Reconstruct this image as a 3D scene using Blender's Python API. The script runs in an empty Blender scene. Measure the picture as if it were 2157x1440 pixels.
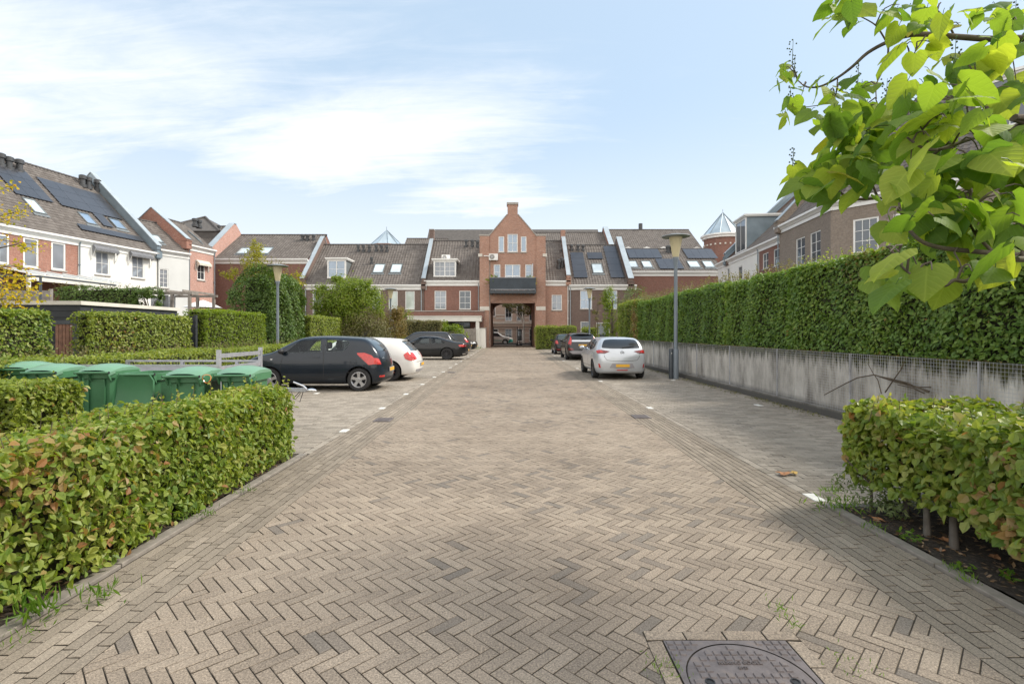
import bpy, bmesh, math, random
import numpy as np
from mathutils import Vector, Matrix, geometry
from mathutils.bvhtree import BVHTree
random.seed(7); rng = np.random.default_rng(11)
SC = bpy.context.scene
COL = SC.collection
R = math.radians
S = 1078.0            # focal length of the photo in its own pixels (18 mm on 36 mm)
CAMZ = 1.6

# ------------------------------------------------------------------ objects
def link(o, parent=None):
    COL.objects.link(o)
    if parent is not None: o.parent = parent
    return o
def tag(o, label=None, cat=None, group=None, kind=None):
    if label: o['label'] = label
    if cat: o['category'] = cat
    if group: o['group'] = group
    if kind: o['kind'] = kind
    return o
def thing(name, label, cat, loc=(0, 0, 0), rz=0.0, group=None):
    o = bpy.data.objects.new(name, None); link(o)
    o.location = loc; o.rotation_euler = (0, 0, rz); o.empty_display_size = .2
    return tag(o, label, cat, group)
def kids(o): return [c for c in bpy.data.objects if c.parent == o]
def copy_tree(o, parent=None, **t):
    c = o.copy(); COL.objects.link(c)
    if parent is not None: c.parent = parent
    for ch in kids(o): copy_tree(ch, c)
    return tag(c, **t) if t else c

def px_ray(px, py): return Vector(((px - 1075) / S, 1.0, (699 - py) / S))
def at(px, py, D): return Vector(((px - 1075) * D / S, D, CAMZ + (699 - py) * D / S))

# ------------------------------------------------------------------ mesh builder
class MB:
    def __init__(s): s.v = []; s.f = []; s.m = []; s.M = None
    def add(s, vs, fs, mi=0):
        b = len(s.v)
        if s.M is not None: vs = [s.M @ Vector(p) for p in vs]
        s.v += [tuple(p) for p in vs]; s.f += [[i + b for i in f] for f in fs]; s.m += [mi] * len(fs)
        return s
    def box(s, x0, x1, y0, y1, z0, z1, mi=0):
        if x1 < x0: x0, x1 = x1, x0
        if y1 < y0: y0, y1 = y1, y0
        if z1 < z0: z0, z1 = z1, z0
        return s.add([(x0,y0,z0),(x1,y0,z0),(x1,y1,z0),(x0,y1,z0),(x0,y0,z1),(x1,y0,z1),(x1,y1,z1),(x0,y1,z1)],
                     [(3,2,1,0),(4,5,6,7),(0,1,5,4),(1,2,6,5),(2,3,7,6),(3,0,4,7)], mi)
    def fbox(s, o, a, b, c, a0, a1, b0, b1, c0, c1, mi=0):   # box in the frame o + a,b,c
        P = [o + a*i + b*j + c*k for (i, j, k) in [(a0,b0,c0),(a1,b0,c0),(a1,b1,c0),(a0,b1,c0),(a0,b0,c1),(a1,b0,c1),(a1,b1,c1),(a0,b1,c1)]]
        return s.add(P, [(3,2,1,0),(4,5,6,7),(0,1,5,4),(1,2,6,5),(2,3,7,6),(3,0,4,7)], mi)
    def prism(s, poly, vec, mi=0):
        n = len(poly); vec = Vector(vec); A = [Vector(p) for p in poly]; B = [p + vec for p in A]
        return s.add(A + B, [list(range(n))[::-1], list(range(n, 2*n))] + [(i, (i+1) % n, n + (i+1) % n, n + i) for i in range(n)], mi)
    def tube(s, path, r, n=8, mi=0, cap=True):
        P = [Vector(p) for p in path]; k = len(P)
        rr = r if isinstance(r, (list, tuple)) else [r] * k
        vs = []; ref = None
        for i, p in enumerate(P):
            t = (P[min(i+1, k-1)] - P[max(i-1, 0)]).normalized()
            if ref is None: ref = Vector((0, 0, 1)) if abs(t.z) < .9 else Vector((1, 0, 0))
            a = t.cross(ref)
            if a.length < 1e-5: a = t.cross(Vector((.3, .9, .2)))
            a.normalize(); b = a.cross(t).normalized(); ref = b
            for j in range(n):
                q = 2 * math.pi * j / n; vs.append(p + a * (math.cos(q) * rr[i]) + b * (math.sin(q) * rr[i]))
        fs = [(i*n + j, i*n + (j+1) % n, (i+1)*n + (j+1) % n, (i+1)*n + j) for i in range(k-1) for j in range(n)]
        if cap: fs += [list(range(n))[::-1], list(range((k-1)*n, k*n))]
        return s.add(vs, fs, mi)
    def lathe(s, prof, n=24, c=(0, 0, 0), axis='z', mi=0, flip=False):
        vs = []
        for (r, h) in prof:
            for j in range(n):
                q = 2 * math.pi * j / n; x, y = r * math.cos(q), r * math.sin(q)
                p = (x, y, h) if axis == 'z' else ((x, h, y) if axis == 'y' else (h, x, y))
                vs.append((p[0]+c[0], p[1]+c[1], p[2]+c[2]))
        k = len(prof)
        fs = [(i*n + j, i*n + (j+1) % n, (i+1)*n + (j+1) % n, (i+1)*n + j) for i in range(k-1) for j in range(n)]
        if axis == 'y': flip = not flip
        if flip: fs = [f[::-1] for f in fs]
        return s.add(vs, fs, mi)
    def ball(s, c, r, n=12, k=7, mi=0):
        rx, ry, rz = r if isinstance(r, (tuple, list)) else (r, r, r)
        vs = [(c[0] + rx*math.sin(math.pi*i/k)*math.cos(2*math.pi*j/n), c[1] + ry*math.sin(math.pi*i/k)*math.sin(2*math.pi*j/n), c[2] - rz*math.cos(math.pi*i/k)) for i in range(k+1) for j in range(n)]
        return s.add(vs, [(i*n+j, i*n+(j+1) % n, (i+1)*n+(j+1) % n, (i+1)*n+j) for i in range(k) for j in range(n)], mi)
    def build(s, name, mats, parent=None, smooth=None, bevel=None, org=None, merge=False):
        me = bpy.data.meshes.new(name)
        V = s.v if org is None else [(p[0]-org[0], p[1]-org[1], p[2]-org[2]) for p in s.v]
        me.from_pydata(V, [], s.f)
        if not isinstance(mats, (list, tuple)): mats = [mats]
        for m in mats: me.materials.append(m)
        me.polygons.foreach_set('material_index', s.m)
        if merge:
            bm = bmesh.new(); bm.from_mesh(me); bmesh.ops.remove_doubles(bm, verts=bm.verts, dist=1e-4)
            bmesh.ops.recalc_face_normals(bm, faces=bm.faces); bm.to_mesh(me); bm.free()
        box_uv(me)
        if smooth is not None:
            me.polygons.foreach_set('use_smooth', [True] * len(me.polygons)); me.set_sharp_from_angle(angle=R(smooth))
        o = bpy.data.objects.new(name, me); link(o, parent)
        if org is not None: o.location = org
        if bevel:
            b = o.modifiers.new('bevel', 'BEVEL'); b.width = bevel; b.segments = 2; b.limit_method = 'ANGLE'; b.angle_limit = R(40)
        return o
def box_uv(me):
    uv = me.uv_layers.new(name='UVMap').data
    for p in me.polygons:
        n = p.normal
        if abs(n.z) < .8:
            t = Vector((-n.y, n.x, 0)); t.normalize() if t.length > 1e-6 else None
            for li in p.loop_indices:
                c = me.vertices[me.loops[li].vertex_index].co; uv[li].uv = (t.x*c.x + t.y*c.y, c.z)
        else:
            for li in p.loop_indices:
                c = me.vertices[me.loops[li].vertex_index].co; uv[li].uv = (c.x, c.y)
def np_mesh(name, V, F, mat, parent=None, tint=None, uv=None, smooth=False):
    """V (n,3), F (m,k) arrays -> one mesh object; tint is one number per face"""
    me = bpy.data.meshes.new(name); n = len(V); m, k = F.shape
    me.vertices.add(n); me.vertices.foreach_set('co', np.ascontiguousarray(V, dtype=np.float32).ravel())
    me.loops.add(m*k); me.loops.foreach_set('vertex_index', np.ascontiguousarray(F, dtype=np.int32).ravel())
    me.polygons.add(m); me.polygons.foreach_set('loop_start', np.arange(0, m*k, k, dtype=np.int32))
    me.update(calc_edges=True)
    if tint is not None:
        a = me.attributes.new('tint', 'FLOAT', 'FACE'); a.data.foreach_set('value', np.asarray(tint, dtype=np.float32))
    if uv is not None:
        l = me.uv_layers.new(name='UVMap'); l.data.foreach_set('uv', np.asarray(uv, dtype=np.float32)[F.ravel()].ravel())
    me.polygons.foreach_set('use_smooth', [bool(smooth)]*m)
    me.materials.append(mat); me.validate()
    o = bpy.data.objects.new(name, me); link(o, parent)
    return o

# ------------------------------------------------------------------ materials
MATS = {}
class NT:
    def __init__(s, name):
        s.m = bpy.data.materials.new(name); s.m.use_nodes = True; s.t = s.m.node_tree
        s.b = s.t.nodes['Principled BSDF']; s.out = s.t.nodes['Material Output']
    def n(s, typ, **kw):
        nd = s.t.nodes.new(typ)
        for k, v in kw.items():
            if k.startswith('i_'):
                key = k[2:]; key = int(key) if key.isdigit() else key.replace('_', ' ')
                if hasattr(v, 'is_output'): s.t.links.new(v, nd.inputs[key])
                else: nd.inputs[key].default_value = v
            else: setattr(nd, k, v)
        return nd
    def lk(s, a, b): s.t.links.new(a, b)
    def math(s, op, a, b=None, c=None):
        nd = s.n('ShaderNodeMath', operation=op)
        for i, x in enumerate((a, b, c)):
            if x is None: continue
            if hasattr(x, 'is_output'): s.lk(x, nd.inputs[i])
            else: nd.inputs[i].default_value = x
        return nd.outputs[0]
    def mix(s, f, a, b, blend='MIX'):
        nd = s.n('ShaderNodeMix', data_type='RGBA', blend_type=blend)
        for i, x in ((0, f), (6, a), (7, b)):
            if hasattr(x, 'is_output'): s.lk(x, nd.inputs[i])
            else: nd.inputs[i].default_value = (x if i == 0 else (*x, 1))
        return nd.outputs[2]
    def noise(s, scale, detail=4, vec=None, rough=.55):
        nd = s.n('ShaderNodeTexNoise'); nd.inputs['Scale'].default_value = scale; nd.inputs['Detail'].default_value = detail; nd.inputs['Roughness'].default_value = rough
        if vec is not None: s.lk(vec, nd.inputs['Vector'])
        return nd.outputs['Fac']
    def ramp(s, f, stops, interp='LINEAR'):
        nd = s.n('ShaderNodeValToRGB'); e = nd.color_ramp.elements; nd.color_ramp.interpolation = interp
        while len(e) < len(stops): e.new(.5)
        for x, (p, c) in zip(e, stops): x.position = p; x.color = (*c, 1) if len(c) == 3 else c
        s.lk(f, nd.inputs[0]); return nd.outputs[0]
    def obj(s): return s.n('ShaderNodeTexCoord').outputs['Object']
    def uv(s): return s.n('ShaderNodeTexCoord').outputs['UV']
    def bump(s, h, strength=.3, dist=.01):
        nd = s.n('ShaderNodeBump'); nd.inputs['Strength'].default_value = strength; nd.inputs['Distance'].default_value = dist
        s.lk(h, nd.inputs['Height']); s.lk(nd.outputs[0], s.b.inputs['Normal'])
    def base(s, c):
        if hasattr(c, 'is_output'): s.lk(c, s.b.inputs['Base Color'])
        else: s.b.inputs['Base Color'].default_value = (*c, 1)
    def set(s, rough=None, metal=None, spec=None, coat=None):
        if rough is not None:
            if hasattr(rough, 'is_output'): s.lk(rough, s.b.inputs['Roughness'])
            else: s.b.inputs['Roughness'].default_value = rough
        if metal is not None: s.b.inputs['Metallic'].default_value = metal
        if spec is not None: s.b.inputs['Specular IOR Level'].default_value = spec
        if coat is not None: s.b.inputs['Coat Weight'].default_value = coat; s.b.inputs['Coat Roughness'].default_value = .04
def mono(v): return (v, v, v)
def plain(name, col, rough=.5, metal=0, var=.12, scale=3.0, spec=.5, bump=0, coat=None):
    if name in MATS: return MATS[name]
    t = NT(name); o = t.obj()
    n = t.noise(scale, 5, o)
    lo = tuple(c*(1-var) for c in col); hi = tuple(min(1, c*(1+var)) for c in col)
    t.base(t.ramp(n, [(.3, lo), (.7, hi)])); t.set(rough, metal, spec, coat)
    if bump: t.bump(t.noise(scale*14, 3, o), bump, .004)
    MATS[name] = t.m; return t.m
def brick_mat(name, c1, c2, mortar, var=.25):
    t = NT(name); uv = t.uv()
    b = t.n('ShaderNodeTexBrick', offset=.5); t.lk(uv, b.inputs['Vector'])
    b.inputs['Color1'].default_value = (*c1, 1); b.inputs['Color2'].default_value = (*c2, 1); b.inputs['Mortar'].default_value = (*mortar, 1)
    for k, v in (('Scale', 1.0), ('Mortar Size', .007), ('Mortar Smooth', .3), ('Bias', 0.0), ('Brick Width', .22), ('Row Height', .0625)): b.inputs[k].default_value = v
    o = t.obj()
    n = t.noise(.55, 5, o); n2 = t.noise(9, 3, o)
    c = t.mix(t.ramp(n, [(.3, mono(0)), (.75, mono(1))]), b.outputs['Color'], t.mix(1.0, b.outputs['Color'], (1+var, 1+var, 1+var), 'MULTIPLY'))
    c = t.mix(t.ramp(n2, [(.35, mono(.45)), (.6, mono(0))]), c, tuple(x*.55 for x in c1))
    n3 = t.noise(5, 4, o, .7); c = t.mix(t.ramp(n3, [(.52, mono(0)), (.72, mono(.5))]), c, tuple(x*.5+.5*max(c1)*1.1 for x in c1))
    t.base(c); t.set(.88, spec=.25); t.bump(b.outputs['Fac'], -.5, .008)
    return t.m
def leaf_mat(name, stops, trans=.35, rough=.45):
    t = NT(name)
    a = t.n('ShaderNodeAttribute', attribute_type='GEOMETRY', attribute_name='tint')
    c = t.ramp(a.outputs['Fac'], stops)
    n = t.noise(.9, 3, t.obj())
    c = t.mix(t.ramp(n, [(.35, mono(.0)), (.7, mono(.45))]), c, t.mix(1.0, c, (1.25, 1.1, .75), 'MULTIPLY'))
    t.base(c); t.set(rough, spec=.38)
    tr = t.n('ShaderNodeBsdfTranslucent'); t.lk(t.mix(1.0, c, (1.65, 1.65, .6), 'MULTIPLY'), tr.inputs['Color'])
    mx = t.n('ShaderNodeMixShader'); mx.inputs[0].default_value = trans
    t.lk(t.b.outputs[0], mx.inputs[1]); t.lk(tr.outputs[0], mx.inputs[2]); t.lk(mx.outputs[0], t.out.inputs['Surface'])
    return t.m
def paver_mat(name, stops, stain, speck=.5, moss=0.0, wear=None):
    """concrete bricks: colour per brick, exposed grit, soft dirt"""
    t = NT(name); o = t.obj()
    a = t.n('ShaderNodeAttribute', attribute_type='GEOMETRY', attribute_name='tint')
    c = t.ramp(a.outputs['Fac'], stops)
    sp = t.noise(100, 3, o, .85)
    c = t.mix(t.ramp(sp, [(.36, mono(speck)), (.5, mono(0))]), c, t.mix(1.0, c, (.30, .28, .25), 'MULTIPLY'))
    c = t.mix(t.ramp(sp, [(.52, mono(0)), (.66, mono(speck))]), c, t.mix(1.0, c, (2.0, 1.95, 1.85), 'MULTIPLY'))
    st = t.noise(.45, 6, o, .62)
    c = t.mix(t.ramp(st, [(.42, mono(0)), (.72, mono(.75))]), c, t.mix(1.0, c, stain, 'MULTIPLY'))
    st2 = t.noise(2.7, 5, o, .65)
    c = t.mix(t.ramp(st2, [(.5, mono(0)), (.75, mono(.5))]), c, t.mix(1.0, c, (1.22, 1.2, 1.17), 'MULTIPLY'))
    if moss:
        mo = t.noise(3.3, 6, o, .7); c = t.mix(t.ramp(mo, [(.60, mono(0)), (.75, mono(moss))]), c, (.07, .085, .03))
    t.base(c); t.set(.9, spec=.2); t.bump(sp, .5, .004)
    return t.m
# ------------------------------------------------------------------ material library
M = {}
M['brick_red'] = brick_mat('brick_red', (.36, .165, .120), (.28, .120, .088), (.30, .25, .21))
M['brick_pink'] = brick_mat('brick_pink', (.50, .285, .232), (.43, .225, .18), (.50, .40, .35))
M['brick_tower'] = brick_mat('brick_tower', (.428, .240, .176), (.328, .174, .127), (.36, .30, .25))
M['brick_dark'] = brick_mat('brick_dark', (.255, .120, .092), (.195, .090, .070), (.22, .18, .15))
M['brick_brown'] = brick_mat('brick_brown', (.185, .128, .108), (.145, .098, .083), (.20, .17, .15))
M['brick_grey'] = brick_mat('brick_grey', (.275, .225, .185), (.225, .182, .148), (.27, .24, .21))
M['render_white'] = plain('render_white', (.78, .77, .73), .85, var=.05, scale=.7, bump=.15)
M['render_grey'] = plain('render_grey', (.62, .63, .62), .85, var=.06, scale=.7, bump=.15)
M['white'] = plain('white_paint', (.80, .80, .78), .42, var=.05, scale=1.5)
M['cream'] = plain('cream_paint', (.70, .69, .64), .5, var=.08, scale=1.5)
M['zinc'] = plain('zinc', (.22, .275, .315), .42, metal=.35, var=.14, scale=1.1)
M['zinc_light'] = plain('zinc_light', (.40, .46, .50), .45, metal=.2, var=.10, scale=1.1)
M['lead'] = plain('lead', (.16, .18, .19), .55, var=.2, scale=2)
M['stone'] = plain('stone', (.62, .59, .53), .8, var=.1, scale=3, bump=.2)
M['sill'] = plain('sill_stone', (.36, .34, .31), .75, var=.15, scale=6)
M['dark_metal'] = plain('dark_metal', (.045, .055, .065), .45, var=.15, scale=4)
M['pole'] = plain('pole_paint', (.155, .185, .215), .42, var=.10, scale=2)
M['black'] = plain('black_plastic', (.018, .018, .02), .55, var=.2, scale=6)
M['screen'] = plain('balcony_screen', (.042, .054, .068), .7, var=.22, scale=1.2)
M['pipe'] = plain('vent_plastic', (.055, .058, .062), .5, var=.15)
M['ridge'] = plain('ridge_tile', (.085, .078, .074), .8, var=.3, scale=5)
M['backroof'] = plain('back_roof', (.10, .092, .086), .85, var=.2)
M['wood_grey'] = plain('weathered_wood', (.26, .235, .21), .85, var=.28, scale=5, bump=.3)
M['wood_dark'] = plain('dark_boards', (.030, .034, .040), .7, var=.25, scale=4, bump=.2)
M['wood_red'] = plain('brown_boards', (.24, .125, .085), .75, var=.35, scale=7, bump=.3)
M['galv'] = plain('galvanised', (.46, .47, .50), .42, metal=.55, var=.16, scale=7)
M['bark'] = plain('bark', (.115, .095, .075), .9, var=.4, scale=9, bump=.5)
M['bark_grey'] = plain('bark_grey', (.115, .10, .085), .9, var=.35, scale=12, bump=.5)
M['twig'] = plain('twig', (.10, .075, .05), .85, var=.35, scale=11)
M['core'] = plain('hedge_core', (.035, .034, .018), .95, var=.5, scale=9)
M['tyre'] = plain('tyre', (.022, .022, .023), .8, var=.25, scale=9)
M['alloy'] = plain('alloy', (.50, .50, .51), .3, metal=.75, var=.08)
M['alloy_dark'] = plain('alloy_dark', (.045, .045, .05), .32, metal=.6, var=.1)
M['plate'] = plain('plate_yellow', (.72, .40, .035), .45, var=.05)
M['plate_frame'] = plain('plate_frame', (.32, .31, .33), .4, var=.1)
M['chrome'] = plain('chrome', (.7, .7, .71), .15, metal=1, var=.03)
M['awning'] = plain('awning_cloth', (.17, .175, .19), .85, var=.2, scale=4)
M['awning_light'] = plain('awning_light', (.60, .56, .48), .85, var=.1, scale=4)
M['terracotta'] = plain('pot', (.16, .15, .15), .7, var=.1)
M['spike'] = plain('spike_paint', (.62, .57, .47), .5, var=.1)

def glass_mat(name, col, refl, rough=.03, tint=(.82, .9, 1)):
    t = NT(name); n = t.noise(.5, 2, t.obj())
    t.base(t.ramp(n, [(.35, tuple(c*.75 for c in col)), (.65, tuple(min(1, c*1.2) for c in col))])); t.set(rough=.35, spec=.3)
    g = t.n('ShaderNodeBsdfGlossy'); g.inputs['Roughness'].default_value = rough; g.inputs['Color'].default_value = (*tint, 1)
    mx = t.n('ShaderNodeMixShader')
    lw = t.n('ShaderNodeLayerWeight'); lw.inputs[0].default_value = .35
    t.lk(t.math('MULTIPLY_ADD', lw.outputs['Fresnel'], 1-refl, refl), mx.inputs[0])
    t.lk(t.b.outputs[0], mx.inputs[1]); t.lk(g.outputs[0], mx.inputs[2]); t.lk(mx.outputs[0], t.out.inputs['Surface'])
    return t.m
M['glass'] = glass_mat('window_glass', (.030, .038, .046), .05)
M['glass_sky'] = glass_mat('bright_glass', (.20, .28, .38), .12)
M['glass_grey'] = glass_mat('veiled_glass', (.22, .24, .27), .06)
M['glass_blind'] = glass_mat('blind_glass', (.48, .54, .49), .03)
M['glass_white'] = glass_mat('skylight_glass', (.66, .74, .74), .22)
M['glass_car'] = glass_mat('car_glass', (.010, .013, .016), .0, .02)
M['glass_carlight'] = glass_mat('car_glass_pale', (.040, .056, .050), .0, .03)
t = NT('clear_car_glass'); tb_ = t.n('ShaderNodeBsdfTransparent'); tb_.inputs[0].default_value = (.92, .97, .95, 1); gb_ = t.n('ShaderNodeBsdfGlossy'); gb_.inputs['Roughness'].default_value = .02; gb_.inputs['Color'].default_value = (.42, .46, .5, 1)
lw_ = t.n('ShaderNodeLayerWeight'); lw_.inputs[0].default_value = .36; mx_ = t.n('ShaderNodeMixShader'); t.lk(t.math('MULTIPLY_ADD', lw_.outputs['Fresnel'], .9, .02), mx_.inputs[0]); t.lk(tb_.outputs[0], mx_.inputs[1]); t.lk(gb_.outputs[0], mx_.inputs[2]); t.lk(mx_.outputs[0], t.out.inputs['Surface']); M['glass_clear'] = t.m
M['interior'] = plain('car_interior', (.030, .031, .034), .8, var=.2)
M['glass_dome'] = glass_mat('dome_glass', (.42, .50, .53), .18, .1)
M['solar'] = glass_mat('solar_cell', (.030, .030, .034), .02, .25, (.75, .75, .78))
def red_lens(name, col):
    t = NT(name); t.base(t.ramp(t.noise(16, 2, t.obj()), [(.3, tuple(c*.7 for c in col)), (.7, col)])); t.set(.12, spec=.6, coat=.6); return t.m
M['lens_red'] = red_lens('tail_lens', (.62, .035, .03))
M['lens_dark'] = red_lens('smoked_lens', (.20, .015, .02))
M['lens_clear'] = red_lens('clear_lens', (.62, .62, .60))
M['lens_orange'] = red_lens('orange_lens', (.75, .28, .05))
def paint(name, col, metal=.0, var=.06):
    t = NT(name); n = t.noise(1.7, 3, t.obj())
    t.base(t.ramp(n, [(.3, tuple(c*(1-var) for c in col)), (.7, tuple(min(1, c*(1+var)) for c in col))])); t.set(.28, metal, .3, .55)
    return t.m
M['paint_dark'] = paint('dark_grey_paint', (.013, .019, .028), .2, .1)
M['paint_white'] = paint('white_car_paint', (.76, .75, .72))
M['paint_black'] = paint('black_car_paint', (.010, .011, .013), .1, .1)
M['paint_slate'] = paint('slate_car_paint', (.028, .032, .038), .3, .1)
M['paint_silver'] = paint('silver_car_paint', (.56, .59, .63), .45, .05)
M['paint_anthr'] = paint('anthracite_car_paint', (.034, .036, .037), .3, .1)
M['teal'] = plain('teal_film', (.05, .42, .36), .45)

def tile_mat():
    t = NT('roof_tile'); uv = t.uv()
    sx = t.n('ShaderNodeSeparateXYZ'); t.lk(uv, sx.inputs[0])
    cb = t.n('ShaderNodeCombineXYZ'); t.lk(t.math('FLOOR', sx.outputs[0]), cb.inputs[0]); t.lk(t.math('FLOOR', sx.outputs[1]), cb.inputs[1])
    wn = t.n('ShaderNodeTexWhiteNoise'); wn.noise_dimensions = '2D'; t.lk(cb.outputs[0], wn.inputs['Vector'])
    c = t.ramp(wn.outputs['Value'], [(0, (.118, .103, .093)), (.5, (.145, .128, .116)), (1, (.178, .159, .145))])
    n = t.noise(.6, 5, t.obj()); c = t.mix(t.ramp(n, [(.4, mono(0)), (.75, mono(.35))]), c, (.17, .155, .142))
    n2 = t.noise(6, 4, t.obj(), .7); c = t.mix(t.ramp(n2, [(.55, mono(0)), (.8, mono(.5))]), c, (.06, .06, .05))
    t.base(c); t.set(.8, spec=.3); t.bump(t.noise(40, 3, t.obj()), .2, .004)
    return t.m
M['tile'] = tile_mat()
M['leaf_beech'] = leaf_mat('beech_leaf', [(0, (.055, .110, .022)), (.25, (.125, .205, .034)), (.55, (.235, .305, .060)), (.84, (.36, .37, .13)), (.92, (.34, .26, .12)), (1, (.29, .14, .06))])
M['leaf_young'] = leaf_mat('young_leaf', [(0, (.085, .140, .025)), (.4, (.185, .245, .040)), (.75, (.30, .345, .07)), (.92, (.30, .29, .12)), (1, (.33, .15, .06))])
M['leaf_dark'] = leaf_mat('dark_leaf', [(0, (.068, .14, .030)), (.5, (.15, .25, .05)), (.82, (.25, .335, .08)), (.93, (.16, .18, .05)), (1, (.24, .13, .045))], .30)
M['leaf_ivy'] = leaf_mat('ivy_leaf', [(0, (.045, .095, .024)), (.5, (.095, .165, .036)), (.85, (.155, .225, .050)), (1, (.20, .21, .07))], .25)
M['leaf_lime'] = leaf_mat('lime_leaf', [(0, (.10, .16, .020)), (.5, (.175, .25, .030)), (1, (.29, .33, .05))], .45)
M['leaf_gold'] = leaf_mat('golden_leaf', [(0, (.26, .27, .03)), (.4, (.48, .41, .03)), (.8, (.62, .48, .04)), (1, (.55, .32, .04))], .4)
M['leaf_olive'] = leaf_mat('olive_leaf', [(0, (.085, .092, .032)), (.5, (.160, .160, .062)), (.85, (.24, .215, .105)), (1, (.22, .13, .08))], .3)
M['leaf_weed'] = leaf_mat('weed_leaf', [(0, (.07, .15, .018)), (1, (.18, .30, .04))], .4)
M['leaf_grey'] = leaf_mat('grey_leaf', [(0, (.09, .135, .055)), (.6, (.15, .20, .085)), (1, (.30, .32, .18))], .3)
M['leaf_brown'] = leaf_mat('brown_leaf', [(0, (.12, .10, .028)), (.5, (.20, .155, .045)), (1, (.27, .15, .05))], .3)

# ------------------------------------------------------------------ foliage
def nrm(a): return a / np.maximum(1e-9, np.linalg.norm(a, axis=1, keepdims=True))
def leaves(P, N, L, asp=.62, kind=6, down=.45, rnd=.55):
    n = len(P); N = nrm(N + rng.normal(0, rnd, (n, 3)))
    d = rng.normal(0, 1, (n, 3)); d[:, 2] -= down * 2
    t = nrm(d - (d*N).sum(1, keepdims=True)*N); b = np.cross(N, t)
    L = np.broadcast_to(np.asarray(L, float), (n,)) * rng.uniform(.65, 1.2, n); W = L * asp * rng.uniform(.85, 1.15, n)
    if kind == 6:
        T = np.array([(0, 0, 0), (.5, .32, .12), (.40, .68, .10), (0, 1, -.08), (-.40, .68, .10), (-.5, .32, .12)])
        F0 = np.array([(0, 1, 2, 3), (0, 3, 4, 5)])
    else:
        T = np.array([(0, 0, 0), (.5, .45, .06), (0, 1, 0), (-.5, .45, .06)]); F0 = np.array([(0, 1, 2, 3)])
    k = len(T)
    V = P[:, None, :] + b[:, None, :]*(T[None, :, 0:1]*W[:, None, None]) + t[:, None, :]*(T[None, :, 1:2]*L[:, None, None]) + N[:, None, :]*(T[None, :, 2:3]*L[:, None, None])
    F = (np.arange(n)*k)[:, None, None] + F0[None]
    return V.reshape(-1, 3), F.reshape(-1, 4), len(F0)
def foliage(name, P, N, L, mat, parent, tint, **kw):
    V, F, q = leaves(P, N, L, **kw)
    return np_mesh(name, V, F, mat, parent, np.repeat(np.clip(tint, 0, 1), q))
def lump(P, s, a):
    r = np.random.default_rng(5); o = 0
    for f in (1.1, 1.9, 2.6, 3.7, 5.1, 6.8, 9): k = r.normal(0, 1, 3)*f*.75*s; o = o + np.sin(P@k + r.uniform(0, 6.28))*(1.5/f**.45)
    return a*o*.36
def tints(P, n, rust=.02, patch=None):
    t = rng.uniform(0, .75, n)*.6 + .22 + lump(P+3.3, .8, .055) + rng.normal(0, .08, n)
    t = np.clip(t, 0, .84); r = rng.random(n) < rust; t[r] = rng.uniform(.86, 1, r.sum())
    if patch:
        for (c, rad, p) in patch:
            d = np.linalg.norm(P - np.array(c), axis=1); m = (rng.random(n) < p*np.exp(-(d/rad)**2)); t[m] = rng.uniform(.84, 1, m.sum())
    return t
def shoots(fol, n, spot, h, leafL, mat, parent, name='shoot_leaves', tb=.45):
    """upright sprigs with small alternate leaves on thin stems"""
    P = []; N = []; mb = MB()
    for i in range(n):
        p = Vector(spot()); H = h*random.uniform(.45, 1.15); lean = Vector((random.uniform(-.35, .35), random.uniform(-.35, .35), 1)).normalized()
        q = p + lean*H; mb.tube([p - lean*.1, p + lean*H*.5, q], [.004, .003, .0015], 4)
        k = max(3, int(H/(leafL*.55)))
        for j in range(k):
            a = j*2.4 + i; P.append(p + lean*H*(j+.6)/k); N.append((math.cos(a)*.6, math.sin(a)*.6, .7))
    P = np.array(P); N = np.array(N)
    foliage(name, P, N, leafL*.8, mat, parent, rng.uniform(tb, tb+.45, len(P)), kind=4, down=-.2)
    mb.build('twigs', M['twig'], parent)
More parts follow.
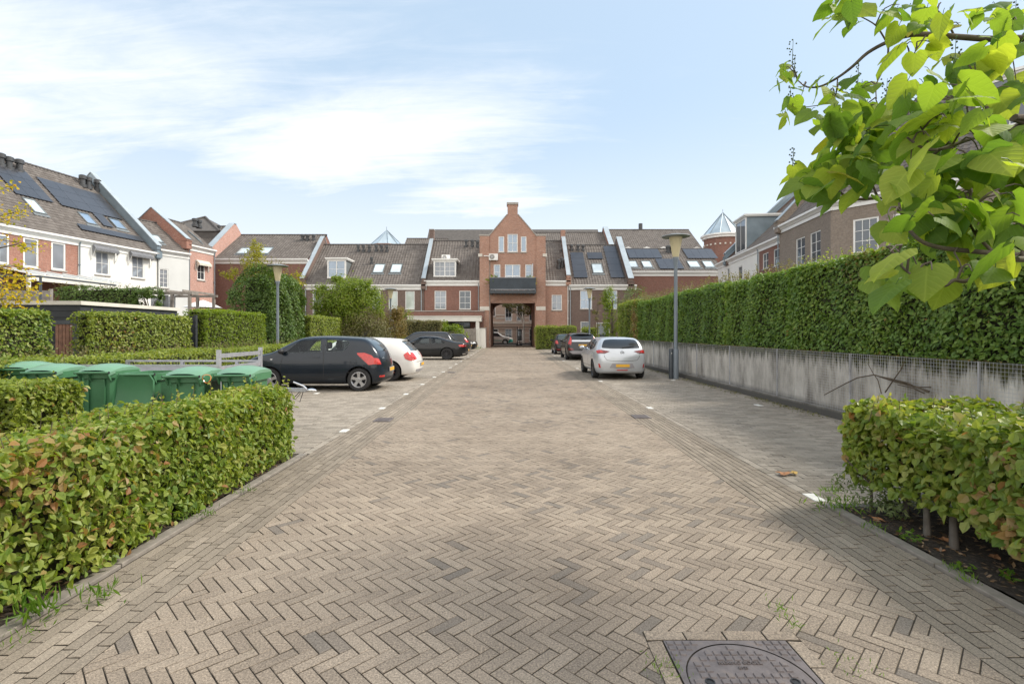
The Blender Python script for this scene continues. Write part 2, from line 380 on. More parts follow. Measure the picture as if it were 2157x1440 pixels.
def hedge(name, label, cat, x0, x1, y0, y1, z0, z1, dens, L, mat, rust=.02, patch=None, kind=4, lumpy=.035, sprig=0, sprig_h=.2, top=1.0, group=None, rz=0, loc=None, faces='xXyYt', jit=1.0, asp=.62, slope=None, smat=None, inset=.16, core=True, trunks=None, rr=None, lrnd=.6):
    cx, cy = (x0+x1)/2, (y0+y1)/2
    e = thing(name, label, cat, loc or (cx, cy, 0), rz, group)
    X0, X1, Y0, Y1 = x0-cx, x1-cx, y0-cy, y1-cy
    PP = []; NN = []
    def face(A, u, v, n, d=1.0):
        A, u, v, n = map(np.array, (A, u, v, n)); area = np.linalg.norm(u)*np.linalg.norm(v); k = int(area*dens*d)
        if k < 1: return
        a = rng.random((k, 2)); p = A + a[:, :1]*u + a[:, 1:]*v
        w = np.abs(rng.normal(0, .075*jit, k)); p = p - n*w[:, None]
        p = p + n*lump(p, 1.0, lumpy)[:, None]
        PP.append(p); NN.append(np.repeat(n[None]*1.0+np.array([[0, 0, .45]]), k, 0))
    dx, dy, dz = X1-X0, Y1-Y0, z1-z0
    if 'X' in faces: face((X1, Y0, z0), (0, dy, 0), (0, 0, dz), (1., 0, 0))
    if 'x' in faces: face((X0, Y0, z0), (0, dy, 0), (0, 0, dz), (-1., 0, 0))
    if 'y' in faces: face((X0, Y0, z0), (dx, 0, 0), (0, 0, dz), (0, -1., 0))
    if 'Y' in faces: face((X0, Y1, z0), (dx, 0, 0), (0, 0, dz), (0, 1., 0))
    if 't' in faces: face((X0, Y0, z1), (dx, 0, 0), (0, dy, 0), (0, 0, 1.), top)
    P = np.concatenate(PP); N = np.concatenate(NN)
    r = rr if rr else .10*(z1-z0) if z1-z0 < 1.5 else .16                    # rounded shoulders
    for ax, lo, hi in ((0, X0, X1), (1, Y0, Y1)):
        ed = np.minimum(P[:, ax]-lo, hi-P[:, ax]); P[:, 2] -= np.where((ed < r) & (P[:, 2] > z1-(.25 if not rr else 1.6*rr)), (r-np.clip(ed, 0, r))**1.5/r**.5*(.45 if not rr else .8), 0)
    if slope: P[:, 2] += (P[:, 2]-z0)/(z1-z0)*slope*((P[:, 1]-Y0)/max(dy, .1))
    P[:, 2] = np.maximum(P[:, 2], .015)
    foliage('foliage', P, N, L, mat, e, tints(P, len(P), rust, patch), kind=kind, asp=asp, rnd=lrnd)
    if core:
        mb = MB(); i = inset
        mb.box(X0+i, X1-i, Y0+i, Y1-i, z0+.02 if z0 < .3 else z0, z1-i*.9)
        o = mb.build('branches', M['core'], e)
        if trunks is None and z0 < .5: trunks = []
    if trunks:
        tb = MB()
        for (tx, ty, tr) in trunks:
            lx, ly = tx-cx, ty-cy
            tb.tube([(lx, ly, -.02), (lx+.01, ly+.02, z0*.6+.05), (lx+.05, ly-.02, z0+.3)], [tr*1.35, tr, tr*.8], 8)
        tb.build('trunk', M['bark_grey'], e, smooth=60)
    if sprig:
        shoots(None, sprig, lambda: (random.uniform(X0, X1), random.uniform(Y0, Y1), z1-.03 + (slope or 0)*0), sprig_h, L*.85, smat or mat, e)
    return e
def blob_points(blobs, n, clump=.35, fill=.35):
    """points in clumps spread through ellipsoids; blobs = (cx,cy,cz,rx,ry,rz,weight)"""
    P = []; N = []; W = np.array([b[6] for b in blobs], float); W /= W.sum()
    for b, w in zip(blobs, W):
        c = np.array(b[:3]); r = np.array(b[3:6]); k = max(3, int(n*w)); nc = max(4, k//55)
        d = nrm(rng.normal(0, 1, (nc, 3))); q = rng.uniform(fill, 1, nc)**.6; C = c + d*r*q[:, None]
        i = rng.integers(0, nc, k); p = C[i] + rng.normal(0, clump, (k, 3))*np.minimum(r, 1.2)*.55
        P.append(p); N.append(nrm((p-c)/r) + np.array([[0, 0, .5]]))
    return np.concatenate(P), np.concatenate(N)
def shrub(name, label, cat, loc, blobs, n, L, mat, trunk_h=.6, tr=.06, kind=4, group=None, limbs=True, clump=.35, asp=.55, stem=True, bark='bark', down=.4):
    e = thing(name, label, cat, loc, 0, group)
    P, N = blob_points(blobs, n, clump); P[:, 2] = np.maximum(P[:, 2], .02)
    foliage('crown', P, N, L, mat, e, tints(P, len(P), .015), kind=kind, asp=asp, down=down)
    if stem:
        mb = MB(); top = Vector((0, 0, trunk_h)); mb.tube([(0, 0, -.05), (.02, .01, trunk_h*.5), top], [tr*1.3, tr, tr*.85], 8)
        if limbs:
            for b in blobs:
                for k in range(3):
                    tgt = Vector(b[:3]) + Vector((random.uniform(-.6, .6)*b[3], random.uniform(-.6, .6)*b[4], random.uniform(-.2, .7)*b[5]))
                    mid = top.lerp(tgt, .5) + Vector((random.uniform(-.1, .1), random.uniform(-.1, .1), .12))
                    mb.tube([top*.9, mid, tgt], [tr*.6, tr*.35, tr*.12], 5)
        mb.build('trunk', M[bark], e, smooth=60)
    return e

# ------------------------------------------------------------------ ground
def struct(o): o['kind'] = 'structure'; return o
def sheet(name, x0, x1, y0, y1, z, mat):
    return struct(MB().add([(x0, y0, z), (x1, y0, z), (x1, y1, z), (x0, y1, z)], [(0, 1, 2, 3)]).build(name, mat))
def pavers(name, Q, z, mat, tint, jit=.0015, skirt=.014):
    """Q (n,4,2) corners, counter-clockwise"""
    n = len(Q); zt = z + rng.normal(0, jit, (n, 4))
    bev = Q.mean(1, keepdims=True) + (Q - Q.mean(1, keepdims=True))*np.array([.965, .965])
    top = np.concatenate([bev, zt[..., None]], 2); mid = np.concatenate([Q, zt[..., None]-.003], 2); bot = np.concatenate([Q, np.full((n, 4, 1), z-skirt)], 2)
    V = np.concatenate([top, mid, bot], 1).reshape(-1, 3)
    F0 = np.array([(0, 1, 2, 3)] + [(i, 4+i, 4+(i+1) % 4, (i+1) % 4)[::-1][::-1] for i in range(4)] + [(4+i, 8+i, 8+(i+1) % 4, 4+(i+1) % 4) for i in range(4)])
    F = ((np.arange(n)*12)[:, None, None] + F0[None]).reshape(-1, 4)
    o = np_mesh(name, V, F, mat, None, np.repeat(tint, len(F0))); o.data.materials.append(M['joint']); o.data.polygons.foreach_set('material_index', np.tile(np.array([0]*5+[1]*4, dtype=np.int32), n)); return struct(o)
t = NT('earth'); c = t.ramp(t.noise(1.2, 6, t.obj(), .65), [(.3, (.045, .036, .027)), (.7, (.085, .068, .05))]); t.base(c); t.set(.95); t.bump(t.noise(30, 5, t.obj(), .7), .8, .02); M['earth'] = t.m
t = NT('soil'); c = t.ramp(t.noise(28, 6, t.obj(), .75), [(.35, (.032, .025, .019)), (.55, (.075, .058, .043)), (.70, (.17, .13, .095))]); t.base(c); t.set(.95); t.bump(t.noise(45, 6, t.obj(), .75), 1.0, .025); M['soil'] = t.m
t = NT('joint_sand'); c = t.ramp(t.noise(14, 5, t.obj(), .7), [(.35, (.042, .035, .027)), (.62, (.080, .066, .050)), (.78, (.065, .070, .028))]); t.base(c); t.set(.95); M['joint'] = t.m
M['asphalt'] = plain('asphalt', (.20, .19, .175), .9, var=.2, scale=8, bump=.3)
M['kerb'] = plain('kerb_concrete', (.235, .208, .178), .9, var=.25, scale=9, bump=.4)
M['marker'] = plain('marker_stone', (.66, .65, .61), .75, var=.10, scale=8, bump=.2)
M['paver_road'] = paver_mat('road_brick', [(0, (.190, .167, .144)), (.12, (.212, .182, .153)), (.16, (.225, .188, .152)), (.5, (.285, .237, .189)), (1, (.345, .290, .232))], (.66, .64, .63), .62, .12)
M['paver_gutter'] = paver_mat('gutter_brick', [(0, (.225, .192, .154)), (.5, (.275, .235, .189)), (1, (.335, .287, .232))], (.66, .65, .64), .45, .25)
M['paver_bay'] = paver_mat('bay_brick', [(0, (.245, .215, .178)), (.5, (.305, .269, .224)), (1, (.365, .322, .270))], (.70, .70, .70), .45, .3)
sheet('ground', -300, 300, -60, 500, -.06, M['earth'])
sheet('road_bed', -2.62, 2.88, -1.5, 64, -.0055, M['joint'])
sheet('gutter_bed', -2.66, -2.037, -1.5, 56, -.007, M['joint']); sheet('gutter_bed', 2.30, 2.90, -1.5, 56, -.007, M['joint'])
sheet('parking_bed', -8.4, -2.63, 6.6, 56, -.010, M['joint']); sheet('parking_bed', 2.895, 6.08, 4.62, 50, -.010, M['joint'])
sheet('street', -60, 60, 64, 90, -.012, M['asphalt'])
MH = (1.106, 2.335, .315)      # manhole: centre x, y, half size
def herring():
    w = .0707; L = 3*w; g = .0029; Q = []
    ca = np.array([1, -1])/math.sqrt(2)*w; cb = np.array([1, 1])/math.sqrt(2)*w
    def rect(a0, a1, b0, b1):
        e = g/w; a0 += e; b0 += e; a1 -= e; b1 -= e
        return [ca*a0+cb*b0, ca*a1+cb*b0, ca*a1+cb*b1, ca*a0+cb*b1]
    rows = int(64/(3*math.sqrt(2)*w))+12
    for m in range(-9, rows):
        for k in range(-40, 41):
            kk = k - 0
            # lattice: k*(1,1) + m*(-3,3); the second vector runs along the road
            oa, ob = k - 3*m, k + 3*m
            Q.append(rect(oa, oa+3, ob, ob+1)); Q.append(rect(oa+3, oa+4, ob-2, ob+1))
    Q = np.array(Q); c = Q.mean(1)
    k = (c[:, 0] > -2.17) & (c[:, 0] < 2.42) & (c[:, 1] > .6) & (c[:, 1] < 63.5)
    k &= c[:, 1] > .6
    return Q[k]
Q = herring(); tn = rng.uniform(.14, 1, len(Q)); qc = np.concatenate([Q.mean(1), np.zeros((len(Q), 1))], 1); fld = lump(qc, 1.1, .42); fld2 = lump(qc+50, .5, .4); dk = rng.random(len(Q)) < np.clip(.05 + .16*(fld+fld2), .008, .45); tn[dk] = rng.uniform(0, .12, dk.sum())
tn = np.where(dk, rng.uniform(0, .13, len(Q)), np.clip(.2 + tn*.62 - .16*(fld+fld2), .15, 1))
rd = pavers('road', Q, 0, M['paver_road'], tn, .0012)
bm = bmesh.new(); bm.from_mesh(rd.data)
for co, no in (((-2.037, 0, 0), (-1, 0, 0)), ((2.297, 0, 0), (1, 0, 0))): bmesh.ops.bisect_plane(bm, geom=bm.verts[:]+bm.edges[:]+bm.faces[:], plane_co=co, plane_no=no, clear_outer=True)
mx_ = MH[2]+.087
near = [f for f in bm.faces if abs(f.calc_center_median().x-MH[0]) < mx_+.25 and abs(f.calc_center_median().y-MH[1]) < mx_+.25]
for co, no in (((MH[0]-mx_, 0, 0), (1, 0, 0)), ((MH[0]+mx_, 0, 0), (1, 0, 0)), ((0, MH[1]-mx_, 0), (0, 1, 0)), ((0, MH[1]+mx_, 0), (0, 1, 0))):
    near = [f for f in bm.faces if abs(f.calc_center_median().x-MH[0]) < mx_+.3 and abs(f.calc_center_median().y-MH[1]) < mx_+.3]
    bmesh.ops.bisect_plane(bm, geom=list({v for f in near for v in f.verts})+list({e for f in near for e in f.edges})+near, plane_co=co, plane_no=no)
bmesh.ops.delete(bm, geom=[f for f in bm.faces if abs(f.calc_center_median().x-MH[0]) < mx_ and abs(f.calc_center_median().y-MH[1]) < mx_], context='FACES')
bm.to_mesh(rd.data); bm.free()
def bond(x0, x1, y0, y1, lx, ly, g, along='x'):
    Q = []
    if along == 'x':
        for j in range(int((y1-y0)/ly)):
            off = (j % 2)*.5*lx
            for i in range(-1, int((x1-x0)/lx)+1):
                a = max(x0, x0+i*lx+off); b = min(x1, x0+(i+1)*lx+off)
                if b-a > .03: Q.append([(a+g, y0+j*ly+g), (b-g, y0+j*ly+g), (b-g, y0+(j+1)*ly-g), (a+g, y0+(j+1)*ly-g)])
    else:
        for i in range(int(round((x1-x0)/lx))):
            off = random.random()*ly
            for j in range(-1, int((y1-y0)/ly)+1):
                a = max(y0, y0+j*ly+off); b = min(y1, y0+(j+1)*ly+off)
                if b-a > .02: Q.append([(x0+i*lx+g, a+g), (x0+(i+1)*lx-g, a+g), (x0+(i+1)*lx-g, b-g), (x0+i*lx+g, b-g)])
    return np.array(Q)
for (a, b) in ((-2.635, -2.04), (2.30, 2.885)):
    n = 8; w = (b-a)/n; Q = bond(a, b, .6, 55.5, w, .212, .0042, 'y'); ix = ((Q.mean(1)[:, 0]-a)/w).astype(int)
    pavers('gutter', Q, .001, M['paver_gutter'], np.clip(rng.uniform(0, .6, len(Q)) + np.where((ix > 2) & (ix < 5), .32, 0), 0, 1), .0012)
Q = np.concatenate([bond(-8.3, -2.745, 6.75, 55, .211, .105, .0022), bond(-2.74, -2.64, 6.75, 55, .1, .211, .0022, 'y')])
pavers('parking_pavement', Q, 0, M['paver_bay'], rng.random(len(Q)), .0015)
Q = np.concatenate([bond(2.995, 6.06, 4.76, 50, .211, .105, .0022), bond(2.89, 2.99, 4.76, 50, .1, .211, .0022, 'y')])
pavers('parking_pavement', Q, 0, M['paver_bay'], rng.random(len(Q))*.9, .0015)
def soil_bed(x0, x1, y0, y1):
    nx, ny = int((x1-x0)/.09)+1, int((y1-y0)/.09)+1
    X, Y = np.meshgrid(np.linspace(x0, x1, nx), np.linspace(y0, y1, ny)); Z = .012 + rng.uniform(-.012, .016, X.shape) + .012*np.sin(X*3.1)*np.sin(Y*2.3)
    V = np.stack([X, Y, Z], 2).reshape(-1, 3); i = np.arange(nx*ny).reshape(ny, nx)
    F = np.stack([i[:-1, :-1], i[:-1, 1:], i[1:, 1:], i[1:, :-1]], 2).reshape(-1, 4)
    return struct(np_mesh('soil_bed', V, F, M['soil'], smooth=True))
soil_bed(-9.6, -2.75, -.5, 6.66); soil_bed(2.99, 6.06, -.5, 4.64); soil_bed(-9.7, -8.36, 6.66, 46)
k = MB()
for (x0, x1, y0, y1) in ((-2.75, -2.655, -.5, 6.70), (2.895, 2.985, -.5, 4.70), (2.895, 6.06, 4.645, 4.745), (-8.42, -8.32, 6.75, 50)):
    if x1-x0 < y1-y0:
        y = y0
        while y < y1-.02: k.box(x0, x1, y+.004, min(y1, y+1)-.004, -.04, .019+random.uniform(-.002, .002)); y += 1
    else:
        x = x0
        while x < x1-.02: k.box(x+.004, min(x1, x+1)-.004, y0, y1, -.04, .016); x += 1
struct(k.build('kerb', M['kerb'], bevel=.006))
def marker(x, y, lab, grp):
    o = MB().box(-.055, .055, -.115, .115, -.012, .0065).build('marker_stone', M['marker'], bevel=.003); o.location = (x, y, 0)
    return tag(o, lab, 'marker stone', grp)
for i in range(15): marker(-2.69, 8.3+2.45*i, 'white marker stone in the paving edge beside the left gutter', 'white bay markers along the left gutter')
for i in range(14): marker(-5.05, 10.9+2.45*i, 'white marker stone in the middle of the left parking bays', 'white bay markers in the left bays')
for i in range(6): marker(2.94, 4.95+5.85*i, 'white marker stone in the paving edge beside the right gutter', 'white bay markers along the right gutter')
for i in range(5): marker(5.42, 11.2+5.85*i, 'white marker stone near the concrete wall in the right bays', 'white bay markers near the wall')
# ------------------------------------------------------------------ houses
def holed_wall(mb, outer, holes, y=0.0, reveal=.11, mi=0, rmi=0):
    """wall in the local xz plane facing -y, rectangular holes with reveals"""
    loops = [[Vector((u, z, 0)) for u, z in outer]] + [[Vector((a, c, 0)), Vector((b, c, 0)), Vector((b, d, 0)), Vector((a, d, 0))] for (a, b, c, d) in holes]
    flat = [p for l in loops for p in l]
    tris = geometry.tessellate_polygon(loops)
    vs = [(p.x, y, p.y) for p in flat]; fs = []
    for t in tris:
        a, b, c = (flat[i] for i in t)
        cr = (b.x-a.x)*(c.y-a.y)-(b.y-a.y)*(c.x-a.x)
        fs.append(tuple(t) if cr > 0 else tuple(t[::-1]))
    mb.add(vs, fs, mi)
    for (a, b, c, d) in holes:
        for p, q in (((a, c), (b, c)), ((b, c), (b, d)), ((b, d), (a, d)), ((a, d), (a, c))):
            mb.add([(p[0], y, p[1]), (q[0], y, q[1]), (q[0], y+reveal, q[1]), (p[0], y+reveal, p[1])], [(0, 1, 2, 3)], rmi)
def tile_slope(parent, o, uvec, svec, nvec, W, Ls, tw=.30, th=.345, name='roof', x0=0.0, sub=5):
    """pantiles as a real corrugated, stepped surface"""
    ncol = max(1, int(round(W/tw))); nrow = max(1, int(round(Ls/th))); nu = ncol*sub+1
    u = np.linspace(0, W, nu); ph = (np.arange(nu) % sub)/sub
    wave = .060*(.5+.5*np.cos(2*np.pi*ph))**1.3 * np.where(ph < .99, 1, 1)
    V = []; UV = []
    for r in range(nrow):
        for (s, h) in ((r, .034), (r+1.06, .010)):
            ss = min(s*Ls/nrow, Ls+.02)
            V.append(np.stack([u, np.full(nu, ss), wave+h], 1)); UV.append(np.stack([u/W*ncol+.001+x0, np.full(nu, r+.5 + x0*7)], 1))
    V = np.concatenate(V); UV = np.concatenate(UV)
    fr = np.array([list(uvec), list(svec), list(nvec)]); P = np.array(list(o)) + V@fr
    F = []
    for r in range(nrow):
        a = 2*r*nu
        i = np.arange(nu-1); F.append(np.stack([a+i, a+i+1, a+nu+i+1, a+nu+i], 1))
    k = len(P)                                            # lips at the lower edge of each course
    lip = []; Fl = []
    for r in range(nrow):
        a = P[2*r*nu:(2*r+1)*nu]; b = a - np.array(list(nvec))*.05
        lip.append(b); base = k + r*nu; i = np.arange(nu-1); Fl.append(np.stack([base+i, base+i+1, 2*r*nu+i+1, 2*r*nu+i], 1))
    UV = np.concatenate([UV] + [UV[2*r*nu:(2*r+1)*nu] for r in range(nrow)])
    P = np.concatenate([P] + lip); F = np.concatenate(F + Fl)
    o = np_mesh(name, P, F, M['tile'], parent, uv=UV, smooth=True)
    o.data.set_sharp_from_angle(angle=R(50)); return o
class House:
    def __init__(s, name, label, loc, rz, W, ze, hd, zr, wall, gable_mat=None, gutter=True, cat='house', group=None, ov=.12, ridge=True, gut_l=0.0, gut_r=0.0):
        s.e = thing(name, label, cat, loc, rz, group); s.W, s.ze, s.hd, s.zr = W, ze, hd, zr
        s.mat = M[wall]; s.M = Matrix.Translation(Vector(loc)) @ Matrix.Rotation(rz, 4, 'Z'); s.Mi = s.M.inverted(); s.holes = []
        s.sl = math.hypot(hd+ov, (zr-ze)*(hd+ov)/hd)
        d = Vector((0, hd, zr-ze)).normalized(); s.sv = d; s.nv = Vector((0, -d.z, d.y)); s.ro = Vector((0, 0, ze)) - d*(ov/d.y)
        s.ov = ov; s.skip = set(); s.clip = []; s.gut = gutter; s.gm = gable_mat; s.ridge = ridge; s.gl, s.gr = gut_l, gut_r
    def ray(s, px, py):
        return s.Mi @ Vector((0, 0, CAMZ)), s.Mi.to_3x3() @ px_ray(px, py)
    def hit(s, px, py, y=0.0):
        o, d = s.ray(px, py); t = (y-o.y)/d.y; p = o + d*t; return p.x, p.z
    def roofhit(s, px, py, h=.0):
        o, d = s.ray(px, py); q = s.ro + s.nv*h; t = (q-o).dot(s.nv)/d.dot(s.nv); p = o + d*t - s.ro; return p.x, p.dot(s.sv)
    def win(s, x0, y0, x1, y1, cols=2, rows=2, pane='glass', sill=True, fw=.07, name='window', bar=.03, dark=False, y=0.0, sash=.0):
        ym = (y0+y1)/2; xm = (x0+x1)/2
        a = s.hit(x0, ym, y)[0]; b = s.hit(x1, ym, y)[0]; c = s.hit(xm, y1, y)[1]; d = s.hit(xm, y0, y)[1]
        return s.win_uz(a, b, c, d, cols, rows, pane, sill, fw, name, bar, dark, y, sash)
    def win_uz(s, a, b, c, d, cols=2, rows=2, pane='glass', sill=True, fw=.07, name='window', bar=.03, dark=False, y=0.0, sash=0.0):
        a, b = max(.05, min(a, b)), min(s.W-.05, max(a, b)); d = min(d, s.ze-.05)
        if b-a < .1: return None
        s.holes.append((a, b, c, d))
        m = MB(); y0 = y+.03; y1 = y+.10; fm = M['dark_metal'] if dark else M['white']
        m.box(a, b, y0, y1, d-fw, d); m.box(a, b, y0, y1, c, c+fw); m.box(a, a+fw, y0, y1, c+fw, d-fw); m.box(b-fw, b, y0, y1, c+fw, d-fw)
        for i in range(1, cols): u = a+fw+(b-a-2*fw)*i/cols; m.box(u-bar/2, u+bar/2, y0+.015, y1-.005, c+fw, d-fw)
        for j in range(1, rows): z = c+fw+(d-c-2*fw)*j/rows; m.box(a+fw, b-fw, y0+.018, y1-.008, z-bar/2, z+bar/2)
        if sash:
            z = c+fw+(d-c-2*fw)*sash; m.box(a+fw, b-fw, y0+.005, y1-.003, z-.03, z+.03)
        w = m.build(name, fm, s.e)
        MB().add([(a+fw*.5, y+.078, c+fw*.5), (b-fw*.5, y+.078, c+fw*.5), (b-fw*.5, y+.078, d-fw*.5), (a+fw*.5, y+.078, d-fw*.5)], [(0, 1, 2, 3)]).build('pane', M[pane], w)
        if sill: MB().box(a-.06, b+.06, y-.07, y+.028, c-.09, c-.002).build('sill', M['sill'], w)
        return w
    def slopebox(s, mb, u0, u1, s0, s1, h0, h1, mi=0):
        mb.fbox(s.ro, Vector((1, 0, 0)), s.sv, s.nv, min(u0, u1), max(u0, u1), min(s0, s1), max(s0, s1), h0, h1, mi)
    def rect(s, x0, y0, x1, y1):
        u0 = s.roofhit(x0, (y0+y1)/2)[0]; u1 = s.roofhit(x1, (y0+y1)/2)[0]; sa = s.roofhit((x0+x1)/2, y1)[1]; sb = s.roofhit((x0+x1)/2, y0)[1]
        return u0, u1, sa, sb
    def corners(s, TL, BR):
        a = s.roofhit(*TL); b = s.roofhit(*BR); return a[0], b[0], b[1], a[1]
    def skylight(s, u0, u1, s0, s1, pane='glass_white'):
        f = .07; h0, h1 = .05, .15; m = MB()
        s.slopebox(m, u0, u1, s0, s0+f, h0, h1); s.slopebox(m, u0, u1, s1-f, s1, h0, h1+.03); s.slopebox(m, u0, u0+f, s0+f, s1-f, h0, h1); s.slopebox(m, u1-f, u1, s0+f, s1-f, h0, h1)
        s.slopebox(m, u0-.12, u1+.12, s0-.28, s0-.005, .05, .085)
        w = m.build('roof_window', M['lead'], s.e)
        g = MB(); s.slopebox(g, u0+f*.8, u1-f*.8, s0+f*.8, s1-f*.8, h0+.02, h1-.025); g.build('pane', M[pane], w)
    def solar(s, u0, u1, s0, s1, cols, rows):
        du, ds = (u1-u0)/cols, (s1-s0)/rows
        for i in range(cols):
            for j in range(rows):
                g = MB(); s.slopebox(g, u0+i*du+.008, u0+(i+1)*du-.008, s0+j*ds+.010, s0+(j+1)*ds-.010, .13, .165); g.build('solar_panel', M['solar'], s.e)
        r = MB()
        for j in range(rows*2):
            sc = s0+(j+.5)*ds/2; s.slopebox(r, u0-.03, u1+.03, sc-.02, sc+.02, .09, .129)
        r.build('mounting_rail', M['galv'], s.e)
    def vent(s, u, sp, r=.11, h=.55, hood=True):
        p = s.ro + Vector((1, 0, 0))*u + s.sv*sp; m = MB()
        m.lathe([(r*1.5, -.1), (r*1.5, .16), (r, .2), (r, h*.62), (r*1.42, h*.64), (r*1.42, h*.94), (r*.9, h), (0.01, h)] if hood else [(r, -.1), (r, h), (r*.85, h+.02), (.01, h+.02)], 12, p)
        m.build('vent_pipe', M['pipe'], s.e, smooth=45)
    def vents(s, pts, **k):
        for (x, y) in pts: u, q = s.roofhit(x, y); s.vent(u, q, **k)
    def parapet(s, u, up=.55, thick=.34, mat=None, cap='zinc_light', foot=True, back=True, dz=0.0):
        """gable wall standing proud of the roof, with a metal coping"""
        hd = s.hd; k = (s.zr-s.ze)/hd; z0 = s.ze+up*.9+dz; za = s.zr+up+dz
        y0 = -.22
        pts = [(y0, s.ze-.5), (y0, z0-k*.22), (hd, za)] + ([(2*hd+.22, z0-k*.22), (2*hd+.22, s.ze-.5)] if back else [(hd, s.ze-.5)])
        m = MB(); m.prism([(u-thick/2, y, z) for y, z in pts], (thick, 0, 0)); pw = m.build('parapet', mat or s.mat, s.e)
        c = MB(); t2 = thick/2+.05
        def strip(p, q, t=.07, e0=.0, e1=.0):
            a = Vector((0, p[0], p[1])); b = Vector((0, q[0], q[1])); d = (b-a).normalized(); n = Vector((0, -d.z, d.y)) if d.y > 0 and True else Vector((0, d.z, -d.y))
            if n.z < 0: n = -n
            c.fbox(a, Vector((1, 0, 0)), d, n, u-t2, u+t2, -e0, (b-a).length+e1, .003, t)
        strip(pts[1], pts[2], e0=.06)
        if back: strip(pts[3], pts[2], e0=.06)
        c.build('coping', M[cap], pw)
        if foot:
            f = MB(); f.box(u-thick/2-.08, u+thick/2+.08, -.30, .22, s.ze-.42, s.ze+.30); f.box(u-thick/2-.13, u+thick/2+.13, -.35, .24, s.ze+.303, s.ze+.37)
            f.build('corbel', mat if mat is not None else s.mat, s.e)
        return pw
    def dormer(s, u0, u1, z0, z1, cols=2, rows=2, pane='glass', front=None, over=.18, cheek='lead', leaves_=2):
        """box dormer standing on the roof slope; front plane where its sill meets the roof"""
        k = (s.zr-s.ze)/s.hd; yf = (z0-s.ze)/k - .05 if front is None else front; yb = (z1-s.ze)/k
        b = MB(); b.prism([(u0+.04, yf+.02, z0), (u0+.04, yf+.02, z1), (u0+.04, yb+.2, z1)], (u1-u0-.08, 0, 0)); d = b.build('dormer', M[cheek], s.e)
        f = MB(); fw = .16
        f.box(u0, u1, yf-.06, yf+.015, z0, z0+.14); f.box(u0, u1, yf-.06, yf+.015, z1-.14, z1); f.box(u0, u0+fw, yf-.06, yf+.015, z0+.14, z1-.14); f.box(u1-fw, u1, yf-.06, yf+.015, z0+.14, z1-.14)
        iw = (u1-u0-2*fw)
        for q in range(leaves_):
            a = u0+fw+iw*q/leaves_; bq = u0+fw+iw*(q+1)/leaves_
            if q: f.box(a-.05, a+.05, yf-.055, yf+.012, z0+.14, z1-.14)
            for i in range(1, cols): x = a+(bq-a)*i/cols; f.box(x-.018, x+.018, yf-.04, yf+.01, z0+.14, z1-.14)
            for j in range(1, rows): z = z0+.14+(z1-z0-.28)*j/rows; f.box(a, bq, yf-.038, yf+.008, z-.018, z+.018)
        f.build('window_frame', M['white'], d)
        MB().add([(u0+.1, yf-.012, z0+.1), (u1-.1, yf-.012, z0+.1), (u1-.1, yf-.012, z1-.1), (u0+.1, yf-.012, z1-.1)], [(0, 1, 2, 3)]).build('pane', M[pane], d)
        c = MB(); c.box(u0-over*.6, u1+over*.6, yf-.14, yb+.25, z1+.002, z1+.10); c.box(u0-over, u1+over, yf-.24, yb+.3, z1+.102, z1+.24)
        c.build('dormer_roof', M['white'], d)
        return d
    def downpipe(s, u, z0=0, mat='zinc_light', r=.045):
        m = MB(); m.tube([(u, -.10, z0), (u, -.10, s.ze-.45), (u, -.16, s.ze-.22)], r, 8)
        for z in (1.2, 3.0, 4.8, 6.6):
            if z < s.ze-.6: m.box(u-.07, u+.07, -.14, -.002, z, z+.05)
        m.build('downpipe', M[mat], s.e, smooth=40)
    def awning(s, x0, y0, x1, y1, cloth='awning', box='white'):
        ym = (y0+y1)/2; a = s.hit(x0, ym)[0]; b = s.hit(x1, ym)[0]; d = s.hit((x0+x1)/2, y0)[1]; c = s.hit((x0+x1)/2, y1)[1]
        m = MB(); m.box(a, b, -.16, -.004, d-.12, d+.02); m.box(a, a+.06, -.08, -.004, c, d-.12); m.box(b-.06, b, -.08, -.004, c, d-.12)
        m.tube([(a+.03, -.10, c+.1), (a+.03, -.42, d-.35)], .018, 6); m.tube([(b-.03, -.10, c+.1), (b-.03, -.42, d-.35)], .018, 6)
        aw = m.build('awning', M[box], s.e)
        n = 24; v = []; f = []
        for i in range(n+1):
            u = a+.02+(b-a-.04)*i/n; sc = .06*abs(math.sin(i*math.pi/3))
            v += [(u, -.16, d-.03), (u, -.44, d-.30), (u, -.445, d-.46-sc)]
        for i in range(n):
            for j in range(2): f.append((3*i+j, 3*i+j+1, 3*i+3+j+1, 3*i+3+j))
        m = MB(); m.add(v, f)
        for u in (a+.02, b-.02):
            vv = [(u, -.16, d-.03), (u, -.44, d-.30)]; zz = []
            for i in range(9): zz.append((u, -.44+.28*i/8, d-.46-.05*abs(math.sin(i*1.2))-.16*i/8))
            m.add(vv + zz, [list(range(len(vv)+len(zz)))])
        m.build('cloth', M[cloth], aw)
    def finish(s, base=-.05, tiles=True, back=True, sides=True):
        W, ze, hd, zr = s.W, s.ze, s.hd, s.zr
        m = MB(); holed_wall(m, [(0, base), (W, base), (W, ze), (0, ze)], s.holes)
        ap = zr-.06
        if 'L' not in s.skip: m.add([(0, 0, base), (0, 2*hd, base), (0, 2*hd, ze), (0, hd, ap), (0, 0, ze)], [(4, 3, 2, 1, 0)], 1)
        if 'R' not in s.skip: m.add([(W, 0, base), (W, 2*hd, base), (W, 2*hd, ze), (W, hd, ap), (W, 0, ze)], [(0, 1, 2, 3, 4)], 1)
        m.add([(0, 2*hd, base), (W, 2*hd, base), (W, 2*hd, ze), (0, 2*hd, ze)], [(3, 2, 1, 0)])
        m.build('wall', [s.mat, s.gm or s.mat], s.e)
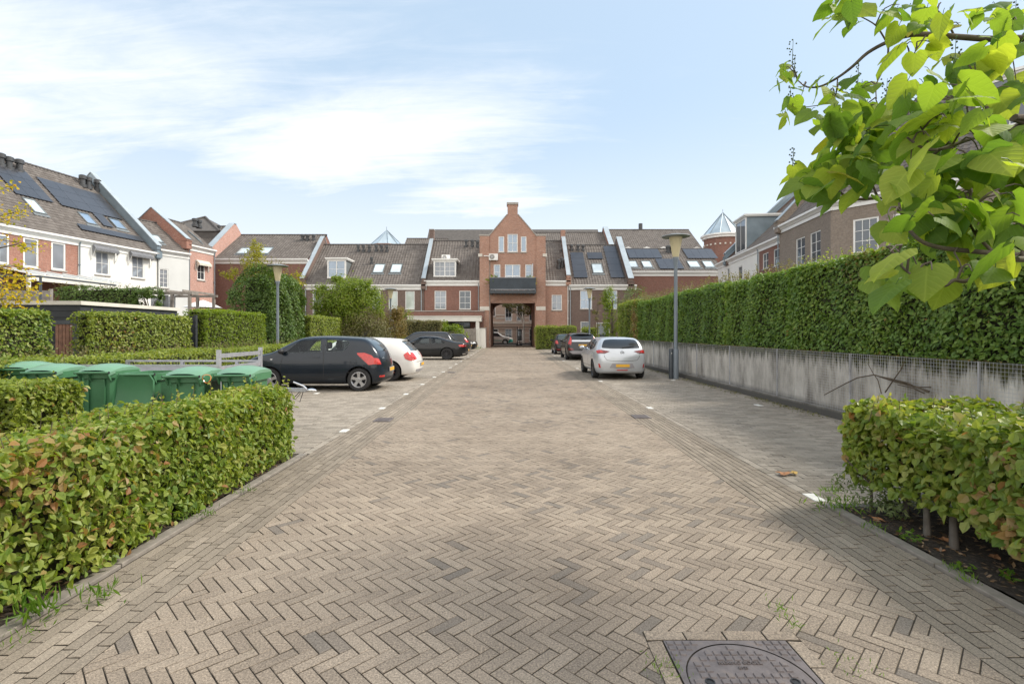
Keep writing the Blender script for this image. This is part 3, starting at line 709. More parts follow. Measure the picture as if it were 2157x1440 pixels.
        if tiles:
            rf = tile_slope(s.e, s.ro, Vector((1, 0, 0)), s.sv, s.nv, W, s.sl, x0=random.random()*50//1)
        else:
            b = MB(); s.slopebox(b, 0, W, 0, s.sl, .0, .05); rf = b.build('roof', M['backroof'], s.e)
        for co, no in s.clip:
            bm = bmesh.new(); bm.from_mesh(rf.data)
            bmesh.ops.bisect_plane(bm, geom=bm.verts[:]+bm.edges[:]+bm.faces[:], plane_co=co, plane_no=no, clear_outer=True); bm.to_mesh(rf.data); bm.free()
        k = (zr-ze)/hd
        if 'B' in s.skip: k = None
        b = MB()
        if k is not None: b.add([(0, hd, zr), (W, hd, zr), (W, 2*hd+.15, ze-.15*k), (0, 2*hd+.15, ze-.15*k)], [(1, 0, 3, 2)]); b.build('back_slope', M['backroof'], rf)
        if s.ridge:
            r = MB(); n = max(2, int(W/.42))
            for i in range(n):
                a = W*i/n; r.tube([(a, hd, zr+.055), (a+W/n+.03, hd, zr+.055)], [.115, .10], 10)
            r.build('ridge_tiles', M['ridge'], rf, smooth=50)
        if s.gut:
            g = MB(); a, b_ = -s.gl, W+s.gr
            prof = [(-.003, ze-.50), (-.06, ze-.50), (-.06, ze-.30), (-.12, ze-.27), (-.22, ze-.12), (-.30, ze-.10), (-.30, ze+.04), (-.26, ze+.04), (-.25, ze-.04), (-.003, ze-.04)]
            g.prism([(a, y, z) for y, z in prof], (b_-a, 0, 0)); g.build('gutter', M['white'], s.e)
        return s

# --- the central row, facing the camera -------------------------------------------------
D0 = 54.0
def X0(px, D=D0): return (px-1075)*D/S
def Z0(py, D=D0): return CAMZ+(699-py)*D/S
def row(name, label, x0, x1, D, ye, yr, hd, wall, **k):
    xa, xb = X0(x0, D), X0(x1, D)
    return House(name, label, (xa, D, 0), 0, xb-xa, Z0(ye, D), hd, Z0(yr, D+hd), wall, **k)
b1 = row('brick_house', 'light brown brick house with white dormer and two roof windows behind the lime green tree', 637, 893, D0, 600.5, 516.5, 5.7, 'brick_brown', gut_r=.3)
b1.win(659, 613, 679, 664, 1, 3, 'glass'); b1.win(785, 613, 802, 651, 1, 1, 'glass_blind'); b1.win(819, 613, 838, 651, 1, 1, 'glass_blind'); b1.win(854, 613, 873.5, 651, 1, 1, 'glass_blind')
u0, u1, sa, sb = b1.rect(788, 558, 810, 576); b1.skylight(u0, u1, sa, sb)
u0, u1, sa, sb = b1.rect(824, 558, 846.5, 576); b1.skylight(u0, u1, sa, sb)
b1.vents([(755, 530), (766, 530), (778, 531), (793, 530), (804, 530), (815, 531), (783, 556)], r=.13, h=.75)
b1.dormer(X0(684)-X0(637), X0(724)-X0(637), Z0(587, 55.3), Z0(549, 55.3), 1, 2, 'glass_sky', leaves_=2)
b1.parapet(.05, up=1.0); b1.parapet(b1.W-.0, up=1.0)
m = MB(); m.box(b1.W-.25, b1.W+.25, 5.3, 6.1, b1.zr+.4, b1.zr+1.7); ch = m.build('chimney', M['brick_brown'], b1.e); MB().box(b1.W-.30, b1.W+.30, 5.24, 6.16, b1.zr+1.702, b1.zr+1.8).build('chimney_cap', M['sill'], ch)
b1.downpipe(b1.W-.25); b1.downpipe(.4); b1.finish()
c1 = row('brick_house', 'red brick house with a white dormer carrying a cooling unit, left of the archway', 894, 1010.5, D0, 592, 508.5, 5.7, 'brick_dark', gut_r=.0)
c1.win(915.6, 612.5, 940, 651, 2, 3, 'glass_grey'); c1.win(967.6, 612.5, 991.7, 651, 2, 3, 'glass')
c1.dormer(X0(912)-X0(894), X0(960)-X0(894), Z0(583.5, 54.6), Z0(550, 54.6), 2, 3, 'glass_grey', leaves_=2)
c1.vents([(982, 520), (995, 520), (1006, 522)], r=.13, h=.8)
c1.downpipe(c1.W-.12); c1.finish()
d1 = row('brick_house', 'narrow light red brick house with one small window, right of the archway', 1149, 1197, D0, 592, 509, 5.7, 'brick_tower', gut_l=0, gut_r=.2)
d1.win(1162, 621, 1183.5, 653, 2, 2, 'glass_grey')
d1.vents([(1177, 566), (1184, 563)], r=.16, h=1.0); d1.vents([(1182, 531)], r=.1, h=.3, hood=False)
d1.parapet(d1.W, up=.9); d1.downpipe(d1.W-.05, mat='white')
m = MB(); m.box(d1.W-.25, d1.W+.25, 5.2, 6.2, d1.zr+.3, d1.zr+1.25); m.build('chimney', M['brick_tower'], d1.e); d1.finish()
e1 = row('brick_house', 'brown brick house with solar panels around one roof window, behind the right street lamps', 1198, 1328, D0, 600.5, 517.5, 5.9, 'brick_brown', gut_l=.0, gut_r=.6)
e1.win(1222, 612, 1247, 650.5, 2, 2, 'glass_sky'); e1.win(1275, 612, 1300, 650.5, 2, 2, 'glass_sky'); e1.win(1223, 677, 1241, 715, 1, 1, 'glass', sill=False); e1.win(1256, 679, 1284, 728, 1, 1, 'glass', sill=False)
u0, u1, sa, sb = e1.rect(1247, 557, 1269, 577); e1.skylight(u0, u1, sa, sb, 'glass_white')
q = e1.corners((1200.5, 534), (1238, 587)); e1.solar(q[0], q[1], q[2], q[3], 1, 4)
q = e1.corners((1235, 534), (1270, 547.5)); e1.solar(q[0]+.02, q[1], q[2], q[3], 1, 1)
q = e1.corners((1267, 520.5), (1316, 587)); e1.solar(q[0]+.15, q[1], q[2], q[3], 1, 5)
e1.vents([(1203, 528), (1217, 528), (1228, 529)], r=.14, h=.7)
e1.parapet(e1.W, up=1.0, thick=.5); e1.downpipe(.15); e1.finish()

# --- gate tower -------------------------------------------------------------------------
DT = 53.3
tw = thing('gate_house', 'tall red brick gate house with a pointed gable and an archway over the road', 'gate house', (0, DT, 0))
def tx(px): return X0(px, DT)
def tz(py): return Z0(py, DT)
mw = MB()
L0, L1 = tx(1030.5), tx(1129.5); zs = tz(497.5)
arch = [(tx(1033), -.05), (tx(1033), tz(637))]
for i in range(1, 12):
    q = i/12; x = tx(1033)+(tx(1127)-tx(1033))*q; arch.append((x, tz(637)+.38*(1-(2*q-1)**4)))
arch += [(tx(1127), tz(637)), (tx(1127), -.05)]
outer = [(L0, -.05)] + arch + [(L1, -.05), (L1, zs), (tx(1090.5), tz(452)), (tx(1090.5), tz(431)), (tx(1069), tz(431)), (tx(1069), tz(452)), (L0, zs)]
holes = []
tower = House.__new__(House); tower.e = tw; tower.W = 99; tower.ze = 99; tower.M = Matrix.Translation((0, DT, 0)); tower.Mi = tower.M.inverted(); tower.holes = holes; tower.mat = M['brick_tower']
def twin(x0, y0, x1, y1, **k):
    a, b, c, d = tx(x0), tx(x1), tz(y1), tz(y0); w0 = len(holes)
    tower.win_uz_free(a, b, c, d, **k)
def _free(a, b, c, d, cols=2, rows=2, pane='glass', sill=True, fw=.08, name='window', bar=.035):
    holes.append((a, b, c, d)); m = MB(); y0, y1 = .03, .11
    m.box(a, b, y0, y1, d-fw, d); m.box(a, b, y0, y1, c, c+fw); m.box(a, a+fw, y0, y1, c+fw, d-fw); m.box(b-fw, b, y0, y1, c+fw, d-fw)
    for i in range(1, cols): u = a+fw+(b-a-2*fw)*i/cols; m.box(u-bar/2, u+bar/2, y0+.01, y1-.005, c+fw, d-fw)
    for j in range(1, rows): z = c+fw+(d-c-2*fw)*j/rows; m.box(a+fw, b-fw, y0+.013, y1-.008, z-bar/2, z+bar/2)
    w = m.build(name, M['white'], tw)
    MB().add([(a+.04, .085, c+.04), (b-.04, .085, c+.04), (b-.04, .085, d-.04), (a+.04, .085, d-.04)], [(0, 1, 2, 3)]).build('pane', M[pane], w)
    if sill: MB().box(a-.06, b+.06, -.08, .028, c-.09, c-.002).build('sill', M['sill'], w)
tower.win_uz_free = _free
twin(1050, 498, 1062, 531, cols=1, rows=1, pane='glass_sky'); twin(1069, 493, 1090.5, 531, cols=2, rows=2, pane='glass_sky'); twin(1097, 498, 1109, 531, cols=1, rows=1, pane='glass_sky')
twin(1040, 557, 1054, 590, cols=1, rows=2, pane='glass_sky', sill=False); twin(1063.5, 557, 1096, 606, cols=2, rows=2, pane='glass_sky', sill=False, bar=.1, name='balcony_door'); twin(1106.5, 557, 1121, 590, cols=1, rows=2, pane='glass_sky', sill=False)
holed_wall(mw, outer, holes)
DB = 62.3; yb = DB-DT
# piers left and right, standing 6 cm proud of the gable wall
for (a, b) in ((tx(1010.5), L0-.002), (L1+.002, tx(1149))):
    mw.box(a, b, -.10, yb, -.05, zs+.0)
mw.box(L0, tx(1033), .11, yb, -.05, 4.6); mw.box(tx(1127), L1, .11, yb, -.05, 4.6)
mw.prism([(L0, .12, 4.6), (L1, .12, 4.6), (L1, .12, zs), (0.235, .12, tz(447)), (L0, .12, zs)], (0, .01, 0))
# back wall with a round-headed opening
ax0, ax1 = tx(1033)-.0, tx(1127)
arc = [(ax0, -.05), (ax0, 4.15)] + [(ax0+(ax1-ax0)*i/16, 4.15+1.0*math.sqrt(max(0, 1-(2*i/16-1)**2))**1.0) for i in range(1, 16)] + [(ax1, 4.15), (ax1, -.05)]
mw2 = MB(); holed_wall(mw2, [(L0, -.05)] + arc + [(L1, -.05), (L1, zs), (.235, tz(447)), (L0, zs)], [], y=yb-.3)
mw.v += []; b = len(mw.v); mw.add(mw2.v, mw2.f)
mw.build('wall', M['brick_tower'], tw)
c = MB(); c.box(ax0-.2, ax1+.2, .13, yb-.31, 5.22, 5.4); c.build('ceiling', M['wood_dark'], tw)
c = MB()
for y in (2.0, 4.5, 7.0): c.box(ax0, ax1, y, y+.25, 4.95, 5.215)
c.build('beam', M['wood_dark'], tw)
c = MB(); c.prism([(L0-.05, .3, zs), (.235, .3, tz(449)), (.235, yb, tz(449)), (L0-.05, yb, zs)], (0, 0, .1)); c.prism([(.235, .3, tz(449)), (L1+.05, .3, zs), (L1+.05, yb, zs), (.235, yb, tz(449))], (0, 0, .1)); c.build('roof', M['backroof'], tw)
c = MB(); c.box(tx(1069), tx(1090.5), .02, 1.0, tz(455), tz(431)); ch = c.build('chimney', M['brick_tower'], tw); MB().box(tx(1067.3), tx(1092), -.08, 1.08, tz(431)+.003, tz(426.5)).build('chimney_cap', M['sill'], ch)
c = MB()
for (a, b) in ((tx(1010)-.03, L0+.05), (L1-.05, tx(1149)+.03)): c.box(a, b, -.14, .9, zs+.003, zs+.16)
for (p, q) in (((L0, zs), (tx(1069), tz(452))), ((tx(1090.5), tz(452)), (L1, zs))):
    A = Vector((p[0], 0, p[1])); B = Vector((q[0], 0, q[1])); d = (B-A).normalized(); n = Vector((-d.z, 0, d.x)); c.fbox(A, d, Vector((0, 1, 0)), n, 0, (B-A).length, -.06, .35, .003, .09)
c.build('coping', M['sill'], tw)
for (a, b, l) in ((1011, 1030.8, 0), (1129.2, 1148.8, 0)):
    MB().box(tx(a)-.01, tx(b)+.01, -.135, -.102, tz(653.5), tz(645.5)).build('stone_band', M['stone'], tw)
c = MB()
for xx in (tx(1012), tx(1147.5)): c.box(xx-.22, xx+.22, -.2, -.102, tz(541), tz(535))
c.build('corbel', M['stone'], tw)
# balcony
bl = MB(); x0, x1 = tx(1032), tx(1128); zb0, zb1 = tz(613.5), tz(587.5)
bl.box(x0, x1, -1.25, -.004, zb0-.28, zb0-.02)
bal = bl.build('balcony', M['dark_metal'], tw)
n = 40; v = []; f = []
for i in range(n+1):
    x = x0+.03+(x1-x0-.06)*i/n
    for j in range(5): v.append((x, -1.2+.006*math.sin(i*.9+j)+.005*math.sin(i*2.3), zb0+.05+(zb1-zb0-.05)*j/4))
for i in range(n):
    for j in range(4): f.append((i*5+j, (i+1)*5+j, (i+1)*5+j+1, i*5+j+1))
sc = MB(); sc.add(v, f); sc.box(x0+.02, x0+.04, -1.2, -.02, zb0, zb1); sc.box(x1-.04, x1-.02, -1.2, -.02, zb0, zb1); sc.build('privacy_screen', M['screen'], bal, smooth=60)
rl = MB(); rl.tube([(x0+.02, -.02, zb1+.02), (x0+.02, -1.2, zb1+.02), (x1-.02, -1.2, zb1+.02), (x1-.02, -.02, zb1+.02)], .025, 6)
for i in range(9): x = x0+.05+(x1-x0-.1)*i/8; rl.box(x-.02, x+.02, -1.17, -1.13, zb0-.02, zb1)
rl.box(x0+.1, x1-.1, -1.21, -1.19, zb0+.07, zb0+.11); rl.build('railing', M['galv'], bal)
jo = MB()
for i in range(11): x = x0+.2+(x1-x0-.4)*i/10; jo.box(x-.04, x+.04, -1.2, -.02, zb0-.40, zb0-.282)
jo.build('joist', M['dark_metal'], bal)
c = MB(); c.tube([(tx(1031.8), -.06, .1), (tx(1031.8), -.06, tz(546))], .03, 6); c.build('downpipe', M['sill'], tw)
c = MB(); c.box(tx(1120.7), tx(1122.6), -.3, -.02, tz(587), tz(556)); c.build('folded_awning', M['galv'], tw)
# side annex left of the archway with the white canopy
an = thing('garden_annex', 'low flat roofed brick annex left of the archway behind the white canopy', 'annex', (X0(858, 53), 53.0, 0))
W = X0(1019, 53)-X0(858, 53); m = MB(); holed_wall(m, [(0, 0), (W, 0), (W, Z0(656, 53)), (0, Z0(656, 53))], [(X0(936, 53)-X0(858, 53), X0(991, 53)-X0(858, 53), 1.1, Z0(672, 53))]); m.box(0, W, .5, .9, 0, Z0(656, 53)-.01); m.build('wall', M['brick_dark'], an)
MB().box(-.1, W+.08, -.10, 1.0, Z0(656, 53)+.002, Z0(656, 53)+.08).build('coping', M['sill'], an)
a0 = X0(936, 53)-X0(858, 53); a1 = X0(991, 53)-X0(858, 53)
w = MB(); w.box(a0, a1, .02, .1, 1.1, 1.2); w.box(a0, a0+.08, .02, .1, 1.2, Z0(672, 53)); w.box(a1-.08, a1, .02, .1, 1.2, Z0(672, 53)); w = w.build('window', M['black'], an); MB().add([(a0, .09, 1.1), (a1, .09, 1.1), (a1, .09, Z0(672, 53)), (a0, .09, Z0(672, 53))], [(0, 1, 2, 3)]).build('pane', M['glass_car'], w)
cn = thing('garden_canopy', 'white flat canopy on a white post beside the archway', 'canopy', (X0(858, 49.5), 49.5, 0))
W = X0(1012, 49.5)-X0(858, 49.5); m = MB(); m.box(0, W, 0, 3.3, Z0(676.5, 49.5), Z0(666.5, 49.5)); m.box(-.05, W+.05, -.05, 3.32, Z0(666.5, 49.5)+.002, Z0(665, 49.5)); m.box(-2.0, -.06, .3, 3, Z0(676, 49.5), Z0(673.5, 49.5)); m.build('roof', M['cream'], cn)
for u in (W-.45, .6): MB().box(u, u+.32, .05, .37, 0, Z0(676.5, 49.5)-.004).build('post', M['cream'], cn)
gw = thing('garden_wall', 'white painted brick garden wall stub at the left foot of the archway', 'wall', (X0(1014, 50.2), 50.2, 0))
MB().box(-.35, .35, 0, 2.6, 0, 1.95).build('wall', M['render_white'], gw); MB().box(-.4, .4, -.05, 2.65, 1.953, 2.02).build('coping', M['sill'], gw)
fp = thing('board_fence', 'grey board fence panel behind the vines beside the white canopy post', 'fence', (X0(975, 49.2), 49.2, 0))
m = MB()
for i in range(9): m.box(-1.2, 1.2, 0, .04, .05+i*.21, .05+i*.21+.195)
m.build('boards', M['wood_grey'], fp); MB().box(-1.2, -1.1, .043, .14, 0, 2.0).box(1.1, 1.2, .043, .14, 0, 2.0).build('post', M['wood_grey'], fp)

# --- transverse houses set back behind the parapets ---------------------------------------
a1 = row('brick_house', 'windowless red brick house with two roof windows behind the ivy covered mass', 440, 650, 56, 546, 496, 5.6, 'brick_dark', gut_l=0, gut_r=0)
u0, u1, sa, sb = a1.rect(504, 524, 527, 536); a1.skylight(u0, u1, sa, sb); u0, u1, sa, sb = a1.rect(549, 523, 572, 536); a1.skylight(u0, u1, sa, sb)
a1.vents([(638, 507), (648, 507), (661, 507)], r=.16, h=.75); a1.downpipe(.7, mat='zinc')
a1.finish()
g1 = row('brick_house', 'house end with a tall pink brick gable wall rising above the corner', 380, 447, 57, 530, 478, 4.6, 'brick_pink', gutter=False)
g1.finish(); g1.vents([(462, 487)], r=.12, h=.7)
pg = MB(); Xg = X0(447, 56); pgm = thing('gable_wall', 'pink brick gable wall with a metal coping between two tiled roofs', 'gable wall', (Xg, 55.6, 0))
k = [(0, 0), (0, Z0(520, 55.6)), (4.4, Z0(470.5, 59.8)), (4.9, Z0(470.5, 59.8)), (9.3, Z0(520, 55.6)), (9.3, 0)]
pg.prism([(-.25, y, z) for y, z in k], (.5, 0, 0)); pg.build('wall', M['brick_pink'], pgm)
c = MB(); A = Vector((0, 0, k[1][1])); B = Vector((0, 4.4, k[2][1])); d = (B-A).normalized(); c.fbox(A, Vector((1, 0, 0)), d, Vector((0, -d.z, d.y)), -.32, .32, -.1, (B-A).length, .003, .09); c.box(-.32, .32, 4.4, 4.9, k[2][1]+.003, k[2][1]+.08); c.build('coping', M['zinc_light'], pgm)
hp = thing('hip_roof', 'pyramid tiled roof peak behind the pink corner house', 'roof', (X0(433, 63), 63, 0))
z0, z1 = Z0(500, 63), Z0(458, 63); m = MB(); m.add([(-4, -4, z0), (4, -4, z0), (4, 4, z0), (-4, 4, z0), (0, 0, z1)], [(0, 1, 4), (1, 2, 4), (2, 3, 4), (3, 0, 4)]); m.box(-3.8, 3.8, -3.8, 3.8, 0, z0); m.build('roof', M['backroof'], hp)
r = MB(); r.tube([(-4, -4, z0), (0, 0, z1+.05)], .13, 8); r.tube([(4, -4, z0), (0, 0, z1+.05)], .13, 8); r.build('ridge_tiles', M['ridge'], hp, smooth=60)
a2 = row('brick_house', 'red brick house with rows of solar panels behind the tall right hedge', 1322, 1524, 56, 572, 525.5, 4.6, 'brick_dark', gut_l=-.3, gut_r=0)
for (x0, x1) in ((1321, 1342), (1352, 1372), (1449, 1472), (1481, 1502)):
    u0, u1, sa, sb = a2.rect(x0, 551.5, x1, 565); a2.skylight(u0, u1, sa, sb)
q = a2.corners((1312, 527), (1395, 546)); a2.solar(q[0]+.3, q[1], q[2], q[3], 4, 1)
q = a2.corners((1379, 547.5), (1441, 568.5)); a2.solar(q[0], q[1], q[2], q[3], 3, 1)
q = a2.corners((1436, 527), (1512, 546.5)); a2.solar(q[0], q[1], q[2], q[3], 4, 1)
a2.vents([(1407, 532), (1415, 532)], r=.2, h=.8); a2.finish()
# roofs of the rows beyond
r1 = row('terrace_roof', 'plain tiled terrace roof showing just above the ridge left of the gate house', 842, 935, 72, 540, 503.5, 5, 'brick_red', cat='house'); r1.finish()
r2 = row('terrace_roof', 'plain tiled terrace roof rising behind the house right of the gate house', 1128, 1292, 70, 540, 491, 6, 'brick_red', cat='house'); r2.parapet(r2.W, up=.9, thick=.6, foot=False); r2.finish()
r3 = row('terrace_roof', 'broad tiled roof with small white pointed skylights behind the solar panel house', 1294, 1485, 70, 532, 485, 6.5, 'brick_red', cat='house')
for xc in (1323, 1362, 1397, 1467):
    x = X0(xc, 69.5)-X0(1294, 70); zz = Z0(526, 69.5); w = .95
    m = MB(); m.prism([(x-w, -.6, zz), (x+w, -.6, zz), (x, -.6, zz+.42)], (0, 2.0, 0)); m.box(x-w-.1, x+w+.1, -.7, -.2, zz-.18, zz-.004); m.build('skylight_gable', M['white'], r3.e)
r3.vents([(1349, 484)], r=.3, h=.9, hood=False); r3.finish()
# turret with a glass cone, and the glass pyramid on the left
tt = thing('turret', 'round brick turret with a pale glass cone roof', 'turret', (X0(1522, 68), 68, 0))
zt, za = Z0(497, 68), Z0(449, 68); m = MB(); m.lathe([(2.35, 0), (2.35, zt-.55)], 16); m.build('wall', M['brick_dark'], tt)
MB().lathe([(2.36, zt-.55), (2.6, zt-.5), (2.6, zt-.3), (2.8, zt-.2), (2.8, zt), (2.3, zt+.02)], 16).build('cornice', M['white'], tt)
MB().lathe([(2.55, zt+.03), (1.3, zt+(za-zt)*.5), (.05, za)], 12).build('cone_roof', M['glass_dome'], tt)
m = MB()
for j in range(12): q = 2*math.pi*j/12; m.tube([(2.57*math.cos(q), 2.57*math.sin(q), zt+.05), (.06*math.cos(q), .06*math.sin(q), za+.03)], .04, 4)
m.tube([(0, 0, za-.1), (0, 0, za+.5)], .03, 5); m.build('glazing_bar', M['zinc'], tt)
dr = MB()
for j in range(24): q = 2*math.pi*j/24; dr.box(2.36*math.cos(q)-.09, 2.36*math.cos(q)+.09, 2.36*math.sin(q)-.09, 2.36*math.sin(q)+.09, zt-1.45, zt-1.25)
dr.build('brick_ornament', M['stone'], tt)
gp = thing('glass_pyramid', 'pale glass pyramid roof light above the ridge of the brown house', 'roof light', (X0(814.5, 68), 68, 0))
zt, za = Z0(518, 68), Z0(485, 68); MB().lathe([(2.15, zt), (1.0, zt+(za-zt)*.53), (.05, za)], 10).build('cone_roof', M['glass_dome'], gp); MB().lathe([(2.2, 0), (2.2, zt), (0, zt)], 10).build('drum', M['brick_red'], gp)
m = MB()
for j in range(10): q = 2*math.pi*j/10; m.tube([(2.17*math.cos(q), 2.17*math.sin(q), zt), (.05, 0, za+.03)], .04, 4)
m.tube([(0, 0, za-.1), (0, 0, za+.45)], .03, 5); m.build('glazing_bar', M['zinc'], gp)
# ------------------------------------------------------------------ the left row
def seg(name, label, p, q, ze, hd, zr, wall, **k):
    d = (q[0]-p[0], q[1]-p[1]); return House(name, label, (p[0], p[1], 0), math.atan2(d[1], d[0]), math.hypot(*d), ze, hd, zr, wall, **k)
l1 = seg('brick_house', 'red brick house with white framed windows and a large solar array at the left edge', (-33.9, 27), (-32.24, 38.2), 8.53, 6.5, 14.9, 'brick_red')
for b in ((-3, 493.6, 21, 556), (50, 501.5, 82.8, 563.7), (109, 511, 139.5, 569)): l1.win(*b, 1, 1, 'glass_grey', fw=.12)
q = l1.corners((-30, 342), (112, 430)); l1.solar(q[0], q[1], q[2]+.0, q[3], 3, 3)
q = l1.corners((44, 418), (99, 455)); l1.skylight(*q)
l1.vents([(3, 350), (20, 357), (42, 362)], r=.2, h=.95); l1.finish()
l2 = seg('rendered_house', 'white rendered house with two grey awnings and solar panels, next to the red brick house', (-32.24, 38.2), (-31.2, 45.2), 8.53, 6.5, 14.9, 'render_white')
l2.win(201.4, 530, 231.4, 579, 2, 2, 'glass_grey', fw=.1); l2.win(278, 540, 304.4, 586, 2, 2, 'glass_grey', fw=.1)
l2.awning(192, 518, 243, 551); l2.awning(270, 531, 316, 561)
q = l2.corners((74, 375), (258, 466)); l2.solar(max(.1, q[0]), min(q[1], l2.W-.5), q[2], q[3], 4, 3)
q = l2.corners((159, 473), (305, 513)); l2.solar(max(.3, q[0]), min(q[1], l2.W-.45), q[2], q[3], 4, 1)
q = l2.corners((190, 450), (241, 483)); l2.solar(q[0]+.1, q[1]-.1, q[2], q[3], 1, 1)
q = l2.corners((161, 448), (206, 477)); l2.skylight(*q, pane='glass_sky'); q = l2.corners((226, 461), (268, 487)); l2.skylight(*q, pane='glass_sky')
l2.vents([(175, 393), (187, 397), (206, 402)], r=.2, h=1.0)
l2.parapet(l2.W, up=1.0, mat=M['zinc'], thick=.4); l2.downpipe(.05, mat='zinc'); l2.finish()
l3 = seg('rendered_house', 'short pale grey rendered house with one white window between the white and pink houses', (-31.1, 45.3), (-30.1, 48.0), 8.9, 3.2, 11.8, 'render_grey')
l3.win(335, 566, 355.4, 606, 2, 4, 'glass_grey', fw=.08); q = l3.corners((317, 496), (345, 514)); l3.skylight(*q); l3.finish()
l4 = seg('brick_house', 'pink brick corner house with one awninged window on the left', (-30.5, 48.2), (-30.04, 52.0), 9.84, 3.4, 12.6, 'brick_pink', gable_mat=M['brick_red'])
l4.win(416, 556, 432.4, 590, 2, 2, 'glass', fw=.1); l4.awning(412, 550, 439, 572, 'awning_light', 'cream')
q = l4.corners((396, 488), (423, 512)); l4.skylight(*q); l4.vents([(411, 476), (420, 479)], r=.2, h=.8)
l4.parapet(.0, up=.75, mat=M['brick_red'], thick=.5); l4.downpipe(.3, mat='zinc'); l4.downpipe(l4.W-.1, mat='zinc'); l4.finish()
# veranda on the first two houses
va, za_ = l1.hit(57, 576, -2.6); vb, zb_ = l1.hit(257, 597, -2.6); zw = l1.hit(45, 566, 0)[1]
ver = thing('veranda', 'white veranda with a sloping translucent roof against the red and white houses', 'veranda', l1.e.location, l1.e.rotation_euler.z)
zf = (za_+zb_)/2; m = MB(); m.box(va, vb, -2.75, -2.55, zf-.42, zf); m.build('beam', M['cream'], ver)
m = MB()
for i in range(7): u = va+(vb-va)*i/6; m.tube([(u, -2.6, zf+.04), (u, -.03, zw)], .045, 6)
m.build('rafter', M['white'], ver)
MB().add([(va, -2.6, zf+.02), (vb, -2.6, zf+.02), (vb, -.04, zw-.03), (va, -.04, zw-.03)], [(0, 1, 2, 3)]).build('roof_sheet', M['glass_white'], ver)
for u in (va+.1, (va+vb)/2, vb-.1): MB().box(u-.08, u+.08, -2.7, -2.56, 0, zf-.425).build('post', M['cream'], ver)

# ------------------------------------------------------------------ the right row
Ra, Rb, Rc, Rd = (21.9, 54.0), (21.57, 51.0), (20.6, 42.4), (20.02, 37.1)
o1 = seg('rendered_house', 'far white house stub beyond the parapet at the end of the right row', Ra, Rb, 8.7, 6.0, 14.4, 'render_white', gut_l=.2); o1.finish()
o2 = seg('rendered_house', 'white rendered house with a zinc sided dormer on the right row', Rb, Rc, 8.7, 6.0, 14.4, 'render_white')
o2.win(1554, 561, 1563, 590, 1, 1, 'glass'); o2.win(1527, 566, 1536, 590, 1, 1, 'glass')
ua = o2.hit(1551, 500, .4)[0]; ub = o2.hit(1573, 500, .4)[0]; z0 = o2.hit(1573, 527, .4)[1]; z1 = o2.hit(1551, 471, .4)[1]
o2.dormer(ua, ub, z0, z1, 2, 1, 'glass', front=.35, cheek='zinc', leaves_=1, over=.2)
o2.parapet(0, up=1.0, mat=M['zinc'], thick=.4); o2.parapet(0.5, up=.35, mat=M['brick_brown'], thick=.3, foot=False, cap='zinc'); o2.downpipe(o2.W-.05, mat='zinc'); o2.finish()
o3 = seg('brick_house', 'red brick house with small white windows on the right row', Rc, Rd, 8.7, 6.0, 14.4, 'brick_dark', gut_r=-.2)
o3.win(1606, 533, 1618, 566, 2, 2, 'glass'); o3.win(1629, 524, 1641, 560, 1, 2, 'glass'); o3.vents([(1683, 405), (1690, 401), (1697, 398)], r=.2, h=.9); o3.finish()
P3, P4 = (19.7, 37.5), (18.95, 30.3); P5 = (P4[0]+.607*9.5, P4[1]-.795*9.5)
n3 = Vector((.9946, -.1036, 0)); n4 = Vector((.795, .607, 0)); nn = (n3-n4)
o4 = seg('brick_house', 'grey brown brick house with white windows above the right hedge', P3, P4, 9.25, 6.5, 16.2, 'brick_grey', gut_l=.3, gut_r=.14)
o4.win(1676, 501, 1695, 560, 2, 3, 'glass', sill=False); o4.win(1706, 488, 1728, 552, 2, 3, 'glass', sill=False)
o4.skip = {'R', 'B'}; o4.ridge = False; o4.parapet(.15, up=.8, mat=M['brick_grey'], thick=.45, cap='zinc_light'); o4.downpipe(.0, mat='zinc')
nl = o4.Mi.to_3x3() @ nn; o4.clip = [((o4.W, 0, 0), nl)]; o4.finish()
o5 = seg('brick_house', 'grey brown brick wing turning away behind the broad leaved tree', P4, P5, 9.25, 6.5, 16.2, 'brick_grey', gut_l=.14)
o5.win(1796, 459, 1850.6, 532, 3, 3, 'glass', sill=False, fw=.1); o5.win(1881, 447, 1935, 530, 3, 3, 'glass', sill=False, fw=.1)
o5.skip = {'L', 'B'}; o5.ridge = False; nl = o5.Mi.to_3x3() @ (-nn); o5.clip = [((0, 0, 0), nl)]
o5.dormer(6.0, 8.6, 12.0, 14.6, 2, 2, 'glass', leaves_=1); o5.finish()
c = MB(); cz = 9.25; k = (16.2-9.25)/6.5; hd_ = Vector((.71, .2, 0)).normalized(); hl = 6.5/(hd_.dot(n3))
for i in range(22): a = i/22; p = Vector((P4[0], P4[1], cz+.1)) + hd_*hl*a + Vector((0, 0, 6.95*a)); q = Vector((P4[0], P4[1], cz+.1)) + hd_*hl*(a+1.15/22) + Vector((0, 0, 6.95*(a+1.15/22))); c.tube([p, q], [.15, .13], 8)
hpr = c.build('hip_tiles', M['ridge'], None, smooth=50); hpr.parent = o5.e; hpr.matrix_parent_inverse = o5.Mi

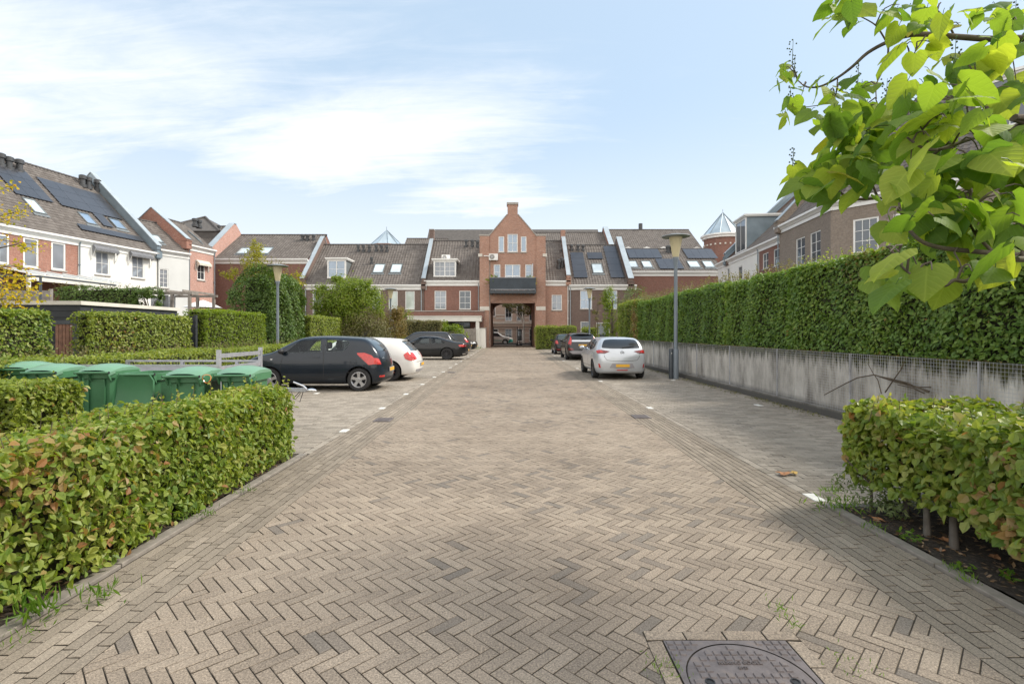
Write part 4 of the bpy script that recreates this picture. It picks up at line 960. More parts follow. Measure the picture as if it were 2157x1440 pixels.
# ------------------------------------------------------------------ concrete wall, terrace, mesh fence
t = NT('old_concrete'); o = t.obj(); mp = t.n('ShaderNodeMapping'); mp.inputs['Scale'].default_value = (1, 1.25, .36); t.lk(o, mp.inputs[0])
c = t.ramp(t.noise(1.5, 7, mp.outputs[0], .72), [(.30, (.13, .112, .092)), (.42, (.34, .31, .265)), (.54, (.55, .51, .45)), (.68, (.74, .70, .63))])
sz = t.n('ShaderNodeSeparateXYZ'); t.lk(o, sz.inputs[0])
mp2 = t.n('ShaderNodeMapping'); mp2.inputs['Scale'].default_value = (1, 5, .7); t.lk(o, mp2.inputs[0])
run = t.noise(2.2, 6, mp2.outputs[0], .75)
lim = t.math('MULTIPLY_ADD', run, 1.0, -.12)                       # how far each moss run reaches down from the crown
top = t.math('GREATER_THAN', t.math('ADD', sz.outputs[2], lim), 1.20+.22)
top2 = t.n('ShaderNodeMapRange'); top2.inputs['From Min'].default_value = 1.30; top2.inputs['From Max'].default_value = 1.50; t.lk(t.math('ADD', sz.outputs[2], lim), top2.inputs[0])
c = t.mix(top2.outputs[0], c, t.ramp(t.noise(9, 4, o), [(.35, (.025, .024, .018)), (.6, (.075, .075, .022))]))
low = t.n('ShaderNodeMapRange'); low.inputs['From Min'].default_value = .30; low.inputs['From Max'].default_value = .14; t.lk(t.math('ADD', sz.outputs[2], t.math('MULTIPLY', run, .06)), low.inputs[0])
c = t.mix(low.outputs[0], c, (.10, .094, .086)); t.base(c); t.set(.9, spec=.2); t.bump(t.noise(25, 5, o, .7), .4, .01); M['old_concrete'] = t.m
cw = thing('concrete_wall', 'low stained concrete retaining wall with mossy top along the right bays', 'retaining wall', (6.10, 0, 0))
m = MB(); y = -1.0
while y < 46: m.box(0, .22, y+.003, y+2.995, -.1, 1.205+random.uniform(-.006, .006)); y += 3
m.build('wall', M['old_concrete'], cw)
MB().box(-.10, .0, -1, 46, -.02, .16).build('plinth', M['old_concrete'], cw)
struct(MB().box(6.33, 26, -6, 46, -.05, 1.12).build('terrace', M['earth']))
fn = thing('wire_mesh_fence', 'grey welded wire mesh panels standing close in front of the concrete wall', 'mesh fence', (6.04, 0, 0))
m = MB(); yy = 1.2
for j in range(24): z = .06+j*.05*1.0; m.tube([(0, .5, z), (0, 30, z)], .0018, 4, cap=False)
y = .5
while y < 30: m.tube([(-.006, y, .04), (-.006, y, 1.22)], .0018, 4, cap=False); y += .05 if y < 14 else .10
m.build('mesh_panel', M['galv'], fn)
y = 1.6
while y < 30: MB().box(-.012, .012, y-.012, y+.012, -.02, 1.22).build('post', M['galv'], fn); y += 2.5
n = 5200; P = np.stack([5.98 - np.abs(rng.normal(0, .16, n)), rng.uniform(4.9, 40, n), rng.uniform(.002, .035, n)], 1); P = P[rng.random(n) < np.clip(.5 + lump(P, 1.2, .6), .05, 1)]
gf = foliage('ground_cover', P, np.repeat([[0, 0, 1.]], len(P), 0), .05, M['leaf_olive'], None, rng.random(len(P))*.8, kind=4, rnd=.7, asp=.35); tag(gf, 'thin moss and weeds along the foot of the concrete wall', 'weeds', kind='stuff')
# dry creeper stems behind the mesh
cr = MB()
def creeper(pts, r=.011):
    P = [Vector((6.02 + random.uniform(-.02, .0), at(x, y, 1).y, 0)) for x, y in pts]; out = []
    for x, y in pts:
        D = 6.02*S/(x-1075); out.append((6.0 + random.uniform(-.02, .03), D, CAMZ+(699-y)*D/S))
    cr.tube(out, [r*(1-.5*i/len(out)) for i in range(len(out))], 5)
creeper([(1956, 824), (1920, 812), (1885, 803), (1843, 789), (1810, 795), (1780, 808), (1740, 831)], .014); creeper([(1960, 826), (1915, 806), (1880, 797), (1845, 790)], .012); creeper([(1868, 826), (1885, 800), (1900, 778), (1907, 760)], .011)
creeper([(1858, 829), (1853, 800), (1843, 786), (1830, 765)], .008); creeper([(1962, 815), (1930, 815), (1900, 804), (1870, 796), (1850, 791)], .010); creeper([(1950, 828), (1925, 817), (1895, 810)], .01)
tag(cr.build('creeper_stem', M['twig'], None, smooth=60), 'dry bare creeper stems hanging across the concrete wall', 'creeper')
# moss cushions along the crown of the wall
n = 5200; Y = rng.uniform(1, 44, n); P = np.stack([6.1 + rng.uniform(-.02, .22, n), Y, 1.205 + rng.uniform(0, .03, n)*(.5+.5*np.sin(Y*3.1)) ], 1); P = P[rng.random(n) < .25+.75*(np.sin(Y*1.9)+np.sin(Y*4.7) > -.4)]
mo = foliage('moss', P, np.repeat([[0, 0, 1.]], len(P), 0), .035, leaf_mat('moss_leaf', [(0, (.06, .065, .012)), (.6, (.13, .12, .02)), (1, (.22, .11, .03))], .1), None, rng.random(len(P)), kind=4, rnd=.8)
tag(mo, 'olive and rusty moss growing along the top of the concrete wall', 'moss', kind='stuff')

# ------------------------------------------------------------------ left gardens
sh = thing('garden_shed', 'dark boarded flat roofed shed with a pale roof edge between the tall left hedges', 'shed', (-11.25, 13.4, 0))
m = MB(); zt = 2.28
for i in range(14):
    z = i*.165; m.box(-3.0, 0, .0, .05, z+.004, z+.158); m.box(-.05, 0, .052, 3.9, z+.004, z+.158)
m.box(-3.0, -.052, .052, 3.9, 0, zt-.02); m.build('boards', M['wood_dark'], sh)
MB().box(-3.06, .06, -.05, 3.95, zt+.03, zt+.13).build('roof_edge', M['stone'], sh)
dw = MB()
for i in range(5): dw.box(-.62+i*.092, -.62+i*.092+.078, -.035, -.004, .05, 1.80)
d = dw.build('door', M['wood_red'], sh)
f = MB(); f.box(-.70, -.11, -.05, -.002, 1.803, 1.90); f.box(-.15, -.10, -.06, -.002, .02, 1.803); f.box(-.09, .02, -.07, -.002, .0, 1.92); f.build('door_frame', M['dark_metal'], d)
MB().tube([(-.19, -.036, 1.75), (-.19, -.08, 1.75), (-.11, -.08, 1.75)], .012, 6).build('latch', M['galv'], d)
def boards(x0, x1, y, z1, label, mat='wood_grey', n=10):
    e = thing('board_fence', label, 'fence', ((x0+x1)/2, y, 0)); w = (x1-x0)/2; m = MB()
    for i in range(n): m.box(-w, w, 0, .035, .04+(z1-.04)*i/n, .04+(z1-.04)*(i+1)/n-.012)
    m.build('boards', M[mat], e)
    for u in (-w, w-.09): MB().box(u, u+.09, .037, .12, 0, z1+.05).build('post', M[mat], e)
boards(-21.6, -17.6, 19.6, 3.2, 'grey weathered board fence behind the yellow tree'); boards(-12.4, -11.0, 17.9, 2.15, 'dark grey board fence in the gap between two clipped left hedges', 'wood_dark')
boards(-18.6, -17.4, 26.5, 3.45, 'pale grey board panel seen through the ivy arch', 'galv')
pg = thing('pergola', 'grey timber pergola with two posts beside the ivy covered mass', 'pergola', (-16.6, 24.6, 0))
z = 1.6+84*24.6/S
m = MB(); m.box(-1.0, 1.35, -.06, .06, z-.12, z); m.box(-1.0, 1.35, 2.0, 2.12, z-.12, z)
for u in (-.6, .2, 1.0): m.box(u-.03, u+.03, -.2, 2.3, z+.002, z+.1)
m.build('beam', M['wood_grey'], pg)
for u, y in ((.36, 0), (1.2, 0), (.36, 2.0), (1.2, 2.0)): MB().box(u-.06, u+.06, y-.055, y+.055, 0, z-.122).build('post', M['wood_grey'], pg)
fb = thing('fabric_screen', 'narrow grey fabric screen hanging beside the timber pergola', 'screen', (-16.35, 24.3, 0)); MB().box(-.13, .13, -.01, .01, 1.9, 3.35).build('cloth', M['awning'], fb); MB().tube([(-.15, 0, 0), (-.15, 0, 3.4)], .02, 6).build('post', M['galv'], fb)
ps = thing('parasol', 'low white garden parasol in front of the pink brick house', 'parasol', (-17.1, 28.5, 0)); z = 1.6+67*28.5/S
MB().lathe([(1.0, z-.42), (.5, z-.17), (.03, z)], 8).build('canopy', M['white'], ps); MB().tube([(0, 0, 0), (0, 0, z)], .025, 8).build('pole', M['galv'], ps)
mf = thing('metal_pergola', 'thin black metal pergola frame carrying the yellow climbing branches', 'pergola', (-14.4, 15.7, 0)); m = MB(); z = 3.3
m.tube([(0, 0, 0), (0, 0, z)], .035, 6); m.tube([(-3, 0, z+.06), (0, 0, z)], .035, 6); m.tube([(0, 0, z), (0, 3, z)], .03, 6); m.tube([(-3, 0, 0), (-3, 0, z+.06)], .035, 6); m.tube([(-1.2, 0, 0), (-1.2, 0, z)], .03, 6); m.build('frame', M['dark_metal'], mf)

# ------------------------------------------------------------------ through the archway
gt = thing('driveway_gate', 'black two leaf metal gate with pale spikes closing the archway', 'gate', (0, 61.4, 0))
def gx(px): return (px-1075)*61.4/S
def leaf_(a, b, nm):
    m = MB(); m.box(a, a+.09, -.04, .04, .06, 2.25); m.box(b-.09, b, -.04, .04, .06, 2.25); m.box(a, b, -.035, .035, 2.12, 2.2); m.box(a, b, -.035, .035, 1.86, 1.92); m.box(a, b, -.04, .04, .1, .24)
    n = int((b-a)/.135)
    for i in range(1, n): x = a+(b-a)*i/n; m.box(x-.012, x+.012, -.012, .012, .2, 2.15)
    o = m.build(nm, M['black'], gt); s = MB()
    for i in range(1, n): x = a+(b-a)*i/n; s.lathe([(.028, 2.2), (.03, 2.27), (.003, 2.42)], 6, (x, 0, 0))
    s.build('spikes', M['spike'], o)
leaf_(gx(1038.5), gx(1091.2), 'gate_leaf'); leaf_(gx(1094), gx(1119.5), 'gate_leaf')
for x in (gx(1037), gx(1121)): MB().box(x-.09, x+.09, -.1, .1, 0, 2.55).build('post', M['black'], gt)
m = MB(); m.box(gx(1091.5)-.25, gx(1093.7)+.35, -.2, .2, .0, .1); m.build('gate_stop', M['black'], gt)
M['brick_pale'] = brick_mat('brick_pale', (.56, .43, .35), (.48, .36, .29), (.5, .44, .38))
bb = thing('town_house', 'brown brick town house with pale stone bands across the street behind the gate', 'house', (-13, 78, 0)); hs = []
tb = House.__new__(House); m = MB()
def bx(px): return (px-1075)*78/S+13
def bz(py): return 1.6+(699-py)*78/S
W = 27
tb.e = bb; tb.W = W; tb.ze = 14; tb.M = Matrix.Translation((-13, 78, 0)); tb.Mi = tb.M.inverted(); tb.holes = hs
for (x0, y0, x1, y1) in ((1027, 640, 1044, 667), (1063.5, 640, 1079, 676), (1088, 640, 1101, 676), (1114, 640, 1130, 676), (1063.5, 692, 1079, 719), (1088, 692, 1101, 719), (1030, 692, 1050, 719), (1114, 692, 1128, 719)): tb.win(x0, y0, x1, y1, 2 if x1-x0 > 13 else 1, 2, 'glass', dark=False, fw=.12)
holed_wall(m, [(0, 0), (W, 0), (W, 14), (0, 14)], hs); m.box(0, W, .2, 8, 0, 13.9); m.build('wall', M['brick_pale'], bb)
m = MB()
for (x0, x1) in ((1000, 1027), (1044, 1063), (1101, 1114), (1130, 1150)):
    for y in (662, 669, 680, 700, 710): m.box(bx(x0), bx(x1), -.04, -.003, bz(y)-.18, bz(y))
m.box(0, W, -.12, -.003, bz(679)-.2, bz(677.5)); m.build('stone_band', M['stone'], bb)
MB().prism([(0, -.3, 14), (0, 4, 18), (0, 8.3, 14)], (W, 0, 0)).build('roof', M['backroof'], bb)
# ------------------------------------------------------------------ hedges
hedge('clipped_hedge', 'waist high beech hedge with brown tipped leaves along the left road edge in the foreground', 'hedge', -3.42, -2.76, 1.5, 6.55, .06, .92, 2300, .062, M['leaf_beech'], rust=.018, patch=[((.2, -1.0, .85), .35, .5), ((.27, -2.0, .35), .5, .35), ((.27, -.3, .6), .5, .12)], kind=6, lumpy=.075, jit=1.35, lrnd=.85, sprig=80, sprig_h=.15, smat=M['leaf_young'], trunks=[(-3.2, 2.2+.5*i, .02) for i in range(9)])
hedge('clipped_hedge', 'waist high beech hedge running crosswise in front of the green bins', 'hedge', -9.0, -5.5, 5.7, 6.6, .05, 1.0, 1500, .066, M['leaf_young'], rust=.03, kind=6, lumpy=.03, sprig=40, sprig_h=.14)
hedge('clipped_hedge', 'waist high beech hedge with bare stems below in the right foreground bed', 'hedge', 3.10, 4.35, .9, 4.78, .28, .96, 1700, .076, M['leaf_beech'], rust=.04, patch=[((-.5, .3, .35), .35, .4)], kind=6, lumpy=.11, lrnd=.75, sprig=60, sprig_h=.12, inset=.24, jit=1.3, asp=.72, trunks=[(3.24, 3.98, .021), (3.25, 3.75, .024), (3.4, 4.4, .02), (3.35, 3.2, .02), (3.3, 2.7, .02), (3.4, 2.2, .02), (3.7, 3.6, .018), (3.75, 4.1, .018)])
hedge('low_hedge', 'long knee high yellow green hedge behind the left parking bays', 'hedge', -9.45, -8.45, 6.95, 44, .03, 1.12, 700, .075, M['leaf_young'], rust=.01, lumpy=.05, faces='Xyt', top=1.0, sprig=130, sprig_h=.22, smat=M['leaf_olive'])
hedge('shrub_border', 'untidy olive brown shrub border between the low hedge and the tall left hedges', 'shrubs', -10.5, -9.5, 6.4, 42, .02, .98, 300, .075, M['leaf_olive'], lumpy=.09, faces='Xyt', sprig=420, sprig_h=.33, smat=M['leaf_olive'], jit=1.8)
G = 'clipped hedges along the left gardens'
hedge('garden_hedge', 'tall clipped hedge at the far left edge, left of the brown shed door', 'hedge', -12.3, -10.6, 5.2, 11.85, .05, 2.13, 620, .088, M['leaf_beech'], rust=.004, faces='XYyt', lumpy=.04, group=G)
hedge('garden_hedge', 'tall clipped hedge in front of the dark shed, right of the brown shed door', 'hedge', -11.15, -10.6, 12.95, 17.05, .05, 2.16, 620, .088, M['leaf_young'], rust=.012, faces='XYyt', lumpy=.04, group=G, patch=[((.2, -1.0, 1.3), .5, .35)])
hedge('garden_hedge', 'tall clipped hedge beside the ivy covered mass, left of the near lamp post', 'hedge', -11.6, -10.75, 18.1, 22.6, .05, 2.45, 560, .09, M['leaf_lime'], rust=.004, faces='XYyt', lumpy=.05, group=G)
hedge('garden_hedge', 'clipped yellow green hedge right of the ivy covered mass, behind the dark hatchback', 'hedge', -11.9, -11.0, 28.3, 33.6, .05, 2.55, 430, .10, M['leaf_young'], rust=.02, faces='XYyt', lumpy=.06, group=G)
hedge('garden_hedge', 'clipped hedge left of the white canopy, behind the black coupe', 'hedge', -9.9, -6.0, 44.2, 45.2, .05, 2.6, 380, .11, M['leaf_olive'], rust=.05, faces='xXyt', lumpy=.06, group=G)
e = hedge('ivy_mass', 'big rounded block of dark green ivy as tall as the lamp post on the left', 'ivy', -13.55, -11.35, 24.6, 28.6, .05, 4.75, 560, .115, M['leaf_ivy'], rust=.01, faces='XYyt', lumpy=.22, jit=2.2, sprig=90, sprig_h=.55, smat=M['leaf_olive'], inset=.55, rr=.75)
hedge('ivy_trellis', 'ivy covered fence in front of the white rendered house', 'ivy', -21.4, -17.6, 24.0, 24.6, .05, 3.72, 420, .10, M['leaf_ivy'], rust=.01, faces='Xyt', lumpy=.08, sprig=40, sprig_h=.25, smat=M['leaf_olive'])
shrub('ivy_arch', 'ivy grown over an arch at the right end of the ivy covered fence', 'ivy', (-17.05, 24.3, 0), [(-.25, 0, 3.5, .75, .35, .28, 2), (.45, 0, 2.9, .22, .3, .75, 1.4), (-.75, 0, 3.0, .25, .3, .6, 1)], 2600, .10, M['leaf_ivy'], 2.6, .05, clump=.25)
# right side
HR = 'tall hedge blocks on the right terrace'
hedge('terrace_hedge', 'nearest tall dark hedge block above the concrete wall, behind the broad leaved tree', 'hedge', 6.36, 7.6, 2.5, 11.8, 1.16, 3.10, 1150, .085, M['leaf_dark'], rust=.006, faces='xYt', kind=4, lumpy=.06, sprig=150, sprig_h=.2, smat=M['leaf_beech'], group=HR, patch=[((-.5, 2.2, 1.9+1.1), .6, .5)])
hedge('terrace_hedge', 'second tall dark hedge block above the concrete wall, right of the near lamp post', 'hedge', 6.80, 7.9, 12.35, 16.3, 1.16, 3.16, 950, .085, M['leaf_dark'], rust=.004, faces='xYyt', lumpy=.06, sprig=120, sprig_h=.32, smat=M['leaf_olive'], group=HR)
hedge('terrace_hedge', 'long tall dark hedge block above the concrete wall, left of the near lamp post', 'hedge', 7.0, 8.1, 16.9, 28.1, 1.16, 3.28, 700, .09, M['leaf_dark'], rust=.004, faces='xYyt', lumpy=.07, sprig=260, sprig_h=.38, smat=M['leaf_olive'], group=HR)
hedge('terrace_hedge', 'hedge block with a browned strip at the far end of the tall right hedge', 'hedge', 7.0, 8.1, 28.5, 33.6, .9, 3.45, 560, .095, M['leaf_beech'], rust=.02, faces='xYyt', lumpy=.07, sprig=70, sprig_h=.35, smat=M['leaf_olive'], group=HR, patch=[((-.55, -1.9, 2.4), .75, .95), ((-.55, -1.9, 1.5), .75, .9)])
shrub('ivy_column', 'bright green ivy column at the far end of the tall right hedge', 'ivy', (7.15, 36, 0), [(-.25, 0, 3.9, .42, .5, .9, 2), (-.05, 0, 2.2, .55, .6, 1.6, 2.5)], 4200, .11, M['leaf_lime'], 2.5, .08, clump=.3)
shrub('broadleaf_shrub', 'blue green leafy shrub top showing behind the far end of the right hedge', 'shrub', (9.0, 37, 0), [(0, 0, 4.0, 1.6, .9, .8, 2), (1.2, 0, 3.6, 1.2, .8, .6, 1)], 2600, .14, M['leaf_grey'], 2.6, .08)
shrub('young_tree', 'slender yellow leaved young tree beside the far right lamp post', 'tree', (X0(1258, 43), 43, 0), [(.2, 0, 4.35, .75, .5, .42, 1.3), (-.25, 0, 3.0, .5, .4, .55, .9), (.2, 0, 2.2, .55, .4, .4, .7)], 900, .12, M['leaf_gold'] if 0 else M['leaf_olive'], 3.4, .035, clump=.3, asp=.5)
hedge('garden_hedge', 'clipped bright hedge right of the archway, behind the small black and red car', 'hedge', 2.35, 6.0, 46.5, 47.7, .03, 2.12, 420, .11, M['leaf_young'], rust=.01, faces='xXyt', lumpy=.09, group='clipped hedges right of the archway', sprig=30, sprig_h=.25)
hedge('garden_hedge', 'short clipped bright hedge just right of the far right lamp post', 'hedge', 6.35, 7.65, 44.5, 45.6, .03, 1.95, 420, .11, M['leaf_young'], rust=.01, faces='xXyt', lumpy=.09, group='clipped hedges right of the archway', sprig=14, sprig_h=.25)
# trees and shrubs on the left
shrub('lime_green_tree', 'rounded lime green tree in front of the light brown brick house', 'tree', (-11.2, 35.2, 0), [(-.2, 0, 3.9, 1.7, 1.5, 1.35, 3), (-1.2, 0, 3.6, 1.1, 1, 1.0, 1.4), (1.1, 0, 3.6, 1.3, 1.2, 1.1, 1.6), (.2, 0, 2.4, 1.6, 1.2, .9, 1.5), (.5, 0, 4.7, 1.1, .9, .6, .9), (-1.9, 0, 4.4, .55, .5, .5, .35), (1.9, 0, 4.1, .6, .5, .55, .4), (-.6, 0, 5.15, .5, .4, .4, .3), (1.3, 0, 4.95, .45, .4, .4, .25), (2.2, 0, 3.1, .5, .5, .5, .3), (-2.1, 0, 3.0, .45, .5, .6, .3)], 17000, .15, M['leaf_lime'], 1.9, .10, clump=.42)
shrub('twiggy_shrub', 'straggly olive brown shrub below the lime green tree', 'shrub', (-9.7, 34.2, 0), [(0, 0, 1.7, 1.5, 1.0, 1.3, 2), (-1.3, 0, 1.3, 1.0, .9, 1.1, 1.2), (.9, .2, 1.5, .9, .8, 1.4, 1.2)], 11000, .11, M['leaf_olive'], .7, .06, clump=.42)
shrub('twiggy_shrub', 'darker brown straggly shrub behind the white hatchback', 'shrub', (-8.5, 36.4, 0), [(.1, 0, 1.7, .95, .8, 1.5, 2), (.5, 0, 2.9, .4, .5, .6, .5)], 6500, .11, M['leaf_brown'], .8, .06, clump=.42)
shrub('vine_shrub', 'sprawling bright green vine draped over the fence beside the white canopy', 'vine', (-5.2, 45.4, 0), [(-.6, 0, 2.0, .9, .6, .55, 2), (.3, 0, 1.6, .8, .6, .7, 2), (.9, 0, 1.1, .45, .5, .7, 1)], 2400, .15, M['leaf_lime'], 1.1, .05, asp=.7)
shrub('leafy_bush', 'light green bush top left of the white canopy roof', 'shrub', (-9.9, 46.8, 0), [(0, 0, 3.0, .9, .7, .75, 1)], 800, .15, M['leaf_lime'], 2.2, .05)
shrub('golden_tree', 'yellow green tree rising behind the ivy covered mass', 'tree', (-15.0, 31, 0), [(-.55, 0, 5.3, .75, .6, 1.35, 2), (-.35, 0, 6.4, .35, .35, .7, .6), (-1.6, 0, 4.9, .7, .6, .5, .7), (1.7, 0, 4.7, .85, .6, .65, 1.3), (.6, 0, 4.6, .8, .6, .6, 1)], 4200, .13, leaf_mat('acid_leaf', [(0, (.17, .19, .02)), (.6, (.32, .32, .03)), (1, (.42, .35, .05))], .45), 3.4, .09, clump=.33)
shrub('climbing_plant', 'light green shrub below the white parasol', 'shrub', (-16.0, 27.2, 0), [(0, 0, 2.3, 1.1, .6, .55, 1), (-.6, 0, 1.8, .8, .6, .5, 1)], 1200, .12, M['leaf_ivy'], 1.2, .05)
shrub('street_tree', 'small olive green tree across the street seen through the archway', 'tree', (X0(1103, 71), 71, 0), [(-.9, 0, 5.2, 1.6, 1.2, .8, 2), (.3, 0, 4.7, 1.0, 1, .8, 1.6), (-2.2, 0, 5.5, 1.2, 1, .5, 1)], 2600, .2, M['leaf_olive'], 3.3, .14, bark='stone', limbs=True)
# golden climber at the left edge: sprays that hang from arching canes
gc = thing('golden_climber', 'golden yellow leaved branches reaching in from the left edge', 'climber', (-13.6, 11.9, 0)); mb = MB(); P = []; N = []
mb.tube([(0, 0, 0), (-.1, .1, 2), (0, .05, 4.6)], [.07, .055, .03], 8)
for (pts, n, r) in (([(-40, 408), (0, 398), (29, 390)], 130, .07), ([(-40, 462), (0, 455), (35, 447), (62, 438)], 190, .08), ([(-40, 470), (5, 462), (40, 455)], 110, .07), ([(-30, 500), (20, 508), (60, 514), (96, 519)], 190, .07), ([(40, 514), (55, 524), (70, 531)], 60, .05), ([(-40, 585), (10, 575), (45, 590), (60, 612)], 330, .16), ([(-30, 600), (15, 600), (50, 610), (85, 622)], 300, .14), ([(-20, 625), (25, 632), (55, 630)], 300, .13), ([(-30, 640), (10, 640)], 120, .1), ([(-10, 565), (30, 560), (48, 566)], 70, .09)):
    Q = [at(x, y, 11.6 + .25*i) - Vector((-13.6, 11.9, 0)) for i, (x, y) in enumerate(pts)]
    mb.tube([(0, .05, 2.6 + (Q[0].z-2.6)*.6)] + Q, [.03] + [.014 - .008*i/len(Q) for i in range(len(Q))], 5)
    for _ in range(int(n*.5)):
        i = random.randrange(len(Q)-1); p = Q[i].lerp(Q[i+1], random.random()); P.append(p + Vector(rng.normal(0, r, 3))); N.append((0, 0, 1))
foliage('crown', np.array(P), np.array(N, float), .075, M['leaf_gold'], gc, rng.random(len(P)), kind=6, asp=.8, rnd=.8); mb.build('trunk', M['bark'], gc, smooth=60)

# ------------------------------------------------------------------ the broad leaved tree overhead, right
def vein(m):
    nt_ = m.node_tree; N_ = nt_.nodes; L_ = nt_.links.new; b = N_['Principled BSDF']
    def mt(op, a, b_=None, c_=None):
        q = N_.new('ShaderNodeMath'); q.operation = op
        for i, x in enumerate((a, b_, c_)):
            if x is None: continue
            if hasattr(x, 'is_output'): L_(x, q.inputs[i])
            else: q.inputs[i].default_value = x
        return q.outputs[0]
    uv = N_.new('ShaderNodeTexCoord').outputs['UV']; s = N_.new('ShaderNodeSeparateXYZ'); L_(uv, s.inputs[0])
    ax = mt('ABSOLUTE', s.outputs[0]); lat = mt('SUBTRACT', s.outputs[1], mt('MULTIPLY', ax, .75))
    fr = mt('ABSOLUTE', mt('SUBTRACT', mt('FRACT', mt('MULTIPLY', lat, 6.0)), .5))           # 0 on a lateral vein's line, .5 between
    v1 = mt('SMOOTH_MIN', mt('MULTIPLY', fr, .35), mt('MULTIPLY', ax, 1.0), .02)
    mr_ = N_.new('ShaderNodeMapRange'); mr_.interpolation_type = 'SMOOTHSTEP'; mr_.inputs['From Min'].default_value = .0; mr_.inputs['From Max'].default_value = .11; L_(v1, mr_.inputs[0])
    bp_ = N_.new('ShaderNodeBump'); bp_.inputs['Strength'].default_value = .16; bp_.inputs['Distance'].default_value = .02; L_(mr_.outputs[0], bp_.inputs['Height']); L_(bp_.outputs[0], b.inputs['Normal'])
    tr = [q for q in N_ if q.type == 'BSDF_TRANSLUCENT'][0]; L_(bp_.outputs[0], tr.inputs['Normal'])
    th = N_.new('ShaderNodeMapRange'); th.inputs['From Max'].default_value = .03; L_(v1, th.inputs[0])
    old = b.inputs['Base Color'].links[0].from_socket; mx_ = N_.new('ShaderNodeMix'); mx_.data_type = 'RGBA'; mx_.blend_type = 'MULTIPLY'; mx_.inputs[0].default_value = 1.0; L_(old, mx_.inputs[6])
    cr = N_.new('ShaderNodeMix'); cr.data_type = 'RGBA'; L_(th.outputs[0], cr.inputs[0]); cr.inputs[6].default_value = (1.5, 1.4, 1.5, 1); cr.inputs[7].default_value = (1, 1, 1, 1); L_(cr.outputs[2], mx_.inputs[7]); L_(mx_.outputs[2], b.inputs['Base Color'])
pt = thing('broad_leaved_tree', 'tree with very large heart shaped leaves overhanging from the right edge', 'tree', (7.3, 4.6, 1.1))
O = Vector((7.3, 4.6, 1.1)); mb = MB(); tips = []
def limb(pts, r0, r1, root=None):
    Q = [at(x, y, D)-O for (x, y, D) in pts]
    if root is not None: Q = [Vector(root)] + Q
    Q2 = []
    for i in range(len(Q)-1):
        for k in range(4):
            q = k/4; p0 = Q[max(i-1, 0)]; p1 = Q[i]; p2 = Q[i+1]; p3 = Q[min(i+2, len(Q)-1)]
            Q2.append(.5*((2*p1)+(p2-p0)*q+(2*p0-5*p1+4*p2-p3)*q*q+(3*p1-p0-3*p2+p3)*q**3))
    Q2.append(Q[-1]); n = len(Q2); tips.extend(Q2); mb.tube(Q2, [r0+(r1-r0)*i/(n-1) for i in range(n)], 7)
mb.tube([(0, 0, -.1), (.05, .02, 1.2), (0, 0, 2.6), (-.1, .1, 4.2), (-.2, 0, 5.6)], [.17, .14, .12, .08, .03], 10)
limb([(2230, 92, 4.3), (2157, 82, 4.3), (2089, 83, 4.35), (2010, 78, 4.4), (1951, 73, 4.45), (1910, 76, 4.5), (1867, 90, 4.55), (1827, 112, 4.6), (1796, 140, 4.65), (1764, 164, 4.7), (1729, 182, 4.75), (1700, 184, 4.75), (1680, 170, 4.8)], .032, .005, (-.15, .05, 3.4))
limb([(1871, 90, 4.55), (1868, 128, 4.55), (1856, 155, 4.5), (1845, 180, 4.45), (1845, 209, 4.4)], .009, .004); limb([(1845, 205, 4.4), (1822, 222, 4.4), (1795, 245, 4.4), (1765, 262, 4.4)], .006, .003)
limb([(1867, 90, 4.55), (1850, 62, 4.5), (1835, 48, 4.5), (1800, 30, 4.5)], .008, .004); limb([(1764, 164, 4.7), (1758, 205, 4.6), (1735, 220, 4.6), (1680, 228, 4.6)], .006, .003)
limb([(2200, 250, 3.4), (2157, 262, 3.4), (2093, 280, 3.4), (2053, 289, 3.4), (1990, 312, 3.35), (1960, 316, 3.3), (1935, 308, 3.3), (1910, 290, 3.3)], .022, .006, (-.05, .0, 2.2))
limb([(2075, 225, 3.6), (2095, 265, 3.6), (2129, 316, 3.6), (2160, 382, 3.6)], .016, .03, None)
limb([(2240, 400, 4.2), (2157, 382, 3.9), (2080, 400, 4.1), (1960, 415, 4.2), (1849, 418, 4.3), (1791, 420, 4.4), (1764, 402, 4.4), (1730, 397, 4.4), (1711, 392, 4.4)], .024, .004, (-.1, .1, 2.0))
limb([(1849, 418, 4.3), (1835, 385, 4.3), (1815, 350, 4.4), (1785, 300, 4.4), (1755, 262, 4.4)], .010, .003)
limb([(2260, 545, 2.9), (2157, 538, 2.9), (2093, 533, 2.9), (2004, 525, 2.95), (1965, 518, 2.95), (1938, 507, 2.95), (1918, 488, 3), (1907, 471, 3), (1897, 445, 3), (1893, 427, 3)], .018, .006, (0, -.1, 1.2))
limb([(2230, 548, 2.7), (2157, 545, 2.7), (2100, 548, 2.7), (2040, 590, 2.7), (2009, 590, 2.7), (1991, 601, 2.7), (1960, 598, 2.7), (1938, 591, 2.7), (1910, 572, 2.7), (1889, 551, 2.7)], .015, .005, (0, -.15, 1.1))
limb([(2093, 533, 2.9), (2060, 500, 2.95), (2042, 470, 3), (2042, 440, 3)], .010, .004); limb([(1960, 316, 3.3), (1945, 280, 3.3), (1935, 262, 3.3)], .007, .003); limb([(2053, 289, 3.4), (2040, 250, 3.4), (2036, 222, 3.4)], .008, .004)
limb([(2200, 60, 3.9), (2157, 45, 3.9), (2120, 75, 3.9), (2089, 83, 4.2)], .02, .01); limb([(2010, 78, 4.4), (1990, 40, 4.4), (1960, 10, 4.4)], .009, .004); limb([(1951, 73, 4.45), (1930, 105, 4.4), (1915, 130, 4.3)], .007, .003)
MY = [0, .10, .24, .42, .60, .80, 1.0]
OUT = [(.17, -.15), (.36, -.10), (.50, .10), (.50, .34), (.39, .57), (.19, .82), (.010, .998)]
